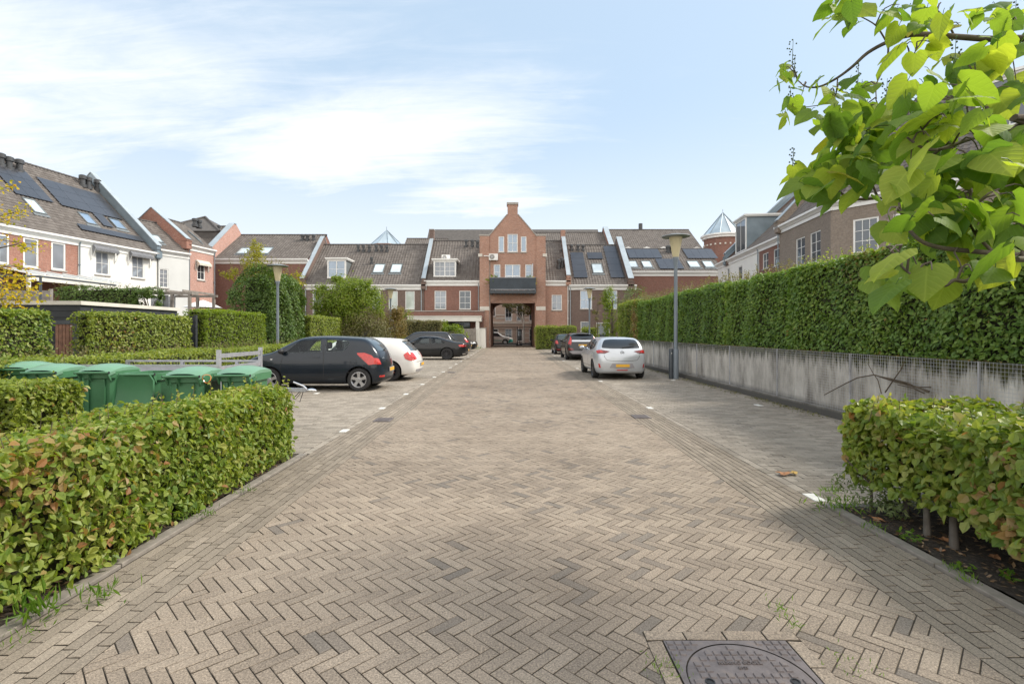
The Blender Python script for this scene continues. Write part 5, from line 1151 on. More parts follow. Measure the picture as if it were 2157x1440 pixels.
def lz(x, y): return .20*abs(x) - .42*x*x - .26*y*y + .05*math.sin(y*17+abs(x)*5)*abs(x)*2
T0 = np.array([(0, y, lz(0, y)-.012) for y in MY] + [(s_*x*q, my+(y-my)*q, lz(x*q, my+(y-my)*q)) for s_ in (1, -1) for q in (.5, 1) for (x, y), my in zip(OUT, MY)])
TF = []
for b0, fl_ in ((7, False), (21, True)):
    for i in range(6):
        for A, B in ((0, b0), (b0, b0+7)):
            f_ = (A+i, B+i, B+i+1, A+i+1); TF.append(f_[::-1] if fl_ else f_)
TF = np.array(TF)
LV = []; LT = []; pet = MB()
clusters = [(1790, 22, 4.5, 38, 13, .30), (1770, 8, 4.5, 20, 4, .27), (1885, 20, 4.4, 35, 12, .30), (1950, 30, 4.3, 40, 14, .30), (1935, 85, 4.3, 45, 11, .28), (1665, 150, 4.8, 22, 8, .17), (1700, 190, 4.75, 30, 8, .17), (1748, 190, 4.6, 25, 9, .2), (1803, 180, 4.6, 22, 8, .2), (1660, 230, 4.6, 18, 6, .17), (1755, 262, 4.4, 40, 20, .23), (1815, 290, 4.4, 40, 26, .25), (1690, 378, 4.4, 26, 11, .25), (1750, 360, 4.3, 40, 20, .25), (1820, 350, 4.2, 40, 22, .27), (1770, 310, 4.4, 35, 12, .22),
    (1880, 255, 4.0, 45, 22, .34), (1880, 320, 4.0, 40, 16, .32), (1930, 215, 3.6, 45, 14, .40), (1985, 160, 3.6, 55, 17, .42), (2050, 130, 3.6, 50, 12, .42), (2020, 210, 3.4, 50, 16, .42), (2060, 260, 3.4, 50, 12, .38), (1960, 270, 3.3, 50, 16, .40), (1950, 350, 3.4, 55, 18, .38), (2030, 345, 3.4, 50, 18, .40), (2100, 340, 3.3, 45, 14, .40), (2060, 420, 3.1, 55, 14, .40), (1985, 420, 3.2, 55, 16, .36), (1900, 395, 3.6, 45, 12, .34), (1890, 450, 3.0, 40, 8, .34), (1960, 470, 3.0, 45, 11, .32), (2040, 490, 3.0, 50, 12, .34), (2120, 470, 3.0, 45, 12, .38), (2135, 400, 3.1, 35, 10, .42),
    (1885, 545, 2.7, 38, 6, .34), (1950, 555, 2.7, 40, 6, .34), (1850, 570, 2.7, 20, 3, .36), (2030, 560, 2.75, 35, 7, .28), (2110, 560, 2.75, 45, 8, .34), (2140, 520, 2.8, 30, 6, .34), (2135, 190, 3.7, 35, 10, .42), (2120, 110, 3.8, 40, 8, .38), (2090, 25, 3.9, 35, 9, .28), (2145, 40, 3.9, 25, 7, .3), (2010, 40, 4.2, 35, 6, .3), (2150, 280, 3.4, 25, 8, .42), (2180, 330, 3.4, 40, 12, .42), (2200, 180, 3.8, 40, 12, .42), (2200, 480, 3.2, 40, 12, .4), (1840, 240, 4.3, 30, 8, .26)]
for (cx, cy, D, sp, n, L) in clusters:
    for w in range(2):
        c_ = at(cx+random.uniform(-.7, .7)*sp, cy+random.uniform(-.5, .7)*sp, D+random.uniform(-.2, .2))-O; nr_ = min(tips, key=lambda q: (q-c_).length); md = nr_.lerp(c_, .5)+Vector((random.uniform(-.05, .05), random.uniform(-.05, .05), .06)); ln = (c_-nr_).length
        if .05 < ln < 1.6: mb.tube([nr_, nr_.lerp(md, .55)+Vector((0, 0, .02)), md, md.lerp(c_, .5)+Vector((0, 0, .015)), c_], [.007, .006, .005, .004, .0025], 5)
    for i in range(max(2, int(n*(1.0 if cx < 1860 or cy < 60 else .64)))):
        p = np.array(at(cx+random.gauss(0, sp*.74), cy+random.gauss(0, sp*.62), D+random.uniform(-.45, .45)) - O)
        l = L*random.uniform(.55, 1.12)*(.86 if L < .28 else .60)
        a = random.uniform(0, 2*math.pi); tdir = np.array([math.cos(a)*.8-.15, math.sin(a)*.8-.2, -random.uniform(.15, 1.1)]); tdir /= np.linalg.norm(tdir)
        nn_ = np.array([random.gauss(0, .45), random.gauss(0, .45)-.2, 1.0]); nn_ -= nn_.dot(tdir)*tdir; nn_ /= np.linalg.norm(nn_); b_ = np.cross(tdir, nn_)
        tm = T0.copy(); tm[:, 2] += rng.normal(0, .008, len(tm)); tm[:, 2] += random.uniform(-.10, .10)*tm[:, 0]*tm[:, 1]*3; tm[:, 2] -= random.uniform(-.1, .22)*(tm[:, 0]**2)*1.6; tm[:, 2] += .02*np.sin(tm[:, 1]*14)*np.abs(tm[:, 0])*2
        LV.append(p + l*(tm[:, :1]*.98*b_ + tm[:, 1:2]*tdir + tm[:, 2:3]*nn_)); q = random.random(); LT.append(.12+.62*q if L > .33 or random.random() > .03 else .90)
        s_ = Vector(p - tdir*l*.22 + np.array([0, 0, l*.05])); pet.tube([Vector(p), (Vector(p)+s_)/2 + Vector((0, 0, .01)), s_], .0024, 4)
n = len(LV); k = len(T0); V = np.concatenate(LV); F = ((np.arange(n)*k)[:, None, None] + TF[None]).reshape(-1, 4)
big = leaf_mat('broad_leaf', [(0, (.065, .135, .032)), (.25, (.12, .215, .042)), (.5, (.21, .31, .055)), (.75, (.33, .40, .07)), (.9, (.30, .31, .06)), (1, (.38, .24, .06))], .58, .62)
vein(big)
np_mesh('crown', V, F, big, pt, np.repeat(np.array(LT), len(TF)), uv=np.tile(T0[:, :2], (n, 1)), smooth=True); pet.build('leaf_stalks', M['leaf_weed'], pt); mb.build('trunk', M['bark'], pt, smooth=60)
fl = MB()                                                   # upright panicles of flower buds
for (x, y, D, h) in ((1668, 120, 4.8, .26), (1672, 148, 4.8, .2), (1806, 160, 4.6, .2), (1866, 195, 4.4, .2), (1875, 200, 4.4, .18), (2010, 118, 3.6, .22), (1873, 235, 4.0, .16), (1663, 205, 4.6, .16), (1669, 335, 4.4, .16), (2137, 30, 3.9, .2)):
    p = at(x, y, D)-O; fl.tube([p - Vector((0, 0, h*.4)), p + Vector((.01, 0, h*.6))], [.004, .002], 4)
    for i in range(14): q = p + Vector((random.uniform(-.03, .03), random.uniform(-.03, .03), h*(i/14*1.0-.3))); fl.ball(q, .008, 5, 3)
fl.build('flower_buds', M['leaf_grey'], pt)

# ------------------------------------------------------------------ weeds and fallen leaves
def weed(label, x, y, n, r, h, mat='leaf_weed', cat='weed', name='weed', L=None, flat=False, group=None):
    P = np.stack([rng.normal(0, r*.5, n), rng.normal(0, r*.5, n), np.abs(rng.normal(0, h*.35, n))+.008], 1)
    N = np.stack([rng.normal(0, 1, n), rng.normal(0, 1, n), np.full(n, .9 if flat else .15)], 1)
    o = foliage(name, P, N, L or h*.9, M[mat], None, rng.random(n), kind=4, asp=.16 if not flat else .4, down=-1.0 if not flat else .1); o.location = (x, y, .005); tag(o, label, cat, group); return o
weed('larger dandelion tuft at the left kerb in the near corner', -2.66, 2.86, 60, .14, .09, L=.11); weed('small dandelion tuft in the left paving in the foreground', -2.43, 3.06, 45, .12, .05, L=.08); weed('flat weed at the bottom left corner of the paving', -2.55, 2.66, 40, .12, .04)
weed('grass tuft at the left kerb below the hedge, nearer of the pair', -2.76, 4.3, 40, .12, .06); weed('grass tuft at the left kerb below the hedge, further of the pair', -2.62, 4.42, 30, .08, .06); weed('grass tuft near the far end of the left hedge', -2.62, 5.08, 30, .08, .06)
weed('grass tuft beside the nearest white marker stone on the right', 2.96, 4.60, 90, .22, .09); weed('bright green weed in the right bay near the front hedge', 3.15, 5.06, 40, .09, .07)
weed('pair of small weeds above the manhole cover', 1.55, 2.92, 30, .06, .04); weed('small weed at the manhole surround', 1.52, 2.77, 26, .06, .04); weed('mossy weed left of the manhole cover', .72, 2.42, 70, .10, .03); weed('small weed right of the manhole cover', 1.62, 2.42, 40, .12, .03)
weed('leafy seedling in the right soil bed beside the bare stems', 3.06, 3.92, 26, .07, .09, flat=True, L=.06); weed('leafy seedling nearer in the right soil bed', 3.02, 3.42, 16, .05, .06, flat=True, L=.05); weed('round leaved seedling in the right soil bed', 3.22, 3.3, 16, .05, .06, flat=True, L=.06)
weed('grass tuft on the right concrete edging', 2.93, 3.42, 26, .06, .05); weed('grass tuft on the right concrete edging further down', 2.90, 3.25, 26, .05, .05); weed('thin grass fringe on the right edging by the weedy clump', 2.92, 4.1, 40, .14, .05)
weed('grass strip at the left foot of the archway', -3.4, 47.5, 160, .9, .2)
mg = shrub('weedy_clump', 'grey green feathery weed clump at the left end of the right front hedge', 'weed', (3.16, 4.5, 0), [(0, .1, .35, .22, .28, .30, 1), (.12, -.2, .16, .24, .2, .16, .7)], 1500, .05, M['leaf_grey'], .3, .012, clump=.3, asp=.3, down=-.1)
n = 2600; bed = rng.random(n) < .5; P = np.stack([np.where(bed, rng.uniform(3.0, 4.6, n), rng.uniform(-3.2, -2.76, n)), np.where(bed, rng.uniform(2.0, 4.6, n), rng.uniform(2.3, 6.5, n)), np.full(n, .030)], 1)
lit = foliage('leaf_litter', P, np.repeat([[0, 0, 1.]], n, 0), .045, leaf_mat('litter_leaf', [(0, (.06, .042, .028)), (.5, (.15, .10, .062)), (1, (.30, .20, .12))], .1), None, rng.random(n), kind=4, rnd=.35, asp=.5, down=0); tag(lit, 'dry leaf litter and twigs strewn over the soil beds under the near hedges', 'leaf litter', kind='stuff')
def fallen(label, x, y, s, col='leaf_brown', rz=0.0, grp=None):
    m = MB(); v = []; n = 12
    for i in range(n):
        a = 2*math.pi*i/n; r = s*(.5+.16*math.cos(5*a)); v.append((r*math.cos(a), r*.75*math.sin(a), s*.16*abs(math.cos(a*1.0+.6))+.012))
    m.add(v + [(0, 0, .008)], [(i, (i+1) % n, n) for i in range(n)]); o = m.build('fallen_leaf', M[col]); o.location = (x, y, .004); o.rotation_euler.z = rz; tag(o, label, 'leaf', grp)
M['dead_leaf'] = plain('dead_leaf', (.36, .17, .075), .8, var=.45, scale=20); M['dead_yellow'] = plain('dead_yellow', (.50, .33, .10), .8, var=.4, scale=20)
fallen('curled orange brown leaf lying on the right parking bay', 3.05, 5.72, .16, 'dead_leaf', .4); fallen('yellow half of a dry leaf touching the orange brown leaf', 3.17, 5.74, .12, 'dead_yellow', 1.2)
for i, (x, y) in enumerate(((3.12, 3.72), (3.3, 3.9), (3.1, 4.3), (3.25, 3.35), (3.4, 3.6))): fallen('dry brown leaf on the soil under the right front hedge', x, y, .07+.02*(i % 3), 'dead_leaf', i, 'dry leaves on the right soil bed')
# ------------------------------------------------------------------ street furniture
def lamp(x, y, h, label):
    e = thing('street_lamp', label, 'street lamp', (x, y, 0), 0, 'street lamps with flat round shades')
    zc = h-.80
    MB().lathe([(.085, 0), (.085, .02), (.078, .9), (.062, 1.0), (.058, zc-.25), (.062, zc-.22)], 16).build('pole', M['pole'], e, smooth=40)
    MB().lathe([(.062, zc-.22), (.075, zc-.1), (.105, zc+.0), (.10, zc+.02)], 16).build('collar', M['pole'], e, smooth=50)
    MB().lathe([(.10, zc+.021), (.13, zc+.2), (.215, zc+.66), (.218, zc+.70)], 24).build('lamp_glass', M['lampglass'], e, smooth=60)
    MB().lathe([(.0, zc+.70), (.22, zc+.705), (.46, zc+.71), (.475, zc+.725), (.46, zc+.74), (.2, zc+.80), (0, zc+.82)], 36).build('shade', M['galv_dark'], e, smooth=50)
    return e
t = NT('lamp_glass'); t.base((.62, .56, .40)); t.set(.35, spec=.5); tr = t.n('ShaderNodeBsdfTranslucent'); tr.inputs[0].default_value = (.9, .84, .62, 1); mx = t.n('ShaderNodeMixShader'); mx.inputs[0].default_value = .5; t.lk(t.b.outputs[0], mx.inputs[1]); t.lk(tr.outputs[0], mx.inputs[2]); t.lk(mx.outputs[0], t.out.inputs['Surface']); M['lampglass'] = t.m
M['galv_dark'] = plain('shade_metal', (.30, .325, .335), .45, metal=.3, var=.12)
lamp(5.65, 17.5, 4.93, 'tall grey street lamp standing in front of the right hedge, nearest of the right lamps')
MB_ = MB().lathe([(.10, -.02), (.10, 1.0), (.085, 1.02)], 16).build('base_sleeve', M['pole'], [o for o in bpy.data.objects if o.name == 'street_lamp'][0], smooth=40)
lamp(-10.9, 24.0, 4.76, 'grey street lamp in front of the ivy covered mass on the left'); lamp(-9.05, 38.7, 4.9, 'far grey street lamp rising above the olive shrubs on the left'); lamp(5.9, 38.2, 4.9, 'far grey street lamp behind the right parked cars')
bo = thing('steel_bollard', 'short dark steel post standing against the nearest right street lamp', 'bollard', (5.49, 17.5, 0)); MB().lathe([(.075, 0), (.075, 1.0), (.06, 1.03), (0, 1.035)], 14).build('post', M['dark_metal'], bo, smooth=40)
MB().box(-.012, .012, -.078, -.07, .86, .89).build('badge', M['white'], bo)
# manhole cover
mh = thing('manhole_cover', 'square cast iron manhole cover with a round lid in the road foreground', 'manhole cover', (MH[0], MH[1], 0)); s = MH[2]
t = NT('cast_iron'); c = t.ramp(t.noise(11, 6, t.obj(), .7), [(.35, (.125, .105, .100)), (.55, (.18, .155, .15)), (.72, (.24, .19, .16))]); t.base(c); t.set(.55, .25, .5); t.bump(t.noise(90, 3, t.obj()), .4, .003); M['iron'] = t.m
fr = MB(); n = 48; rr = .283
vo = []; vi = []
for j in range(n):
    a = 2*math.pi*j/n; ca, sa = math.cos(a), math.sin(a); k = s/max(abs(ca), abs(sa)); vo.append((ca*k, sa*k, .006)); vi.append((ca*(rr+.006), sa*(rr+.006), .006))
fr.add(vo+vi, [(j, (j+1) % n, n+(j+1) % n, n+j) for j in range(n)]); fr.box(-s, s, -s, s, -.05, -.012); fr.build('frame', M['iron'], mh)
lid = MB(); lid.lathe([(rr, -.011), (rr, .004), (rr-.004, .006), (0, .006)], 64); lid = lid.build('lid', M['iron'], mh)
st = MB(); fs = MB(); p = .0415
for i in range(-8, 9):
    for j in range(-8, 9):
        x, y = (i+.0)*p, (j+.0)*p; w = p*.40; r = max(math.hypot(x+a*w, y+b*w) for a in (-1, 1) for b in (-1, 1)); rmin = min(math.hypot(x+a*w, y+b*w) for a in (-1, 1) for b in (-1, 1))
        box = [(x-w, y-w, .005), (x+w, y-w, .005), (x+w, y+w, .005), (x-w, y+w, .005)]; top = [(x-w*.82, y-w*.82, .0115), (x+w*.82, y-w*.82, .0115), (x+w*.82, y+w*.82, .0115), (x-w*.82, y+w*.82, .0115)]
        F_ = [(4, 5, 6, 7), (0, 1, 5, 4), (1, 2, 6, 5), (2, 3, 7, 6), (3, 0, 4, 7)]
        if r < rr-.012:
            if (abs(x) < .125 and .06 < y < .155) or (abs(abs(x)-.195) < .035 and abs(y+.0) < .035) : continue
            st.add(box+top, F_)
        elif rmin > rr+.016 and max(abs(x), abs(y))+w < s-.006: fs.add(box+top, F_)
st.build('studs', M['iron'], lid); fs.build('frame_studs', M['iron'], [c_ for c_ in kids(mh) if c_.name.startswith('frame')][0])
for sx in (-1, 1): MB().lathe([(.022, .0065), (.022, .0105), (.016, .0105), (.016, .0066), (0, .0066)], 16, (sx*.195, 0, 0)).build('keyhole', M['black'], lid)
for txt, y, sz in (('NERING BOGEL', .122, .030), ('B125', .088, .022)):
    cu = bpy.data.curves.new('lettering', 'FONT'); cu.body = txt; cu.size = sz; cu.extrude = .003; cu.align_x = 'CENTER'; o = bpy.data.objects.new('lettering', cu); COL.objects.link(o)
    me = bpy.data.meshes.new_from_object(o.evaluated_get(bpy.context.evaluated_depsgraph_get())); bpy.data.objects.remove(o); me.materials.clear(); me.materials.append(M['iron']); o = bpy.data.objects.new('lettering', me); link(o, lid); o.location = (0, y, .0085)
# brick ring round the cover
Q = []
for sgn in (1, -1):
    x = -s-.085
    while x < s+.08:
        x2 = min(x+.21, s+.085); yy = sgn*(s+.047); Q.append([(x+.003, yy-.038), (x2-.003, yy-.038), (x2-.003, yy+.038), (x+.003, yy+.038)]); x = x2
    y = -s
    while y < s-.01:
        y2 = min(y+.21, s); xx = sgn*(s+.047); Q.append([(xx-.038, y+.003), (xx+.038, y+.003), (xx+.038, y2-.003), (xx-.038, y2-.003)]); y = y2
Q = np.array(Q)+np.array(MH[:2]); pavers('road_edging', Q, .005, M['paver_road'], rng.uniform(.4, .9, len(Q)), .002)
for (x, y, l) in ((-2.30, 9.3, 'small iron gully grate in the left gutter'), (2.46, 9.65, 'small iron gully grate in the right gutter'), (-2.32, 20.2, 'small iron gully grate further along the left gutter')):
    g = thing('gully_grate', l, 'drain grate', (x, y, .012)); m = MB(); m.box(-.15, .15, -.19, .19, -.02, .001)
    m.build('frame', M['iron'], g); m = MB()
    for i in range(7): m.box(-.12, .12, -.165+i*.05, -.135+i*.05, .001, .006)
    m.build('bars', M['iron'], g)

# ------------------------------------------------------------------ wheeled bins
M['bin_green'] = plain('bin_green', (.060, .180, .085), .42, var=.10, scale=2.5); M['bin_lid'] = plain('bin_lid_green', (.145, .285, .185), .38, var=.10, scale=2.5)
GB = 'green wheeled bins behind the left hedge'
def bin_proto(label, opened=False, sc=1.0):
    """back of the bin (hinge, handle) is local -y, facing the camera"""
    e = thing('wheeled_bin', label, 'wheelie bin', (0, 0, 0), 0, GB)
    w0, d0, w1, d1, h = .215, .24, .265, .31, .98
    m = MB(); ring = lambda w, d, z, c=.05: [(-w+c, -d, z), (w-c, -d, z), (w, -d+c, z), (w, d-c, z), (w-c, d, z), (-w+c, d, z), (-w, d-c, z), (-w, -d+c, z)]
    L_ = [ring(w0, d0, .06), ring(w0+.02, d0+.025, .35), ring(w1-.03, d1-.03, h-.12), ring(w1-.02, d1-.02, h-.10)]
    vs = [p for r in L_ for p in r]; n = 8; fs = [(i*n+j, i*n+(j+1) % n, (i+1)*n+(j+1) % n, (i+1)*n+j) for i in range(3) for j in range(n)] + [list(range(n))[::-1]]
    m.add(vs, fs)
    o1 = ring(w1+.012, d1+.012, h-.10); o2 = ring(w1+.012, d1+.012, h); i2 = ring(w1-.03, d1-.03, h); i1 = ring(w1-.03, d1-.03, .25)
    q = [p for r in (L_[3], o1, o2, i2, i1) for p in r]; m.add(q, [(i*n+j, i*n+(j+1) % n, (i+1)*n+(j+1) % n, (i+1)*n+j) for i in range(4) for j in range(n)] + [list(range(4*n, 5*n))])
    for x in (-.12, .12): m.box(x-.012, x+.012, -d1+.0, -d1+.05, .2, h-.12)
    m.build('body', M['bin_green'], e, smooth=35)
    hb = MB(); hb.tube([(-.25, -d1-.085, h-.012), (.25, -d1-.085, h-.012)], .019, 10)
    for x in (-.22, -.07, .22): hb.prism([(x-.012, -d1-.10, h-.0), (x-.012, -d1-.01, h-.0), (x-.012, -d1+.005, h-.15), (x-.012, -d1-.02, h-.13)], (.024, 0, 0))
    hb.build('handle', M['bin_green'], e, smooth=40)
    MB().tube([(-.255, -d1-.085, h-.012), (-.251, -d1-.085, h-.012)], .0215, 10).tube([(.251, -d1-.085, h-.012), (.256, -d1-.085, h-.012)], .0215, 10).build('end_cap', M['black'], e)
    li = MB(); rows = []
    for y, z, wd in ((-d1-.06, .012, .225), (-d1+.02, .052, .268), (-.12, .085, .272), (.10, .082, .272), (d1-.04, .055, .272), (d1+.03, .018, .262), (d1+.045, -.012, .25)):
        r = []
        for i in range(9):
            t_ = -1+2*i/8; r.append((wd*t_, y, z - .045*abs(t_)**4 + (.012 if abs(t_) < .35 and -.2 < y < .2 else 0)))
        rows.append(r)
    vs = [p for r in rows for p in r]; n = 9; li.add(vs, [(i*n+j, i*n+j+1, (i+1)*n+j+1, (i+1)*n+j) for i in range(len(rows)-1) for j in range(n-1)])
    b = len(li.v); sk = []
    for i in range(len(rows)):
        for j in (0, 8): p = rows[i][j]; sk.append((p[0]*1.015, p[1], p[2]-.05))
    li.add([rows[i][0] for i in range(7)] + [sk[2*i] for i in range(7)], [(i, i+1, 7+i+1, 7+i) for i in range(6)]); li.add([rows[i][8] for i in range(7)] + [sk[2*i+1] for i in range(7)], [(i+1, i, 7+i, 7+i+1) for i in range(6)])
    li.add(rows[-1] + [(p[0], p[1], p[2]-.045) for p in rows[-1]], [(i+1, i, 9+i, 9+i+1) for i in range(8)])
    lo = li.build('lid', M['bin_lid'], e, smooth=40)
    lo.location = (0, 0, h+.014)
    if opened:
        for v in lo.data.vertices: v.co.y += d1+.085
        lo.location = (0, -d1-.085, h-.0); lo.rotation_euler = (R(256), 0, 0); lo.data.materials[0] = M['bin_green']
    for x in (-.2, .2):
        w = MB().lathe([(.02, -.025), (.095, -.025), (.10, -.015), (.10, .015), (.095, .025), (.02, .025)], 20, axis='x').build('wheel', M['black'], e, smooth=40); w.location = (x*1.18, -.25, .10)
    return e
bins = [(-8.42, 8.99, .10, 'leftmost green wheeled bin, half hidden at the left edge'), (-7.32, 8.30, .08, 'green wheeled bin behind the end of the cross hedge'), (-6.50, 8.32, .06, 'green wheeled bin left of the one with its lid hanging open'), (-4.68, 7.64, .05, 'green wheeled bin right of the one with its lid hanging open'), (-4.04, 7.80, .05, 'rightmost green wheeled bin beside the dark hatchback')]
bp = bin_proto(bins[0][3])
for i, (x, y, rz, l) in enumerate(bins):
    b = bp if i == 0 else copy_tree(bp, label=l); b.location = (x, y, 0); b.rotation_euler.z = rz
bo_ = bin_proto('green wheeled bin with its lid hanging open towards the hedge', True); bo_.location = (-5.55, 7.98, 0); bo_.rotation_euler.z = .05
tie = MB()
tie.tube([(-4.34+.06*math.cos(q*.5), 7.32+.02*math.sin(q), .93+.06*math.sin(q*.5)) for q in range(14)], .006, 5); tag(tie.build('plastic_tie', M['lens_orange'], None), 'orange plastic tie looped on the handle of the right bins', 'tie')

# ------------------------------------------------------------------ flat trailer
tr_ = thing('flat_trailer', 'galvanised flat trailer with a ladder frame between the bins and the dark hatchback', 'trailer', (-6.9, 10.25, 0))
m = MB(); x0, x1, y0, y1 = -1.35, 1.5, -.85, .78
m.box(x0, x1, y0, y1, .55, .62); m.box(x0, x1, y0, y0+.03, .62, .86); m.box(x0, x1, y1-.03, y1, .62, .86); m.box(x0, x0+.03, y0+.03, y1-.03, .62, .86); m.box(x1-.03, x1, y0+.03, y1-.03, .62, .86); m.build('load_bed', M['galv'], tr_)
m = MB()
for y in (y0-.0, y1-.05): m.box(x0, x1, y, y+.05, .96, 1.0)
for x in (x0, (x0+x1)/2-.25, x1-.5):
    for y in (y0, y1-.05): m.box(x, x+.06, y-.003, y+.053, .6, .959)
m.build('side_rail', M['galv'], tr_)
m = MB(); zt = 1.27
for y in (y0, y1-.06): m.box(x1, x1+.06, y, y+.07, .5, zt)
for z in (1.16, .93): m.box(x1+.01, x1+.05, y0+.06, y1-.05, z-.04, z+.035)
m.build('ladder_frame', M['galv'], tr_)
m = MB(); m.prism([(x1-.2, -.3, .50), (x1+1.15, -.03, .42), (x1+1.15, .03, .42), (x1-.2, .3, .50)], (0, 0, .05)); m.box(x1+1.0, x1+1.32, -.035, .035, .41, .48); m.box(x0+.1, x1, -.4, -.34, .47, .548); m.box(x0+.1, x1, .34, .4, .47, .548); m.build('drawbar', M['galv'], tr_)
m = MB(); m.ball((x1+1.42, 0, .43), (.10, .045, .045), 10, 6); m.tube([(x1+1.32, 0, .46), (x1+1.26, 0, .52), (x1+1.06, 0, .60)], [.022, .02, .017], 8); m.build('coupling', M['chrome'], tr_, smooth=50)
m = MB(); m.tube([(x1+1.2, .0, .42), (x1+1.05, 0, .27), (x1+1.18, .02, .20), (x1+1.25, .01, .40)], .008, 5); m.tube([(x1+1.0, .04, .40), (x1+1.08, .05, .24), (x1+1.2, .0, .38)], .006, 5); m.build('safety_cable', M['black'], tr_, smooth=60)
for y in (y0-.14, y1+.14):
    w = MB().lathe([(.05, -.07), (.2, -.08), (.28, -.07), (.28, .07), (.2, .08), (.05, .07)], 24, axis='y').build('wheel', M['tyre'], tr_, smooth=40); w.location = (-.1, y, .28)
    MB().lathe([(0, -.083), (.16, -.075), (.17, .075), (0, .083)], 20, axis='y').build('rim', M['galv'], w, smooth=40)

# ------------------------------------------------------------------ cooling units, balcony plants
def ac(label, px, py, D, w, h):
    p = at(px, py, D); e = thing('cooling_unit', label, 'air conditioner', (p.x, p.y, p.z)); m = MB(); m.box(-w/2, w/2, -.16, .16, -h/2, h/2); m.build('casing', M['white'], e, bevel=.02)
    MB().lathe([(h*.40, -.165), (h*.40, -.172), (h*.36, -.175), (h*.36, -.1655), (0, -.1655)], 24, (-w*.16, 0, 0), axis='y').build('grille_ring', M['sill'], e, smooth=40)
    m = MB(); r = h*.35
    for k in range(9): a = math.pi*k/9; m.tube([(-w*.16-r*math.cos(a), -.172, -r*math.sin(a)), (-w*.16+r*math.cos(a), -.172, r*math.sin(a))], .006, 4)
    m.lathe([(.001, -.18), (.07, -.18), (.07, -.166)], 16, (-w*.16, 0, 0), axis='y'); m.build('fan_grille', M['galv'], e)
    m = MB()
    for x in (-w*.35, w*.35): m.box(x-.02, x+.02, -.17, .35, -h/2-.05, -h/2-.003)
    m.build('bracket', M['white'], e); return e
ac('white cooling unit hanging on the gate house wall left of the balcony windows', 1039.5, 541.5, 53.05, .93, .66)
m = MB(); p = at(1019, 539, 53.1); q = at(1030, 539.5, 53.1); m.tube([p, q], .05, 6); tag(m.build('pipe_duct', M['white'], None), 'short white pipe duct left of the wall cooling unit', 'duct')
ac('white cooling unit standing on the dormer roof left of the gate house', 939.5, 543, 55.6, .9, .6)
def pot(label, px, n, spread, mat, py=590, L=.5):
    p = at(px, 604, 52.5); e = thing('potted_plant', label, 'plant', (p.x, p.y, Z0(613, 53.3)+.0)); MB().lathe([(.13, 0), (.19, .4), (.2, .42), (.15, .42), (.13, .3)], 14).build('pot', M['terracotta'], e, smooth=40)
    zt = Z0(py, 52.5)-Z0(613, 53.3); P = np.stack([rng.normal(0, spread*.3, n), rng.normal(0, .1, n), rng.uniform(.5, zt, n)], 1); N = np.stack([rng.normal(0, .6, n), rng.normal(0, .6, n), np.full(n, .5)], 1)
    foliage('leaves', P, N, L, M[mat], e, rng.random(n), kind=6, asp=.25, down=-.3); MB().tube([(0, 0, .3), (.02, 0, zt*.8)], .02, 5).build('stem', M['twig'], e)
pot('green palm in a pot at the left end of the balcony', 1042, 60, 1.0, 'leaf_lime', 583); pot('round green plant in a pot right of the balcony door', 1113, 90, .55, 'leaf_ivy', 583, .3); pot('small yellow green plant at the right end of the balcony', 1125, 26, .5, 'leaf_gold', 584, .3)
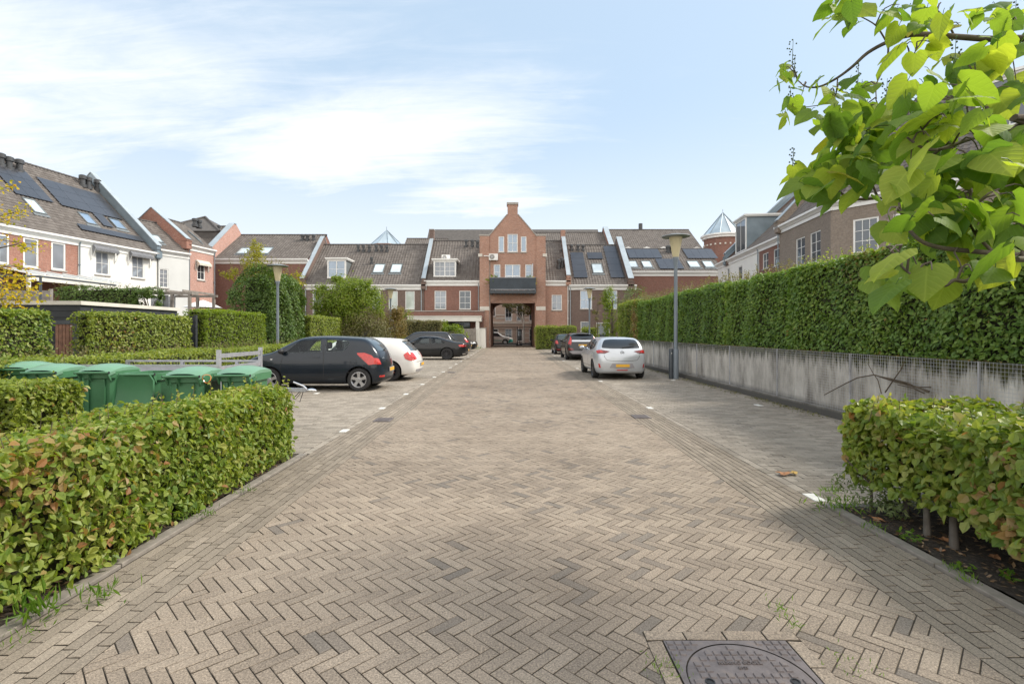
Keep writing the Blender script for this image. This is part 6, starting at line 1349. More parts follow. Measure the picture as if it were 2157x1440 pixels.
# ------------------------------------------------------------------ cars
def lerp(a, b, t): return a+(b-a)*t
def car_body(e, P):
    """lofted shell; local x forward from the tail (0) to the nose (L), y left"""
    L, W, H = P['L'], P['W'], P['H']; hw = W/2
    notch = P.get('notch'); xat, xab = P['xat'], P['xab']; zbf, zbr = P['zbf'], P['zbr']
    st = []                                       # stations: (xT, zT, xB, zB, fy)  fy = half width factor at the top ring
    zr = lambda x: P['zr0'] + (H-.045-P['zr0'])*(1-((x-P['xpk'])/(P['xpk']-P['xrt']))**2 if x < P['xpk'] else 1) - (((x-P['xpk'])/(xat-P['xpk']))**2*P.get('zdf', .05) if x > P['xpk'] else 0)
    if notch:
        st += [(.04, zbr+.0, .02, zbr-.05, .86), (.30, zbr+.035, .30, zbr-.01, .86), (notch, zbr+.05, notch, zbr, .86)]
        x0 = P['xrt']; xb0 = notch+.15
    else:
        x0 = P['xrt']; xb0 = P['xrb']
    n = 8
    for i in range(n+1):
        t_ = i/n; xT = lerp(x0, xat, t_); xB = lerp(xb0, xab-.38, t_); st.append((xT, zr(xT), xB, lerp(zbr, zbf, t_**.8), P.get('tuck', .74)))
    st.append((lerp(xat, xab, .5), lerp(zr(xat), zbf, .46), xab-.2, zbf, .80))
    st.append((xab, zbf+.03, xab, zbf-.02, .86))
    zh = P['zh']
    for i in range(1, 6):
        t_ = i/5; x = lerp(xab, L-.06, t_); st.append((x-.0, lerp(zbf+.03, zh, t_**1.6)+ .0, x+.02, lerp(zbf-.02, zh-.07, t_**1.6), .86))
    xB0, xB1 = st[0][2], st[-1][2]
    def plan(x):
        r = max(0, (.42-x)/.42); f = max(0, (x-(L-.75))/.75); return hw*(1-P.get('pr', .10)*r**2-P.get('pf', .2)*f**2)
    gc = P.get('gc', .19)
    def ring(k):
        xT, zT, xB, zB, fy = st[k]; u = (xB-xB0)/(xB1-xB0); nose = k == len(st)-1
        xs, xl, xm = lerp(.10, L-.14, u), lerp(.0, L-.02, u), lerp(P.get('xm', .01), L, u)
        zl, zm = P.get('zl', .40), P.get('zm', .64)
        R_ = [(xs, plan(xs)*.90, gc), (lerp(xs, xl, .6), plan(xl)*.965, gc+.10), (xl, plan(xl)*.995, zl), (xm, plan(xm)*1.0, min(zm, zB-.1)), (xB, plan(xB)*.965, zB)]
        R_.append((xT, plan(xT)*fy, zT)); return R_
    rings = [ring(k) for k in range(len(st))]; N = len(st)
    m = MB(); J = 6
    fr = [1, .72, .38, 0]
    def bul(k): return -P.get('br', .11) if k == 0 else (P.get('bf', .16) if k == N-1 else 0)
    def crown(k):
        xT, zT, xB, zB, fy = st[k]; return .045 if zT-zB > .2 else .035
    idx = {}
    def put(key, p):
        if key not in idx: idx[key] = len(m.v); m.v.append(p)
        return idx[key]
    for sgn in (1, -1):
        for k in range(N):
            for j in range(J): x, y, z = rings[k][j]; put((k, j, sgn*4), (x, y*sgn, z))
            for j in ([0] + list(range(J)) if k in (0, N-1) else [0, J-1]):
                x, y, z = rings[k][j]
                for q in (1, 2, 3):
                    f = fr[q]; zz = z + (crown(k)*(1-f*f) if j == J-1 else 0)
                    ex = P.get('brt', .0) if (k == 0 and j == J-1) else bul(k)*(1.0 if j else .7)
                    put((k, j, sgn*(4-q)) if q < 3 else (k, j, 0), (x+ex*(1-f*f), y*f*sgn, zz))
    def quad(a, b, c, d): m.f.append([idx[a], idx[b], idx[c], idx[d]]); m.m.append(0)
    cols = [4, 3, 2, 0, -2, -3, -4]; cols = [4, 3, 2, 0, -2, -3, -4]
    for k in range(N-1):
        for j in range(J-1):
            quad((k, j, 4), (k, j+1, 4), (k+1, j+1, 4), (k+1, j, 4)); quad((k, j, -4), (k+1, j, -4), (k+1, j+1, -4), (k, j+1, -4))
        for a, b in zip(cols[:-1], cols[1:]):
            quad((k, J-1, a), (k, J-1, b), (k+1, J-1, b), (k+1, J-1, a)); quad((k, 0, a), (k+1, 0, a), (k+1, 0, b), (k, 0, b))
    for j in range(J-1):
        for a, b in zip(cols[:-1], cols[1:]):
            quad((0, j, a), (0, j, b), (0, j+1, b), (0, j+1, a)); quad((N-1, j, a), (N-1, j+1, a), (N-1, j+1, b), (N-1, j, b))
    return m
def finish_body(e, m, P, paintm):
    L, W = P['L'], P['W']
    me = bpy.data.meshes.new('body'); me.from_pydata(m.v, [], m.f); me.materials.append(paintm); me.materials.append(M['black'])
    bm = bmesh.new(); bm.from_mesh(me); bmesh.ops.remove_doubles(bm, verts=bm.verts, dist=1e-4); bmesh.ops.recalc_face_normals(bm, faces=bm.faces); bm.to_mesh(me); bm.free()
    o = bpy.data.objects.new('body', me); COL.objects.link(o)
    s = o.modifiers.new('s', 'SUBSURF'); s.levels = 2; s.render_levels = 2
    cut = MB(); r = P['wr']+P.get('arch', .055)
    for x in (P['xr'], P['xf']):
        for sg in (1, -1):
            y0, y1 = (W/2-.30, W/2+.2) if sg > 0 else (-W/2-.2, -W/2+.30)
            cut.lathe([(0, y0), (r*1.0, y0), (r, y1), (0, y1)], 32, (x, 0, P['wr']+.01), axis='y', mi=1)
    cme = bpy.data.meshes.new('cut'); cme.from_pydata(cut.v, [], cut.f); cme.materials.append(paintm); cme.materials.append(M['black']); cme.polygons.foreach_set('material_index', [1]*len(cme.polygons))
    bm = bmesh.new(); bm.from_mesh(cme); bmesh.ops.remove_doubles(bm, verts=bm.verts, dist=1e-5); bmesh.ops.recalc_face_normals(bm, faces=bm.faces); bm.to_mesh(cme); bm.free()
    co = bpy.data.objects.new('cut', cme); COL.objects.link(co)
    b = o.modifiers.new('b', 'BOOLEAN'); b.operation = 'DIFFERENCE'; b.object = co; b.solver = 'EXACT'
    dg = bpy.context.evaluated_depsgraph_get(); ev = o.evaluated_get(dg); me2 = bpy.data.meshes.new_from_object(ev)
    ev2 = None
    o.modifiers.clear(); o.data = me2; bpy.data.objects.remove(co); o.parent = e
    me2.polygons.foreach_set('use_smooth', [True]*len(me2.polygons)); me2.set_sharp_from_angle(angle=R(42))
    me2.name = 'body'
    if len(me2.materials) < 2: me2.materials.append(M['black'])
    bm = bmesh.new(); bm.from_mesh(me2); bvh = BVHTree.FromBMesh(bm); bm.free()
    return o, bvh
AX = {'y+': ((0, 2), 1, 1), 'y-': ((0, 2), 1, -1), 'x-': ((1, 2), 0, -1), 'x+': ((1, 2), 0, 1), 'z+': ((0, 1), 2, 1)}
def rnd(poly, r=.04, n=4):
    out = []; k = len(poly)
    for i in range(k):
        p = Vector(poly[i]); a = Vector(poly[i-1])-p; b = Vector(poly[(i+1) % k])-p; rr = min(r, a.length*.45, b.length*.45)
        A = p+a.normalized()*rr; B = p+b.normalized()*rr
        for j in range(n+1): t_ = j/n; q = A*(1-t_)**2+p*2*t_*(1-t_)+B*t_*t_; out.append((q.x, q.y))
    return out
def decal(bvh, poly, ax, name, mat, parent, off=.004, step=.06, depth=.012, r=.03):
    """a thin shell cut to an outline and laid on the body along one axis"""
    (ia, ib), iax, sg = AX[ax]
    if r: poly = rnd(poly, r)
    bm = bmesh.new(); f = bm.faces.new([bm.verts.new((a, b, 0)) for a, b in poly])
    bmesh.ops.triangulate(bm, faces=bm.faces[:], ngon_method='EAR_CLIP')
    for axis in (0, 1):
        lo = min(v.co[axis] for v in bm.verts); hi = max(v.co[axis] for v in bm.verts); k = int((hi-lo)/step)
        for i in range(1, k+1):
            co = [0, 0, 0]; no = [0, 0, 0]; co[axis] = lo+(hi-lo)*i/(k+1); no[axis] = 1
            bmesh.ops.bisect_plane(bm, geom=bm.verts[:]+bm.edges[:]+bm.faces[:], plane_co=co, plane_no=no)
    V = []; ok = True; last = None
    for v in bm.verts:
        o = [0, 0, 0]; o[ia] = v.co.x; o[ib] = v.co.y; o[iax] = 12*sg; d = [0, 0, 0]; d[iax] = -sg
        h = bvh.ray_cast(Vector(o), Vector(d))
        V.append((v, h[0]))
    good = [h for _, h in V if h is not None]
    if not good: bm.free(); return None
    lim = max(g[iax]*sg for g in good) - (9 if 'window' in name or 'screen' in name else .20 if iax == 0 else .15)
    for v, h in V:
        if h is None or h[iax]*sg < lim:
            q = [0, 0, 0]; q[ia] = v.co.x; q[ib] = v.co.y; q[iax] = (lim+.10)*sg
            h = bvh.find_nearest(Vector(q))[0]
        p = Vector(h); p[iax] += sg*off
        v.co = p
    ed = [x for x in bm.edges if x.is_boundary]
    ret = bmesh.ops.extrude_edge_only(bm, edges=ed)
    for g in ret['geom']:
        if isinstance(g, bmesh.types.BMVert): g.co[iax] -= sg*depth
    bmesh.ops.recalc_face_normals(bm, faces=bm.faces)
    # face outward
    s_ = sum(fc.normal[iax]*sg*fc.calc_area() for fc in bm.faces)
    if s_ < 0: bmesh.ops.reverse_faces(bm, faces=bm.faces[:])
    me = bpy.data.meshes.new(name); bm.to_mesh(me); bm.free(); me.materials.append(mat)
    me.polygons.foreach_set('use_smooth', [True]*len(me.polygons)); me.set_sharp_from_angle(angle=R(45))
    o = bpy.data.objects.new(name, me); link(o, parent); return o
def line(bvh, pts, ax, name, mat, parent, w=.007):
    out = []
    for i, p in enumerate(pts):
        a = Vector(pts[max(i-1, 0)]); b = Vector(pts[min(i+1, len(pts)-1)]); d = (b-a).normalized(); n = Vector((-d.y, d.x)); out.append((Vector(p)+n*w, Vector(p)-n*w))
    poly = [tuple(q[0]) for q in out] + [tuple(q[1]) for q in out[::-1]]
    return decal(bvh, poly, ax, name, mat, parent, off=.0015, step=.1, depth=.004, r=0)
def make_wheel(e, x, y, P, style, side):
    r = P['wr']; w = .205; m = MB()
    m.lathe([(r*.66, -w/2+.01), (r*.72, -w/2), (r*.93, -w/2+.004), (r, -w/2+.035), (r, w/2-.035), (r*.93, w/2-.004), (r*.72, w/2), (r*.66, w/2-.012)], 36, axis='y')
    t_ = m.build('wheel', M['tyre'], e, smooth=40); t_.location = (x, y-side*w/2, r); t_.rotation_euler = (0, 0, 0 if side > 0 else math.pi)
    rm = MB(); rr = r*.68; yo = w/2-.014
    rm.lathe([(rr*.9, -w/2+.02), (rr*.93, yo-.03), (rr, yo+.006), (rr*.96, yo+.008), (rr*.88, yo-.012), (rr*.86, -.02)], 36, axis='y')
    n = {'five': 5, 'multi': 10, 'ten': 10, 'seven': 7}[style]; sw = .20 if style == 'five' else .085 if style != 'seven' else .12
    for k in range(n):
        a = 2*math.pi*k/n+.3
        def pt(rad, off, yy): return (rad*math.cos(a)-off*math.sin(a), yy, rad*math.sin(a)+off*math.cos(a))
        ri, ro, wi, wo = rr*.16, rr*.93, rr*sw*1.25, rr*sw
        top = [pt(ri, -wi, yo-.012), pt(ri, wi, yo-.012), pt(rr*.5, wo*.8, yo-.006), pt(ro, wo*1.2, yo-.004), pt(ro, -wo*1.2, yo-.004), pt(rr*.5, -wo*.8, yo-.006)]
        bot = [(p[0], yo-.06, p[2]) for p in top]; rm.add(top+bot, [(5, 4, 3, 2, 1, 0)] + [(i, (i+1) % 6, 6+(i+1) % 6, 6+i) for i in range(6)])
    rm.lathe([(rr*.24, yo-.06), (rr*.24, yo-.008), (rr*.2, yo), (.0, yo+.001)], 20, axis='y')
    rm.build('rim', M['alloy_dark' if style in ('multi', 'ten') else 'alloy'], t_, smooth=35)
    dk = MB(); dk.lathe([(rr*.9, -.02), (rr*.55, -.025), (.01, -.025)], 20, axis='y', flip=True); dk.build('brake_disc', M['alloy_dark'], t_)
def car(label, x, y, rz, P, paint, lab2=None, group=None, name='parked_car'):
    e = thing(name, label, 'car', (x, y, 0), rz, group); L, W = P['L'], P['W']
    m = car_body(e, P); pm = M[paint]; body, bvh = finish_body(e, m, P, pm); gl = M[P.get('glass', 'glass_car')]
    k = {'parent': e}
    if P.get('see'):
        cut = MB()
        for poly in P['side']:
            q = rnd(poly, P.get('wround', .035)); c0 = sum(p[0] for p in q)/len(q); c1 = sum(p[1] for p in q)/len(q)
            cut.prism([(c0+(a-c0)*.94, -W, c1+(b-c1)*.92) for a, b in q], (0, 2*W, 0), 1)
        cme = bpy.data.meshes.new('cut'); cme.from_pydata(cut.v, [], cut.f); cme.materials.append(pm); cme.materials.append(M['interior']); cme.polygons.foreach_set('material_index', [1]*len(cme.polygons))
        bm = bmesh.new(); bm.from_mesh(cme); bmesh.ops.recalc_face_normals(bm, faces=bm.faces); bm.to_mesh(cme); bm.free()
        co = bpy.data.objects.new('cut', cme); COL.objects.link(co); co.parent = e; bpy.context.view_layer.update(); b = body.modifiers.new('b', 'BOOLEAN'); b.operation = 'DIFFERENCE'; b.object = co; b.solver = 'EXACT'; b.use_self = True
        xs = [p[0] for q in P['side'] for p in q]; zs = [p[1] for q in P['side'] for p in q]; zt_ = max(zs)-.02; xt = [p[0] for q in P['side'] for p in q if p[1] > zt_-.08]
        cv = MB(); hy = W*.5*.70; cv.prism([(min(xs)+.02, -hy, min(zs)-.16), (max(xs)+.12, -hy, min(zs)-.16), (max(xt)+.02, -hy, zt_), (min(xt), -hy, zt_-.02)], (0, 2*hy, 0), 1)
        vme = bpy.data.meshes.new('cut'); vme.from_pydata(cv.v, [], cv.f); vme.materials.append(pm); vme.materials.append(M['interior']); vme.polygons.foreach_set('material_index', [1]*len(vme.polygons))
        bm = bmesh.new(); bm.from_mesh(vme); bmesh.ops.recalc_face_normals(bm, faces=bm.faces); bm.to_mesh(vme); bm.free()
        vo = bpy.data.objects.new('cut', vme); COL.objects.link(vo); vo.parent = e; bpy.context.view_layer.update(); b2 = body.modifiers.new('b2', 'BOOLEAN'); b2.operation = 'DIFFERENCE'; b2.object = vo; b2.solver = 'EXACT'
        me2 = bpy.data.meshes.new_from_object(body.evaluated_get(bpy.context.evaluated_depsgraph_get())); body.modifiers.clear(); body.data = me2; bpy.data.objects.remove(co); bpy.data.objects.remove(vo)
        me2.polygons.foreach_set('use_smooth', [True]*len(me2.polygons)); me2.set_sharp_from_angle(angle=R(42)); me2.name = 'body'
        for sx, sz in P['seats']:
            for sy in (.36, -.36): MB().box(sx-.09, sx+.04, sy-.22, sy+.22, sz-.24, sz+.02).box(sx-.06, sx+.04, sy-.12, sy+.12, sz+.05, sz+.24).build('seat', M['interior'], e, bevel=.05)
        s_ = MB(); n_ = 20; wx_, wz_ = P['wheelpos']
        s_.tube([(wx_+.07*math.sin(2*math.pi*i/n_), .36+.19*math.cos(2*math.pi*i/n_), wz_+.17*math.sin(2*math.pi*i/n_)) for i in range(n_+1)], .018, 6); s_.build('steering_wheel', M['interior'], e)
    for ax in ('y+', 'y-'):
        for poly in P['side']: decal(bvh, poly, ax, 'side_window', M['glass_clear'] if P.get('see') else gl, e, r=P.get('wround', .035))
        for pts in P.get('seams', ()): line(bvh, pts, ax, 'door_seam', M['black'], e)
        for (hx, hz) in P.get('handles', ()): decal(bvh, [(hx-.09, hz-.022), (hx+.09, hz-.016), (hx+.09, hz+.018), (hx-.09, hz+.014)], ax, 'door_handle', M[P.get('handle_mat', paint)], e, off=.022, depth=.03, r=.01)
        if 'trim' in P:
            for (poly, mt) in P['trim']: decal(bvh, poly, ax, 'side_trim', M[mt], e, off=.006, r=.01)
        if 'lamp_side' in P: decal(bvh, P['lamp_side'], ax, 'tail_light', M[P.get('lens', 'lens_red')], e, off=.012, depth=.03, r=.03)
        if 'head_side' in P: decal(bvh, P['head_side'], ax, 'headlight', M['lens_clear'], e, off=.006, depth=.02, r=.03)
        if 'indicator' in P: ix, iz = P['indicator']; decal(bvh, [(ix-.03, iz-.014), (ix+.03, iz-.014), (ix+.03, iz+.014), (ix-.03, iz+.014)], ax, 'indicator', M['lens_clear'], e, off=.008, r=.012)
        if 'cap' in P: cx, cz = P['cap']; line(bvh, [(cx+.085*math.cos(a*math.pi/8), cz+.075*math.sin(a*math.pi/8)) for a in range(17)], ax, 'fuel_flap', M['black'], e, w=.004) if ax == 'y+' else None
    if 'rear_glass' in P: decal(bvh, P['rear_glass'], 'x-', 'rear_window', M[P.get('rglass', P.get('glass', 'glass_car'))], e, r=.06)
    if 'back_glass_top' in P: decal(bvh, P['back_glass_top'], 'z+', 'rear_window', gl, e, r=.05)
    if 'wind' in P: decal(bvh, P['wind'], 'z+', 'windscreen', gl, e, r=.05)
    for nm, poly, mt, of in P.get('rear', ()):
        for s in ((1, -1) if nm.endswith('*') else (1,)):
            decal(bvh, [(a*s, b) for a, b in poly], 'x-', nm.rstrip('*'), M[mt], e, off=of, depth=of+.012, r=.02, step=.05)
    for nm, poly, mt, of in P.get('front', ()):
        for s in ((1, -1) if nm.endswith('*') else (1,)):
            decal(bvh, [(a*s, b) for a, b in poly], 'x+', nm.rstrip('*'), M[mt], e, off=of, depth=of+.012, r=.02, step=.05)
    for pts in P.get('rear_seams', ()): line(bvh, pts, 'x-', 'tailgate_seam', M['black'], e, w=.006)
    if 'plate' in P:
        pz = P['plate']; h = bvh.ray_cast(Vector((-5, 0, pz)), Vector((1, 0, 0)))
        if h[0] is not None:
            px_ = h[0].x+.012; MB().box(px_-.035, px_-.015, -.265, .265, pz-.06, pz+.06).build('number_plate', M['plate_frame'], e); pl = [o for o in kids(e) if o.name.startswith('number_plate')][0]
            MB().box(px_-.039, px_-.0355, -.235 if P.get('blur') else -.25, .215 if P.get('blur') else .25, pz-.045, pz+.045).build('plate_face', M['plate'], pl)
    # mirrors
    for s in (1, -1):
        mx, mz = P['mirror']; mm = MB(); hwid = W/2
        mm.ball((mx, s*(hwid+.06), mz+.02), (.075, .10, .072), 12, 8); mm.tube([(mx+.02, s*(hwid-.08), mz-.05), (mx+.01, s*(hwid+.03), mz-.01)], .028, 8); mm.build('side_mirror', M[P.get('mirror_mat', paint)], e, smooth=60)
    for wx in (P['xr'], P['xf']):
        for s in (1, -1): make_wheel(e, wx, s*(W/2-.005), P, P['rim'], s)
    # underside, exhaust
    MB().box(.3, L-.3, -W/2+.3, W/2-.3, .17, .26).build('underbody', M['black'], e)
    if 'exhaust' in P:
        ey, ez = P['exhaust']; MB().lathe([(.028, .0), (.034, 0), (.034, .25), (.028, .25)], 14, (.03, ey, ez), axis='x').build('exhaust', M['chrome'] if P.get('exh') else M['black'], e, smooth=40)
    if P.get('antenna'): ax_, an = P['antenna']; h = bvh.ray_cast(Vector((ax_, 0, 5)), Vector((0, 0, -1))); z = h[0].z; MB().tube([(ax_, 0, z-.01), (ax_-.12*an, 0, z+.10*an)], [.012, .006], 6).build('antenna', M['black'], e)
    if 'wiper' in P:
        wy, wz = P['wiper']; h = bvh.ray_cast(Vector((-5, wy, wz)), Vector((1, 0, 0))); h2 = bvh.ray_cast(Vector((-5, wy-.42, wz+.05)), Vector((1, 0, 0)))
        if h[0] and h2[0]: MB().tube([h[0]+Vector((-.03, 0, 0)), h2[0]+Vector((-.025, 0, 0))], [.018, .008], 6).build('rear_wiper', M['black'], e)
    if 'spoiler' in P:
        sx, sz, sw = P['spoiler']; s_ = MB(); n = 12; v = []
        for i in range(n+1):
            q = -1+2*i/n; yy = sw*q; dx = .10*q*q; v += [(sx+dx+.22, yy, sz+.006-.03*q*q), (sx+dx, yy, sz-.015-.05*q*q), (sx+dx+.015, yy, sz-.04-.05*q*q)]
        s_.add(v, [(3*i+a, 3*i+3+a, 3*i+3+(a+1) % 3, 3*i+(a+1) % 3) for i in range(n) for a in range(3)]); s_.build('spoiler', pm, e, smooth=50)
    for o in kids(e):
        o.location.x -= L/2
    return e, bvh
HATCH = dict(see=True, seats=[(1.55, 1.08), (.85, 1.06)], wheelpos=(2.3, 1.06), L=3.72, W=1.69, H=1.50, wr=.31, xr=.60, xf=3.02, xrt=.42, xrb=.12, zr0=1.40, xpk=1.75, xat=2.32, xab=3.02, zbf=.99, zbr=1.05, zh=.85, zdf=.05, xm=.03, zl=.42, zm=.66, pr=.12, pf=.22, tuck=.76, br=.12, rim='five', arch=.05,
    side=[[(1.62, 1.05), (2.64, 1.03), (2.24, 1.385), (1.66, 1.41)], [(1.02, 1.075), (1.51, 1.055), (1.55, 1.41), (.90, 1.36), (.86, 1.28)]],
    seams=[[(1.55, .24), (1.54, .60), (1.56, 1.0), (1.60, 1.41)], [(2.66, .30), (2.72, .62), (2.66, .90)], [(1.51, .24), (2.66, .30)], [(.42, .39), (2.95, .375)]], handles=[(1.76, .93)], handle_mat='paint_dark', cap=(.74, .80), indicator=(2.96, .86),
    rear_glass=[(-.60, 1.08), (.60, 1.08), (.52, 1.40), (-.52, 1.40)], rglass='glass_carlight', glass='glass_carlight',
    lamp_side=[(.66, 1.035), (.46, 1.04), (.26, .97), (.08, .74), (.34, .71), (.44, .90), (.62, .97)],
    rear=[('tail_light*', [(.66, .72), (.77, .72), (.77, .90), (.70, .88)], 'lens_red', .010), ('fog_light*', [(.55, .37), (.72, .37), (.72, .42), (.55, .42)], 'lens_red', .012), ('bumper_trim', [(-.74, .28), (.74, .28), (.78, .36), (-.78, .36)], 'black', .008)],
    rear_seams=[[(-.72, .63), (.72, .63)]], plate=.56, wiper=(.15, 1.10), mirror=(2.66, 1.06), mirror_mat='black', exhaust=(-.5, .24), front=[('grille', [(-.45, .42), (.45, .42), (.45, .56), (-.45, .56)], 'black', .006)], head_side=[(3.25, .62), (3.62, .60), (3.45, .76), (3.20, .80)], antenna=(.75, 1.6), wind=[(2.40, -.52), (2.92, -.62), (2.92, .62), (2.40, .52)])
car('dark grey three door hatchback with silver wheels, nearest of the left cars', -3.50-1.86, 14.66, math.pi, HATCH, 'paint_dark')
PREM = dict(HATCH, seats=[(1.75, .98), (.9, .97)], wheelpos=(2.5, .96), L=4.24, W=1.76, H=1.43, wr=.315, xr=.78, xf=3.45, xrt=.50, xrb=.16, zr0=1.32, xpk=2.0, xat=2.55, xab=3.25, zbf=.90, zbr=.95, zh=.74, xm=.02, zl=.42, zm=.68, rim='ten', tuck=.73, glass='glass_car', rglass='glass_carlight',
    side=[[(1.80, .93), (2.85, .91), (2.5, 1.30), (1.85, 1.345)], [(.92, .98), (1.70, .935), (1.75, 1.345), (1.20, 1.31), (.98, 1.16)]], seams=[[(1.75, .24), (1.74, .6), (1.76, .93)], [(2.95, .30), (2.98, .6), (2.92, .90)], [(.5, .52), (3.9, .50)]], handles=[(1.92, .80)], handle_mat='paint_white', cap=(.85, .82), indicator=(3.2, .70),
    rear_glass=[(-.60, .98), (.60, .98), (.52, 1.29), (-.52, 1.29)], lamp_side=[(-.06, .78), (.14, .66), (.30, .72), (.36, .86), (.22, .97), (.0, .92)], rear=[('tail_light*', [(.50, .72), (.86, .66), (.86, .96), (.56, .92)], 'lens_red', .010), ('badge', [(-.045, .84), (.045, .84), (.045, .93), (-.045, .93)], 'chrome', .012), ('bumper_trim', [(-.6, .30), (.6, .30), (.62, .38), (-.62, .38)], 'plate_frame', .006)], rear_seams=[[(-.75, .62), (.75, .62)]], plate=.53, wiper=(.1, .99), mirror=(2.85, .96), mirror_mat='paint_white', exhaust=(.55, .27), exh=True, head_side=[(3.72, .60), (4.15, .60), (3.98, .74), (3.70, .78)], antenna=(.85, .6), wind=[(2.62, -.52), (3.15, -.62), (3.15, .62), (2.62, .52)], spoiler=(.42, 1.36, .55))
car('white three door hatchback with large red tail light, parked behind the dark grey hatchback', -3.12-2.12, 17.5, math.pi, PREM, 'paint_white')
COUPE = dict(see=True, seats=[(1.95, .95), (1.35, .9)], wheelpos=(2.65, .95), L=4.62, W=1.83, H=1.38, wr=.345, xr=1.02, xf=3.82, notch=.62, xrt=1.45, xrb=.1, zr0=1.27, xpk=2.3, xat=2.62, xab=3.35, zbf=.92, zbr=.96, zh=.72, zdf=.03, xm=.01, zl=.42, zm=.70, pr=.16, pf=.22, tuck=.70, br=.16, rim='multi', arch=.045, glass='glass_car', wround=.05,
    side=[[(2.02, .93), (3.02, .92), (2.62, 1.27), (2.05, 1.31)], [(1.10, .965), (1.93, .935), (1.97, 1.31), (1.55, 1.24), (1.25, 1.08)]], seams=[[(1.98, .26), (1.93, .6), (1.98, .92)], [(3.12, .3), (3.15, .6), (3.05, .9)], [(1.5, .30), (3.3, .29)]], handles=[(2.15, .82)], cap=(.9, .85),
    lamp_side=[(-.05, .74), (.30, .76), (.36, .86), (.10, .88), (-.02, .86)], rear=[('tail_light*', [(.45, .76), (.90, .74), (.90, .87), (.48, .86)], 'lens_dark', .010), ('diffuser', [(-.6, .24), (.6, .24), (.66, .36), (-.66, .36)], 'black', .006), ('exhaust_tip*', [(.62, .30), (.78, .30), (.78, .37), (.62, .37)], 'chrome', .02)], plate=.55, mirror=(2.95, .96), mirror_mat='black', back_glass_top=[(.72, -.55), (1.40, -.50), (1.40, .50), (.72, .55)], wind=[(2.70, -.52), (3.22, -.64), (3.22, .64), (2.70, .52)], head_side=[(4.05, .60), (4.5, .58), (4.4, .70), (4.05, .74)])
car('black two door coupe with black multi spoke wheels, nose towards the hedge', -2.62-2.31, 30.2, math.pi, COUPE, 'paint_black')
EST = dict(PREM, see=False, L=4.62, W=1.85, H=1.64, wr=.33, xr=.95, xf=3.70, xrt=.42, xrb=.15, zr0=1.56, xpk=2.0, xat=2.7, xab=3.45, zbf=1.02, zbr=1.06, zh=.84, zl=.46, zm=.76, side=[[(1.95, 1.07), (3.02, 1.04), (2.68, 1.48), (2.02, 1.54)], [(1.10, 1.08), (1.85, 1.07), (1.92, 1.54), (1.14, 1.52)], [(.50, 1.12), (1.02, 1.09), (1.05, 1.51), (.66, 1.46)]], seams=[[(1.90, .3), (1.88, 1.05)], [(3.1, .35), (3.1, 1.0)], [(1.05, .6), (1.05, 1.07)]], handles=[(2.05, .92), (1.2, .94)], handle_mat='paint_slate', indicator=(3.4, .8), rear_glass=[(-.62, 1.10), (.62, 1.10), (.55, 1.50), (-.55, 1.50)], lamp_side=[(-.05, .82), (.2, .82), (.24, 1.0), (0, 1.02)], rear=[('tail_light*', [(.55, .82), (.9, .82), (.9, 1.02), (.6, 1.0)], 'lens_red', .01)], rear_seams=[], plate=.62, mirror=(2.98, 1.08), mirror_mat='paint_slate', head_side=[(4.0, .72), (4.5, .68), (4.35, .84), (3.98, .88)], wind=[(2.75, -.54), (3.33, -.66), (3.33, .66), (2.75, .54)], spoiler=(.36, 1.60, .55), wiper=(.1, 1.1), exhaust=(.5, .26), cap=(.8, .9))
car('dark slate estate car showing its roof and side windows above the black coupe', -3.7-2.31, 34.4, math.pi, EST, 'paint_slate')
H3 = dict(EST, L=4.05, H=1.50, xab=3.05, xat=2.4, xpk=1.8, xf=3.2, xr=.75, zr0=1.40, zbf=.92, zbr=.97, zh=.78, zm=.68, zl=.44, side=[[(1.66, .97), (2.66, .94), (2.34, 1.36), (1.72, 1.41)], [(.80, 1.0), (1.56, .97), (1.62, 1.41), (.98, 1.37)]], seams=[[(1.6, .3), (1.6, .95)]], handles=[(1.75, .85)], rear_glass=[(-.6, 1.0), (.6, 1.0), (.52, 1.37), (-.52, 1.37)], lamp_side=[(-.05, .86), (.22, .88), (.36, 1.14), (.20, 1.16), (.02, 1.0)], rear=[('tail_light*', [(.58, .86), (.9, .86), (.9, 1.12), (.68, 1.12)], 'lens_red', .01)], plate=.6, mirror=(2.6, .99), head_side=[(3.4, .64), (3.95, .62), (3.8, .78), (3.4, .82)], wind=[(2.45, -.54), (2.95, -.64), (2.95, .64), (2.45, .54)], spoiler=(.36, 1.45, .55), indicator=(3.0, .75), wiper=(.1, 1.0))
car('anthracite hatchback with a red tail light, just beyond the dark slate estate', -3.0-2.02, 38.0, math.pi, H3, 'paint_anthr')
H4 = dict(H3, front=[('grille', [(-.5, .40), (.5, .40), (.55, .60), (-.55, .60)], 'black', .008), ('headlight*', [(.48, .66), (.84, .68), (.86, .82), (.62, .80)], 'lens_clear', .012), ('number_plate', [(-.26, .42), (.26, .42), (.26, .52), (-.26, .52)], 'plate', .02)])
car('black hatchback with headlights facing the road, last of the left cars', -2.85-2.02, 42.2, 0, H4, 'paint_black')
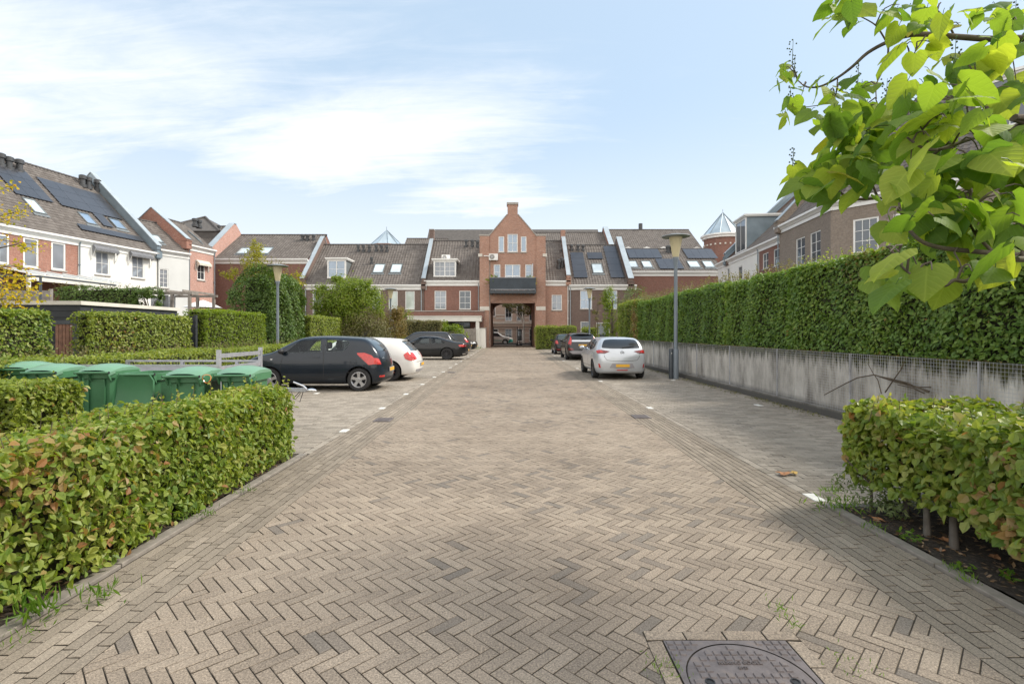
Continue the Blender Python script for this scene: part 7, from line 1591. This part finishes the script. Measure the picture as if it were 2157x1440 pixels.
# right side: the silver hatchback, crossover and the small car, tails towards the camera
SILV = dict({k_: v_ for k_, v_ in HATCH.items() if k_ not in ('spoiler', 'see')}, L=4.06, W=1.765, H=1.435, wr=.315, xr=.73, xf=3.27, xrt=.40, xrb=.10, zr0=1.375, xpk=1.85, xat=2.42, xab=3.2, zbf=.93, zbr=1.04, zh=.74, xm=.0, zl=.44, zm=.76, pr=.12, tuck=.73, br=.12, rim='ten', glass='glass_car', rglass='glass_car',
    side=[[(1.78, .95), (2.78, .93), (2.42, 1.30), (1.85, 1.345)], [(.98, .99), (1.69, .955), (1.76, 1.345), (1.20, 1.32)], [(.60, 1.10), (.9, 1.0), (1.08, 1.29), (.80, 1.27)]], seams=[[(1.73, .26), (1.72, .6), (1.74, .95)], [(2.85, .30), (2.88, .6), (2.82, .92)], [(.98, .62), (.94, .97)], [(.98, .42), (2.9, .40)]], handles=[(1.88, .84), (1.08, .87)], handle_mat='paint_silver', cap=(.8, .82), indicator=(3.1, .76),
    rear_glass=[(-.66, 1.065), (-.30, 1.045), (.30, 1.045), (.66, 1.065), (.60, 1.22), (.52, 1.335), (.30, 1.355), (-.30, 1.355), (-.52, 1.335), (-.60, 1.22)], lamp_side=[(.04, .88), (.16, .89), (.26, .96), (.14, 1.0), (.05, .99)],
    rear=[('tail_light*', [(.40, .955), (.55, .89), (.84, .875), (.84, .99), (.66, 1.0)], 'lens_dark', .012), ('tail_lens*', [(.60, .92), (.84, .90), (.84, .985), (.68, .99)], 'lens_red', .015), ('reflector*', [(.70, .40), (.755, .405), (.775, .545), (.73, .53)], 'lens_red', .014), ('fog_light', [(-.17, .315), (.17, .315), (.20, .345), (-.20, .345)], 'lens_red', .012), ('plate_recess', [(-.42, .40), (.42, .40), (.34, .555), (-.34, .555)], 'plate_frame', .004), ('lower_trim', [(-.62, .20), (.62, .20), (.68, .30), (-.68, .30)], 'paint_silver', .010)],
    rear_seams=[[(-.60, .98), (-.58, .76), (-.50, .66), (-.3, .635), (.3, .635), (.50, .66), (.58, .76), (.60, .98)]], plate=.48, blur=True, wiper=(-.02, 1.075), mirror=(2.80, .99), mirror_mat='paint_silver', exhaust=(-.55, .26), antenna=(.62, .3), wind=[(2.50, -.54), (3.1, -.64), (3.1, .64), (2.50, .54)], head_side=[(3.5, .62), (3.95, .60), (3.8, .76), (3.5, .80)])
cr_, bv = car('silver five door hatchback with dark tail lights on the right, nearest of the right cars', 3.73, 17.15+2.03, math.pi/2, SILV, 'paint_silver')
h = bv.ray_cast(Vector((-5, 0, .90)), Vector((1, 0, 0)))[0]; bx_ = h.x - 2.03
bd = MB(); bd.lathe([(.052, -.004), (.058, -.014), (.066, -.014), (.07, -.003)], 28, (bx_, 0, h.z), axis='x', flip=True)
bd.add([(bx_-.013, -.095, h.z+.006), (bx_-.013, .005, h.z+.026), (bx_-.013, -.004, h.z+.006), (bx_-.013, .095, h.z-.006), (bx_-.013, -.005, h.z-.026), (bx_-.013, .004, h.z-.006)], [(0, 1, 2), (3, 4, 5), (1, 5, 4, 2)]); bd.build('emblem', M['chrome'], cr_)
XOVER = dict(EST, L=4.36, W=1.81, H=1.56, xr=.80, xf=3.50, xat=2.5, xab=3.25, xpk=1.9, zr0=1.47, zbf=1.0, zbr=1.06, wr=.335, zl=.48, zm=.74, rim='ten', rear_glass=[(-.62, 1.17), (.62, 1.17), (.56, 1.41), (-.56, 1.41)], rglass='glass_car', side=[[(1.86, 1.03), (2.84, 1.01), (2.5, 1.42), (1.92, 1.46)], [(.98, 1.07), (1.76, 1.035), (1.82, 1.46), (1.15, 1.44)], [(.55, 1.12), (.9, 1.08), (1.05, 1.43), (.72, 1.40)]], lamp_side=[(.0, .86), (.14, .98), (.36, 1.36), (.28, 1.38), (.05, 1.12), (-.06, .94)], rear=[('tail_light*', [(.66, .96), (.76, .90), (.90, .95), (.78, 1.36), (.71, 1.36), (.74, 1.12)], 'lens_red', .014), ('tailgate_band', [(-.62, 1.05), (.62, 1.05), (.60, 1.15), (-.60, 1.15)], 'paint_silver', .006), ('bumper_lamp*', [(.50, .58), (.86, .58), (.86, .70), (.60, .68)], 'lens_dark', .012), ('skid_plate', [(-.60, .36), (.60, .36), (.78, .50), (.62, .54), (-.62, .54), (-.78, .50)], 'plate_frame', .010), ('lower_bumper', [(-.70, .20), (.70, .20), (.74, .345), (-.74, .345)], 'black', .008)], plate=.86, rear_seams=[[(-.72, .66), (.72, .66)]], mirror=(2.86, 1.06), mirror_mat='paint_anthr', handles=[(1.96, .92), (1.1, .94)], handle_mat='paint_anthr', wind=[(2.56, -.54), (3.15, -.66), (3.15, .66), (2.56, .54)], spoiler=(.30, 1.51, .56), wiper=(.1, 1.19), antenna=(.9, .5), seams=[[(1.80, .3), (1.79, 1.02)], [(2.95, .35), (2.95, 1.0)]])
car('dark grey crossover with yellow plate and tall red tail lights, middle of the right cars', 4.10, 28.9+2.18, math.pi/2, XOVER, 'paint_anthr')
MINI = dict(HATCH, see=False, zbf=.92, zbr=.98, zh=.76, L=3.50, W=1.64, H=1.47, xf=2.85, xab=2.8, xat=2.15, xpk=1.6, side=[[(1.45, .96), (2.40, .93), (2.1, 1.34), (1.5, 1.37)], [(.70, 1.02), (1.35, .97), (1.4, 1.37), (.92, 1.34)]], lamp_side=[(-.05, .78), (.18, .76), (.24, 1.0), (.02, 1.02)], rear=[('tail_light*', [(.56, .76), (.80, .76), (.80, .98), (.62, .98)], 'lens_red', .02), ('bumper_trim', [(-.74, .30), (.74, .30), (.76, .40), (-.76, .40)], 'lens_dark', .01)], indicator=(2.6, .75), head_side=[(3.05, .62), (3.4, .60), (3.25, .76), (3.0, .78)], mirror=(2.3, .97), seams=[[(1.4, .3), (1.4, .95)]], handles=[(1.55, .85)], handle_mat='paint_black', wind=[(2.22, -.5), (2.7, -.6), (2.7, .6), (2.22, .5)])
car('small black hatchback with bright red tail lights, furthest of the right cars', 3.98, 36.4+1.75, math.pi/2, MINI, 'paint_black')
VAN = dict(H3, L=4.3, W=1.8, H=1.62, xab=3.3, xat=2.5, xpk=1.9, xf=3.45, zr0=1.55, zbf=1.0, zbr=1.05, zh=.82, zm=.72, side=[[(1.80, 1.05), (2.9, 1.02), (2.48, 1.48), (1.86, 1.53)], [(.8, 1.08), (1.7, 1.05), (1.76, 1.53), (.9, 1.5)]], trim=[([(3.78, .22), (4.4, .22), (4.4, .80), (3.95, .62)], 'teal'), ([(.3, .52), (3.0, .46), (3.0, .54), (.3, .60)], 'teal')], mirror=(2.95, 1.08), mirror_mat='paint_white', handle_mat='paint_white', wind=[(2.6, -.54), (3.2, -.66), (3.2, .66), (2.6, .54)], rim='five', front=[('bumper', [(-.8, .25), (.8, .25), (.8, .6), (-.8, .6)], 'teal', .01)])
car('white car with turquoise nose and stripe parked in the street behind the gate', -1.95, 66.6, 0, VAN, 'paint_white')

# ------------------------------------------------------------------ sky, sun, camera
W_ = bpy.data.worlds.new('World'); SC.world = W_; W_.use_nodes = True; nt = W_.node_tree; N_ = nt.nodes; K = nt.links.new
bg = N_['Background']; sky = N_.new('ShaderNodeTexSky'); sky.sky_type = 'NISHITA'; sky.sun_disc = False
SUN = Vector((.70, .20, .69)).normalized()
el = math.asin(SUN.z); azr = math.atan2(SUN.x, SUN.y)
sky.sun_elevation = el; sky.sun_rotation = azr; sky.air_density = 1.0; sky.dust_density = 1.5; sky.ozone_density = 1.0; sky.altitude = 10
tc = N_.new('ShaderNodeTexCoord'); sp = N_.new('ShaderNodeSeparateXYZ'); K(tc.outputs['Generated'], sp.inputs[0])
def wm(op, a, b=None, c=None, cl=False):
    n = N_.new('ShaderNodeMath'); n.operation = op; n.use_clamp = cl
    for i, x in enumerate((a, b, c)):
        if x is None: continue
        if hasattr(x, 'is_output'): K(x, n.inputs[i])
        else: n.inputs[i].default_value = x
    return n.outputs[0]
zc = wm('MAXIMUM', sp.outputs[2], .02); dn = wm('ADD', zc, .16)
cu, cv = wm('DIVIDE', sp.outputs[0], dn), wm('DIVIDE', sp.outputs[1], dn)       # cloud sheet coordinates
cb = N_.new('ShaderNodeCombineXYZ'); K(cu, cb.inputs[0]); K(cv, cb.inputs[1])
def wn(scale, det, sx, sy, rot=0, dist=0.0, off=0, rough=.6):
    mp = N_.new('ShaderNodeMapping'); mp.inputs['Scale'].default_value = (sx, sy, 1); mp.inputs['Rotation'].default_value = (0, 0, rot); mp.inputs['Location'].default_value = (off, off*.7, 0); K(cb.outputs[0], mp.inputs[0])
    n = N_.new('ShaderNodeTexNoise'); n.inputs['Scale'].default_value = scale; n.inputs['Detail'].default_value = det; n.inputs['Roughness'].default_value = rough; n.inputs['Distortion'].default_value = dist; K(mp.outputs[0], n.inputs[0]); return n.outputs['Fac']
def blob(u, v, ru, rv, rot=0):
    ca, sa = math.cos(rot), math.sin(rot); du = wm('SUBTRACT', cu, u); dv = wm('SUBTRACT', cv, v)
    a = wm('DIVIDE', wm('ADD', wm('MULTIPLY', du, ca), wm('MULTIPLY', dv, sa)), ru); b = wm('DIVIDE', wm('SUBTRACT', wm('MULTIPLY', dv, ca), wm('MULTIPLY', du, sa)), rv)
    q = wm('ADD', wm('MULTIPLY', a, a), wm('MULTIPLY', b, b)); return wm('POWER', 2.718, wm('MULTIPLY', q, -1))
n1 = wn(1.5, 9, 1, 1.6, .25, .5, 3.1); n2 = wn(4.5, 8, .5, 2.4, .2, .6, 9, .65)
mass = wm('MAXIMUM', blob(-1.7, 1.45, 1.2, .62, -.10), blob(-.62, 1.85, .80, .40, -.30)); mass = wm('MAXIMUM', mass, wm('MULTIPLY', blob(-.15, 2.35, .60, .30, .0), .9)); mass = wm('MAXIMUM', mass, wm('MULTIPLY', blob(1.15, 2.0, .9, .6, 0), .22))
cl = wm('ADD', wm('MULTIPLY', mass, 1.05), wm('MULTIPLY', wm('SUBTRACT', wm('ADD', wm('MULTIPLY', n1, .7), wm('MULTIPLY', n2, .5)), .60), 1.7))
mr = N_.new('ShaderNodeMapRange'); mr.interpolation_type = 'SMOOTHSTEP'; mr.inputs['From Min'].default_value = .10; mr.inputs['From Max'].default_value = 1.25; K(cl, mr.inputs[0])
hz = N_.new('ShaderNodeMapRange'); hz.interpolation_type = 'SMOOTHSTEP'; hz.inputs['From Min'].default_value = .42; hz.inputs['From Max'].default_value = .02; K(zc, hz.inputs[0])
dens = wm('MAXIMUM', wm('MULTIPLY', mr.outputs[0], .96), wm('MULTIPLY', hz.outputs[0], .74)); 
veil = wm('ADD', dens, wm('MULTIPLY', wm('SUBTRACT', 1, dens), .85))
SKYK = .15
mx = N_.new('ShaderNodeMix'); mx.data_type = 'RGBA'; K(veil, mx.inputs[0]); K(sky.outputs[0], mx.inputs[6])
CL = N_.new('ShaderNodeMix'); CL.data_type = 'RGBA'; K(dens, CL.inputs[0]); CL.inputs[6].default_value = (1.95, 2.50, 3.06, 1); CL.inputs[7].default_value = (3.9, 3.95, 4.0, 1)
bk = N_.new('ShaderNodeMapRange'); bk.interpolation_type = 'SMOOTHSTEP'; bk.inputs['From Min'].default_value = .15; bk.inputs['From Max'].default_value = -.5; bk.inputs['To Max'].default_value = .85; K(sp.outputs[1], bk.inputs[0])     # unseen sky behind the camera, brightened as added fill for camera-facing fronts
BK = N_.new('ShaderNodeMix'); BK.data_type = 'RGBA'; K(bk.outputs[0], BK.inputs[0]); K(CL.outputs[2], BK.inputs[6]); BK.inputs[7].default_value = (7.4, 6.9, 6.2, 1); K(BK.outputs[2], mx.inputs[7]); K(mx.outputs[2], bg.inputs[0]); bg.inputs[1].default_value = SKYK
sl = bpy.data.lights.new('sun', 'SUN'); sl.energy = 2.1; sl.angle = R(14); sl.color = (1, .93, .82); so = bpy.data.objects.new('sun', sl); COL.objects.link(so); so.rotation_euler = SUN.to_track_quat('Z', 'Y').to_euler(); so.location = SUN*60
cam = bpy.data.cameras.new('camera'); cam.lens = 18.0*2157/2156; cam.sensor_width = 36; cam.sensor_fit = 'HORIZONTAL'; cam.shift_x = 3.5/2157; cam.shift_y = -21/2157; cam.clip_end = 2000; cam.clip_start = .05
co = bpy.data.objects.new('camera', cam); COL.objects.link(co); co.location = (0, 0, CAMZ); co.rotation_euler = (R(90), 0, 0); SC.camera = co
vs = SC.view_settings; vs.view_transform = 'Standard'; vs.look = 'None'; vs.exposure = 1.0; vs.gamma = 1; vs.use_curve_mapping = False
SC.cycles.use_denoising = True; SC.cycles.max_bounces = 8; SC.cycles.caustics_reflective = False; SC.cycles.caustics_refractive = False
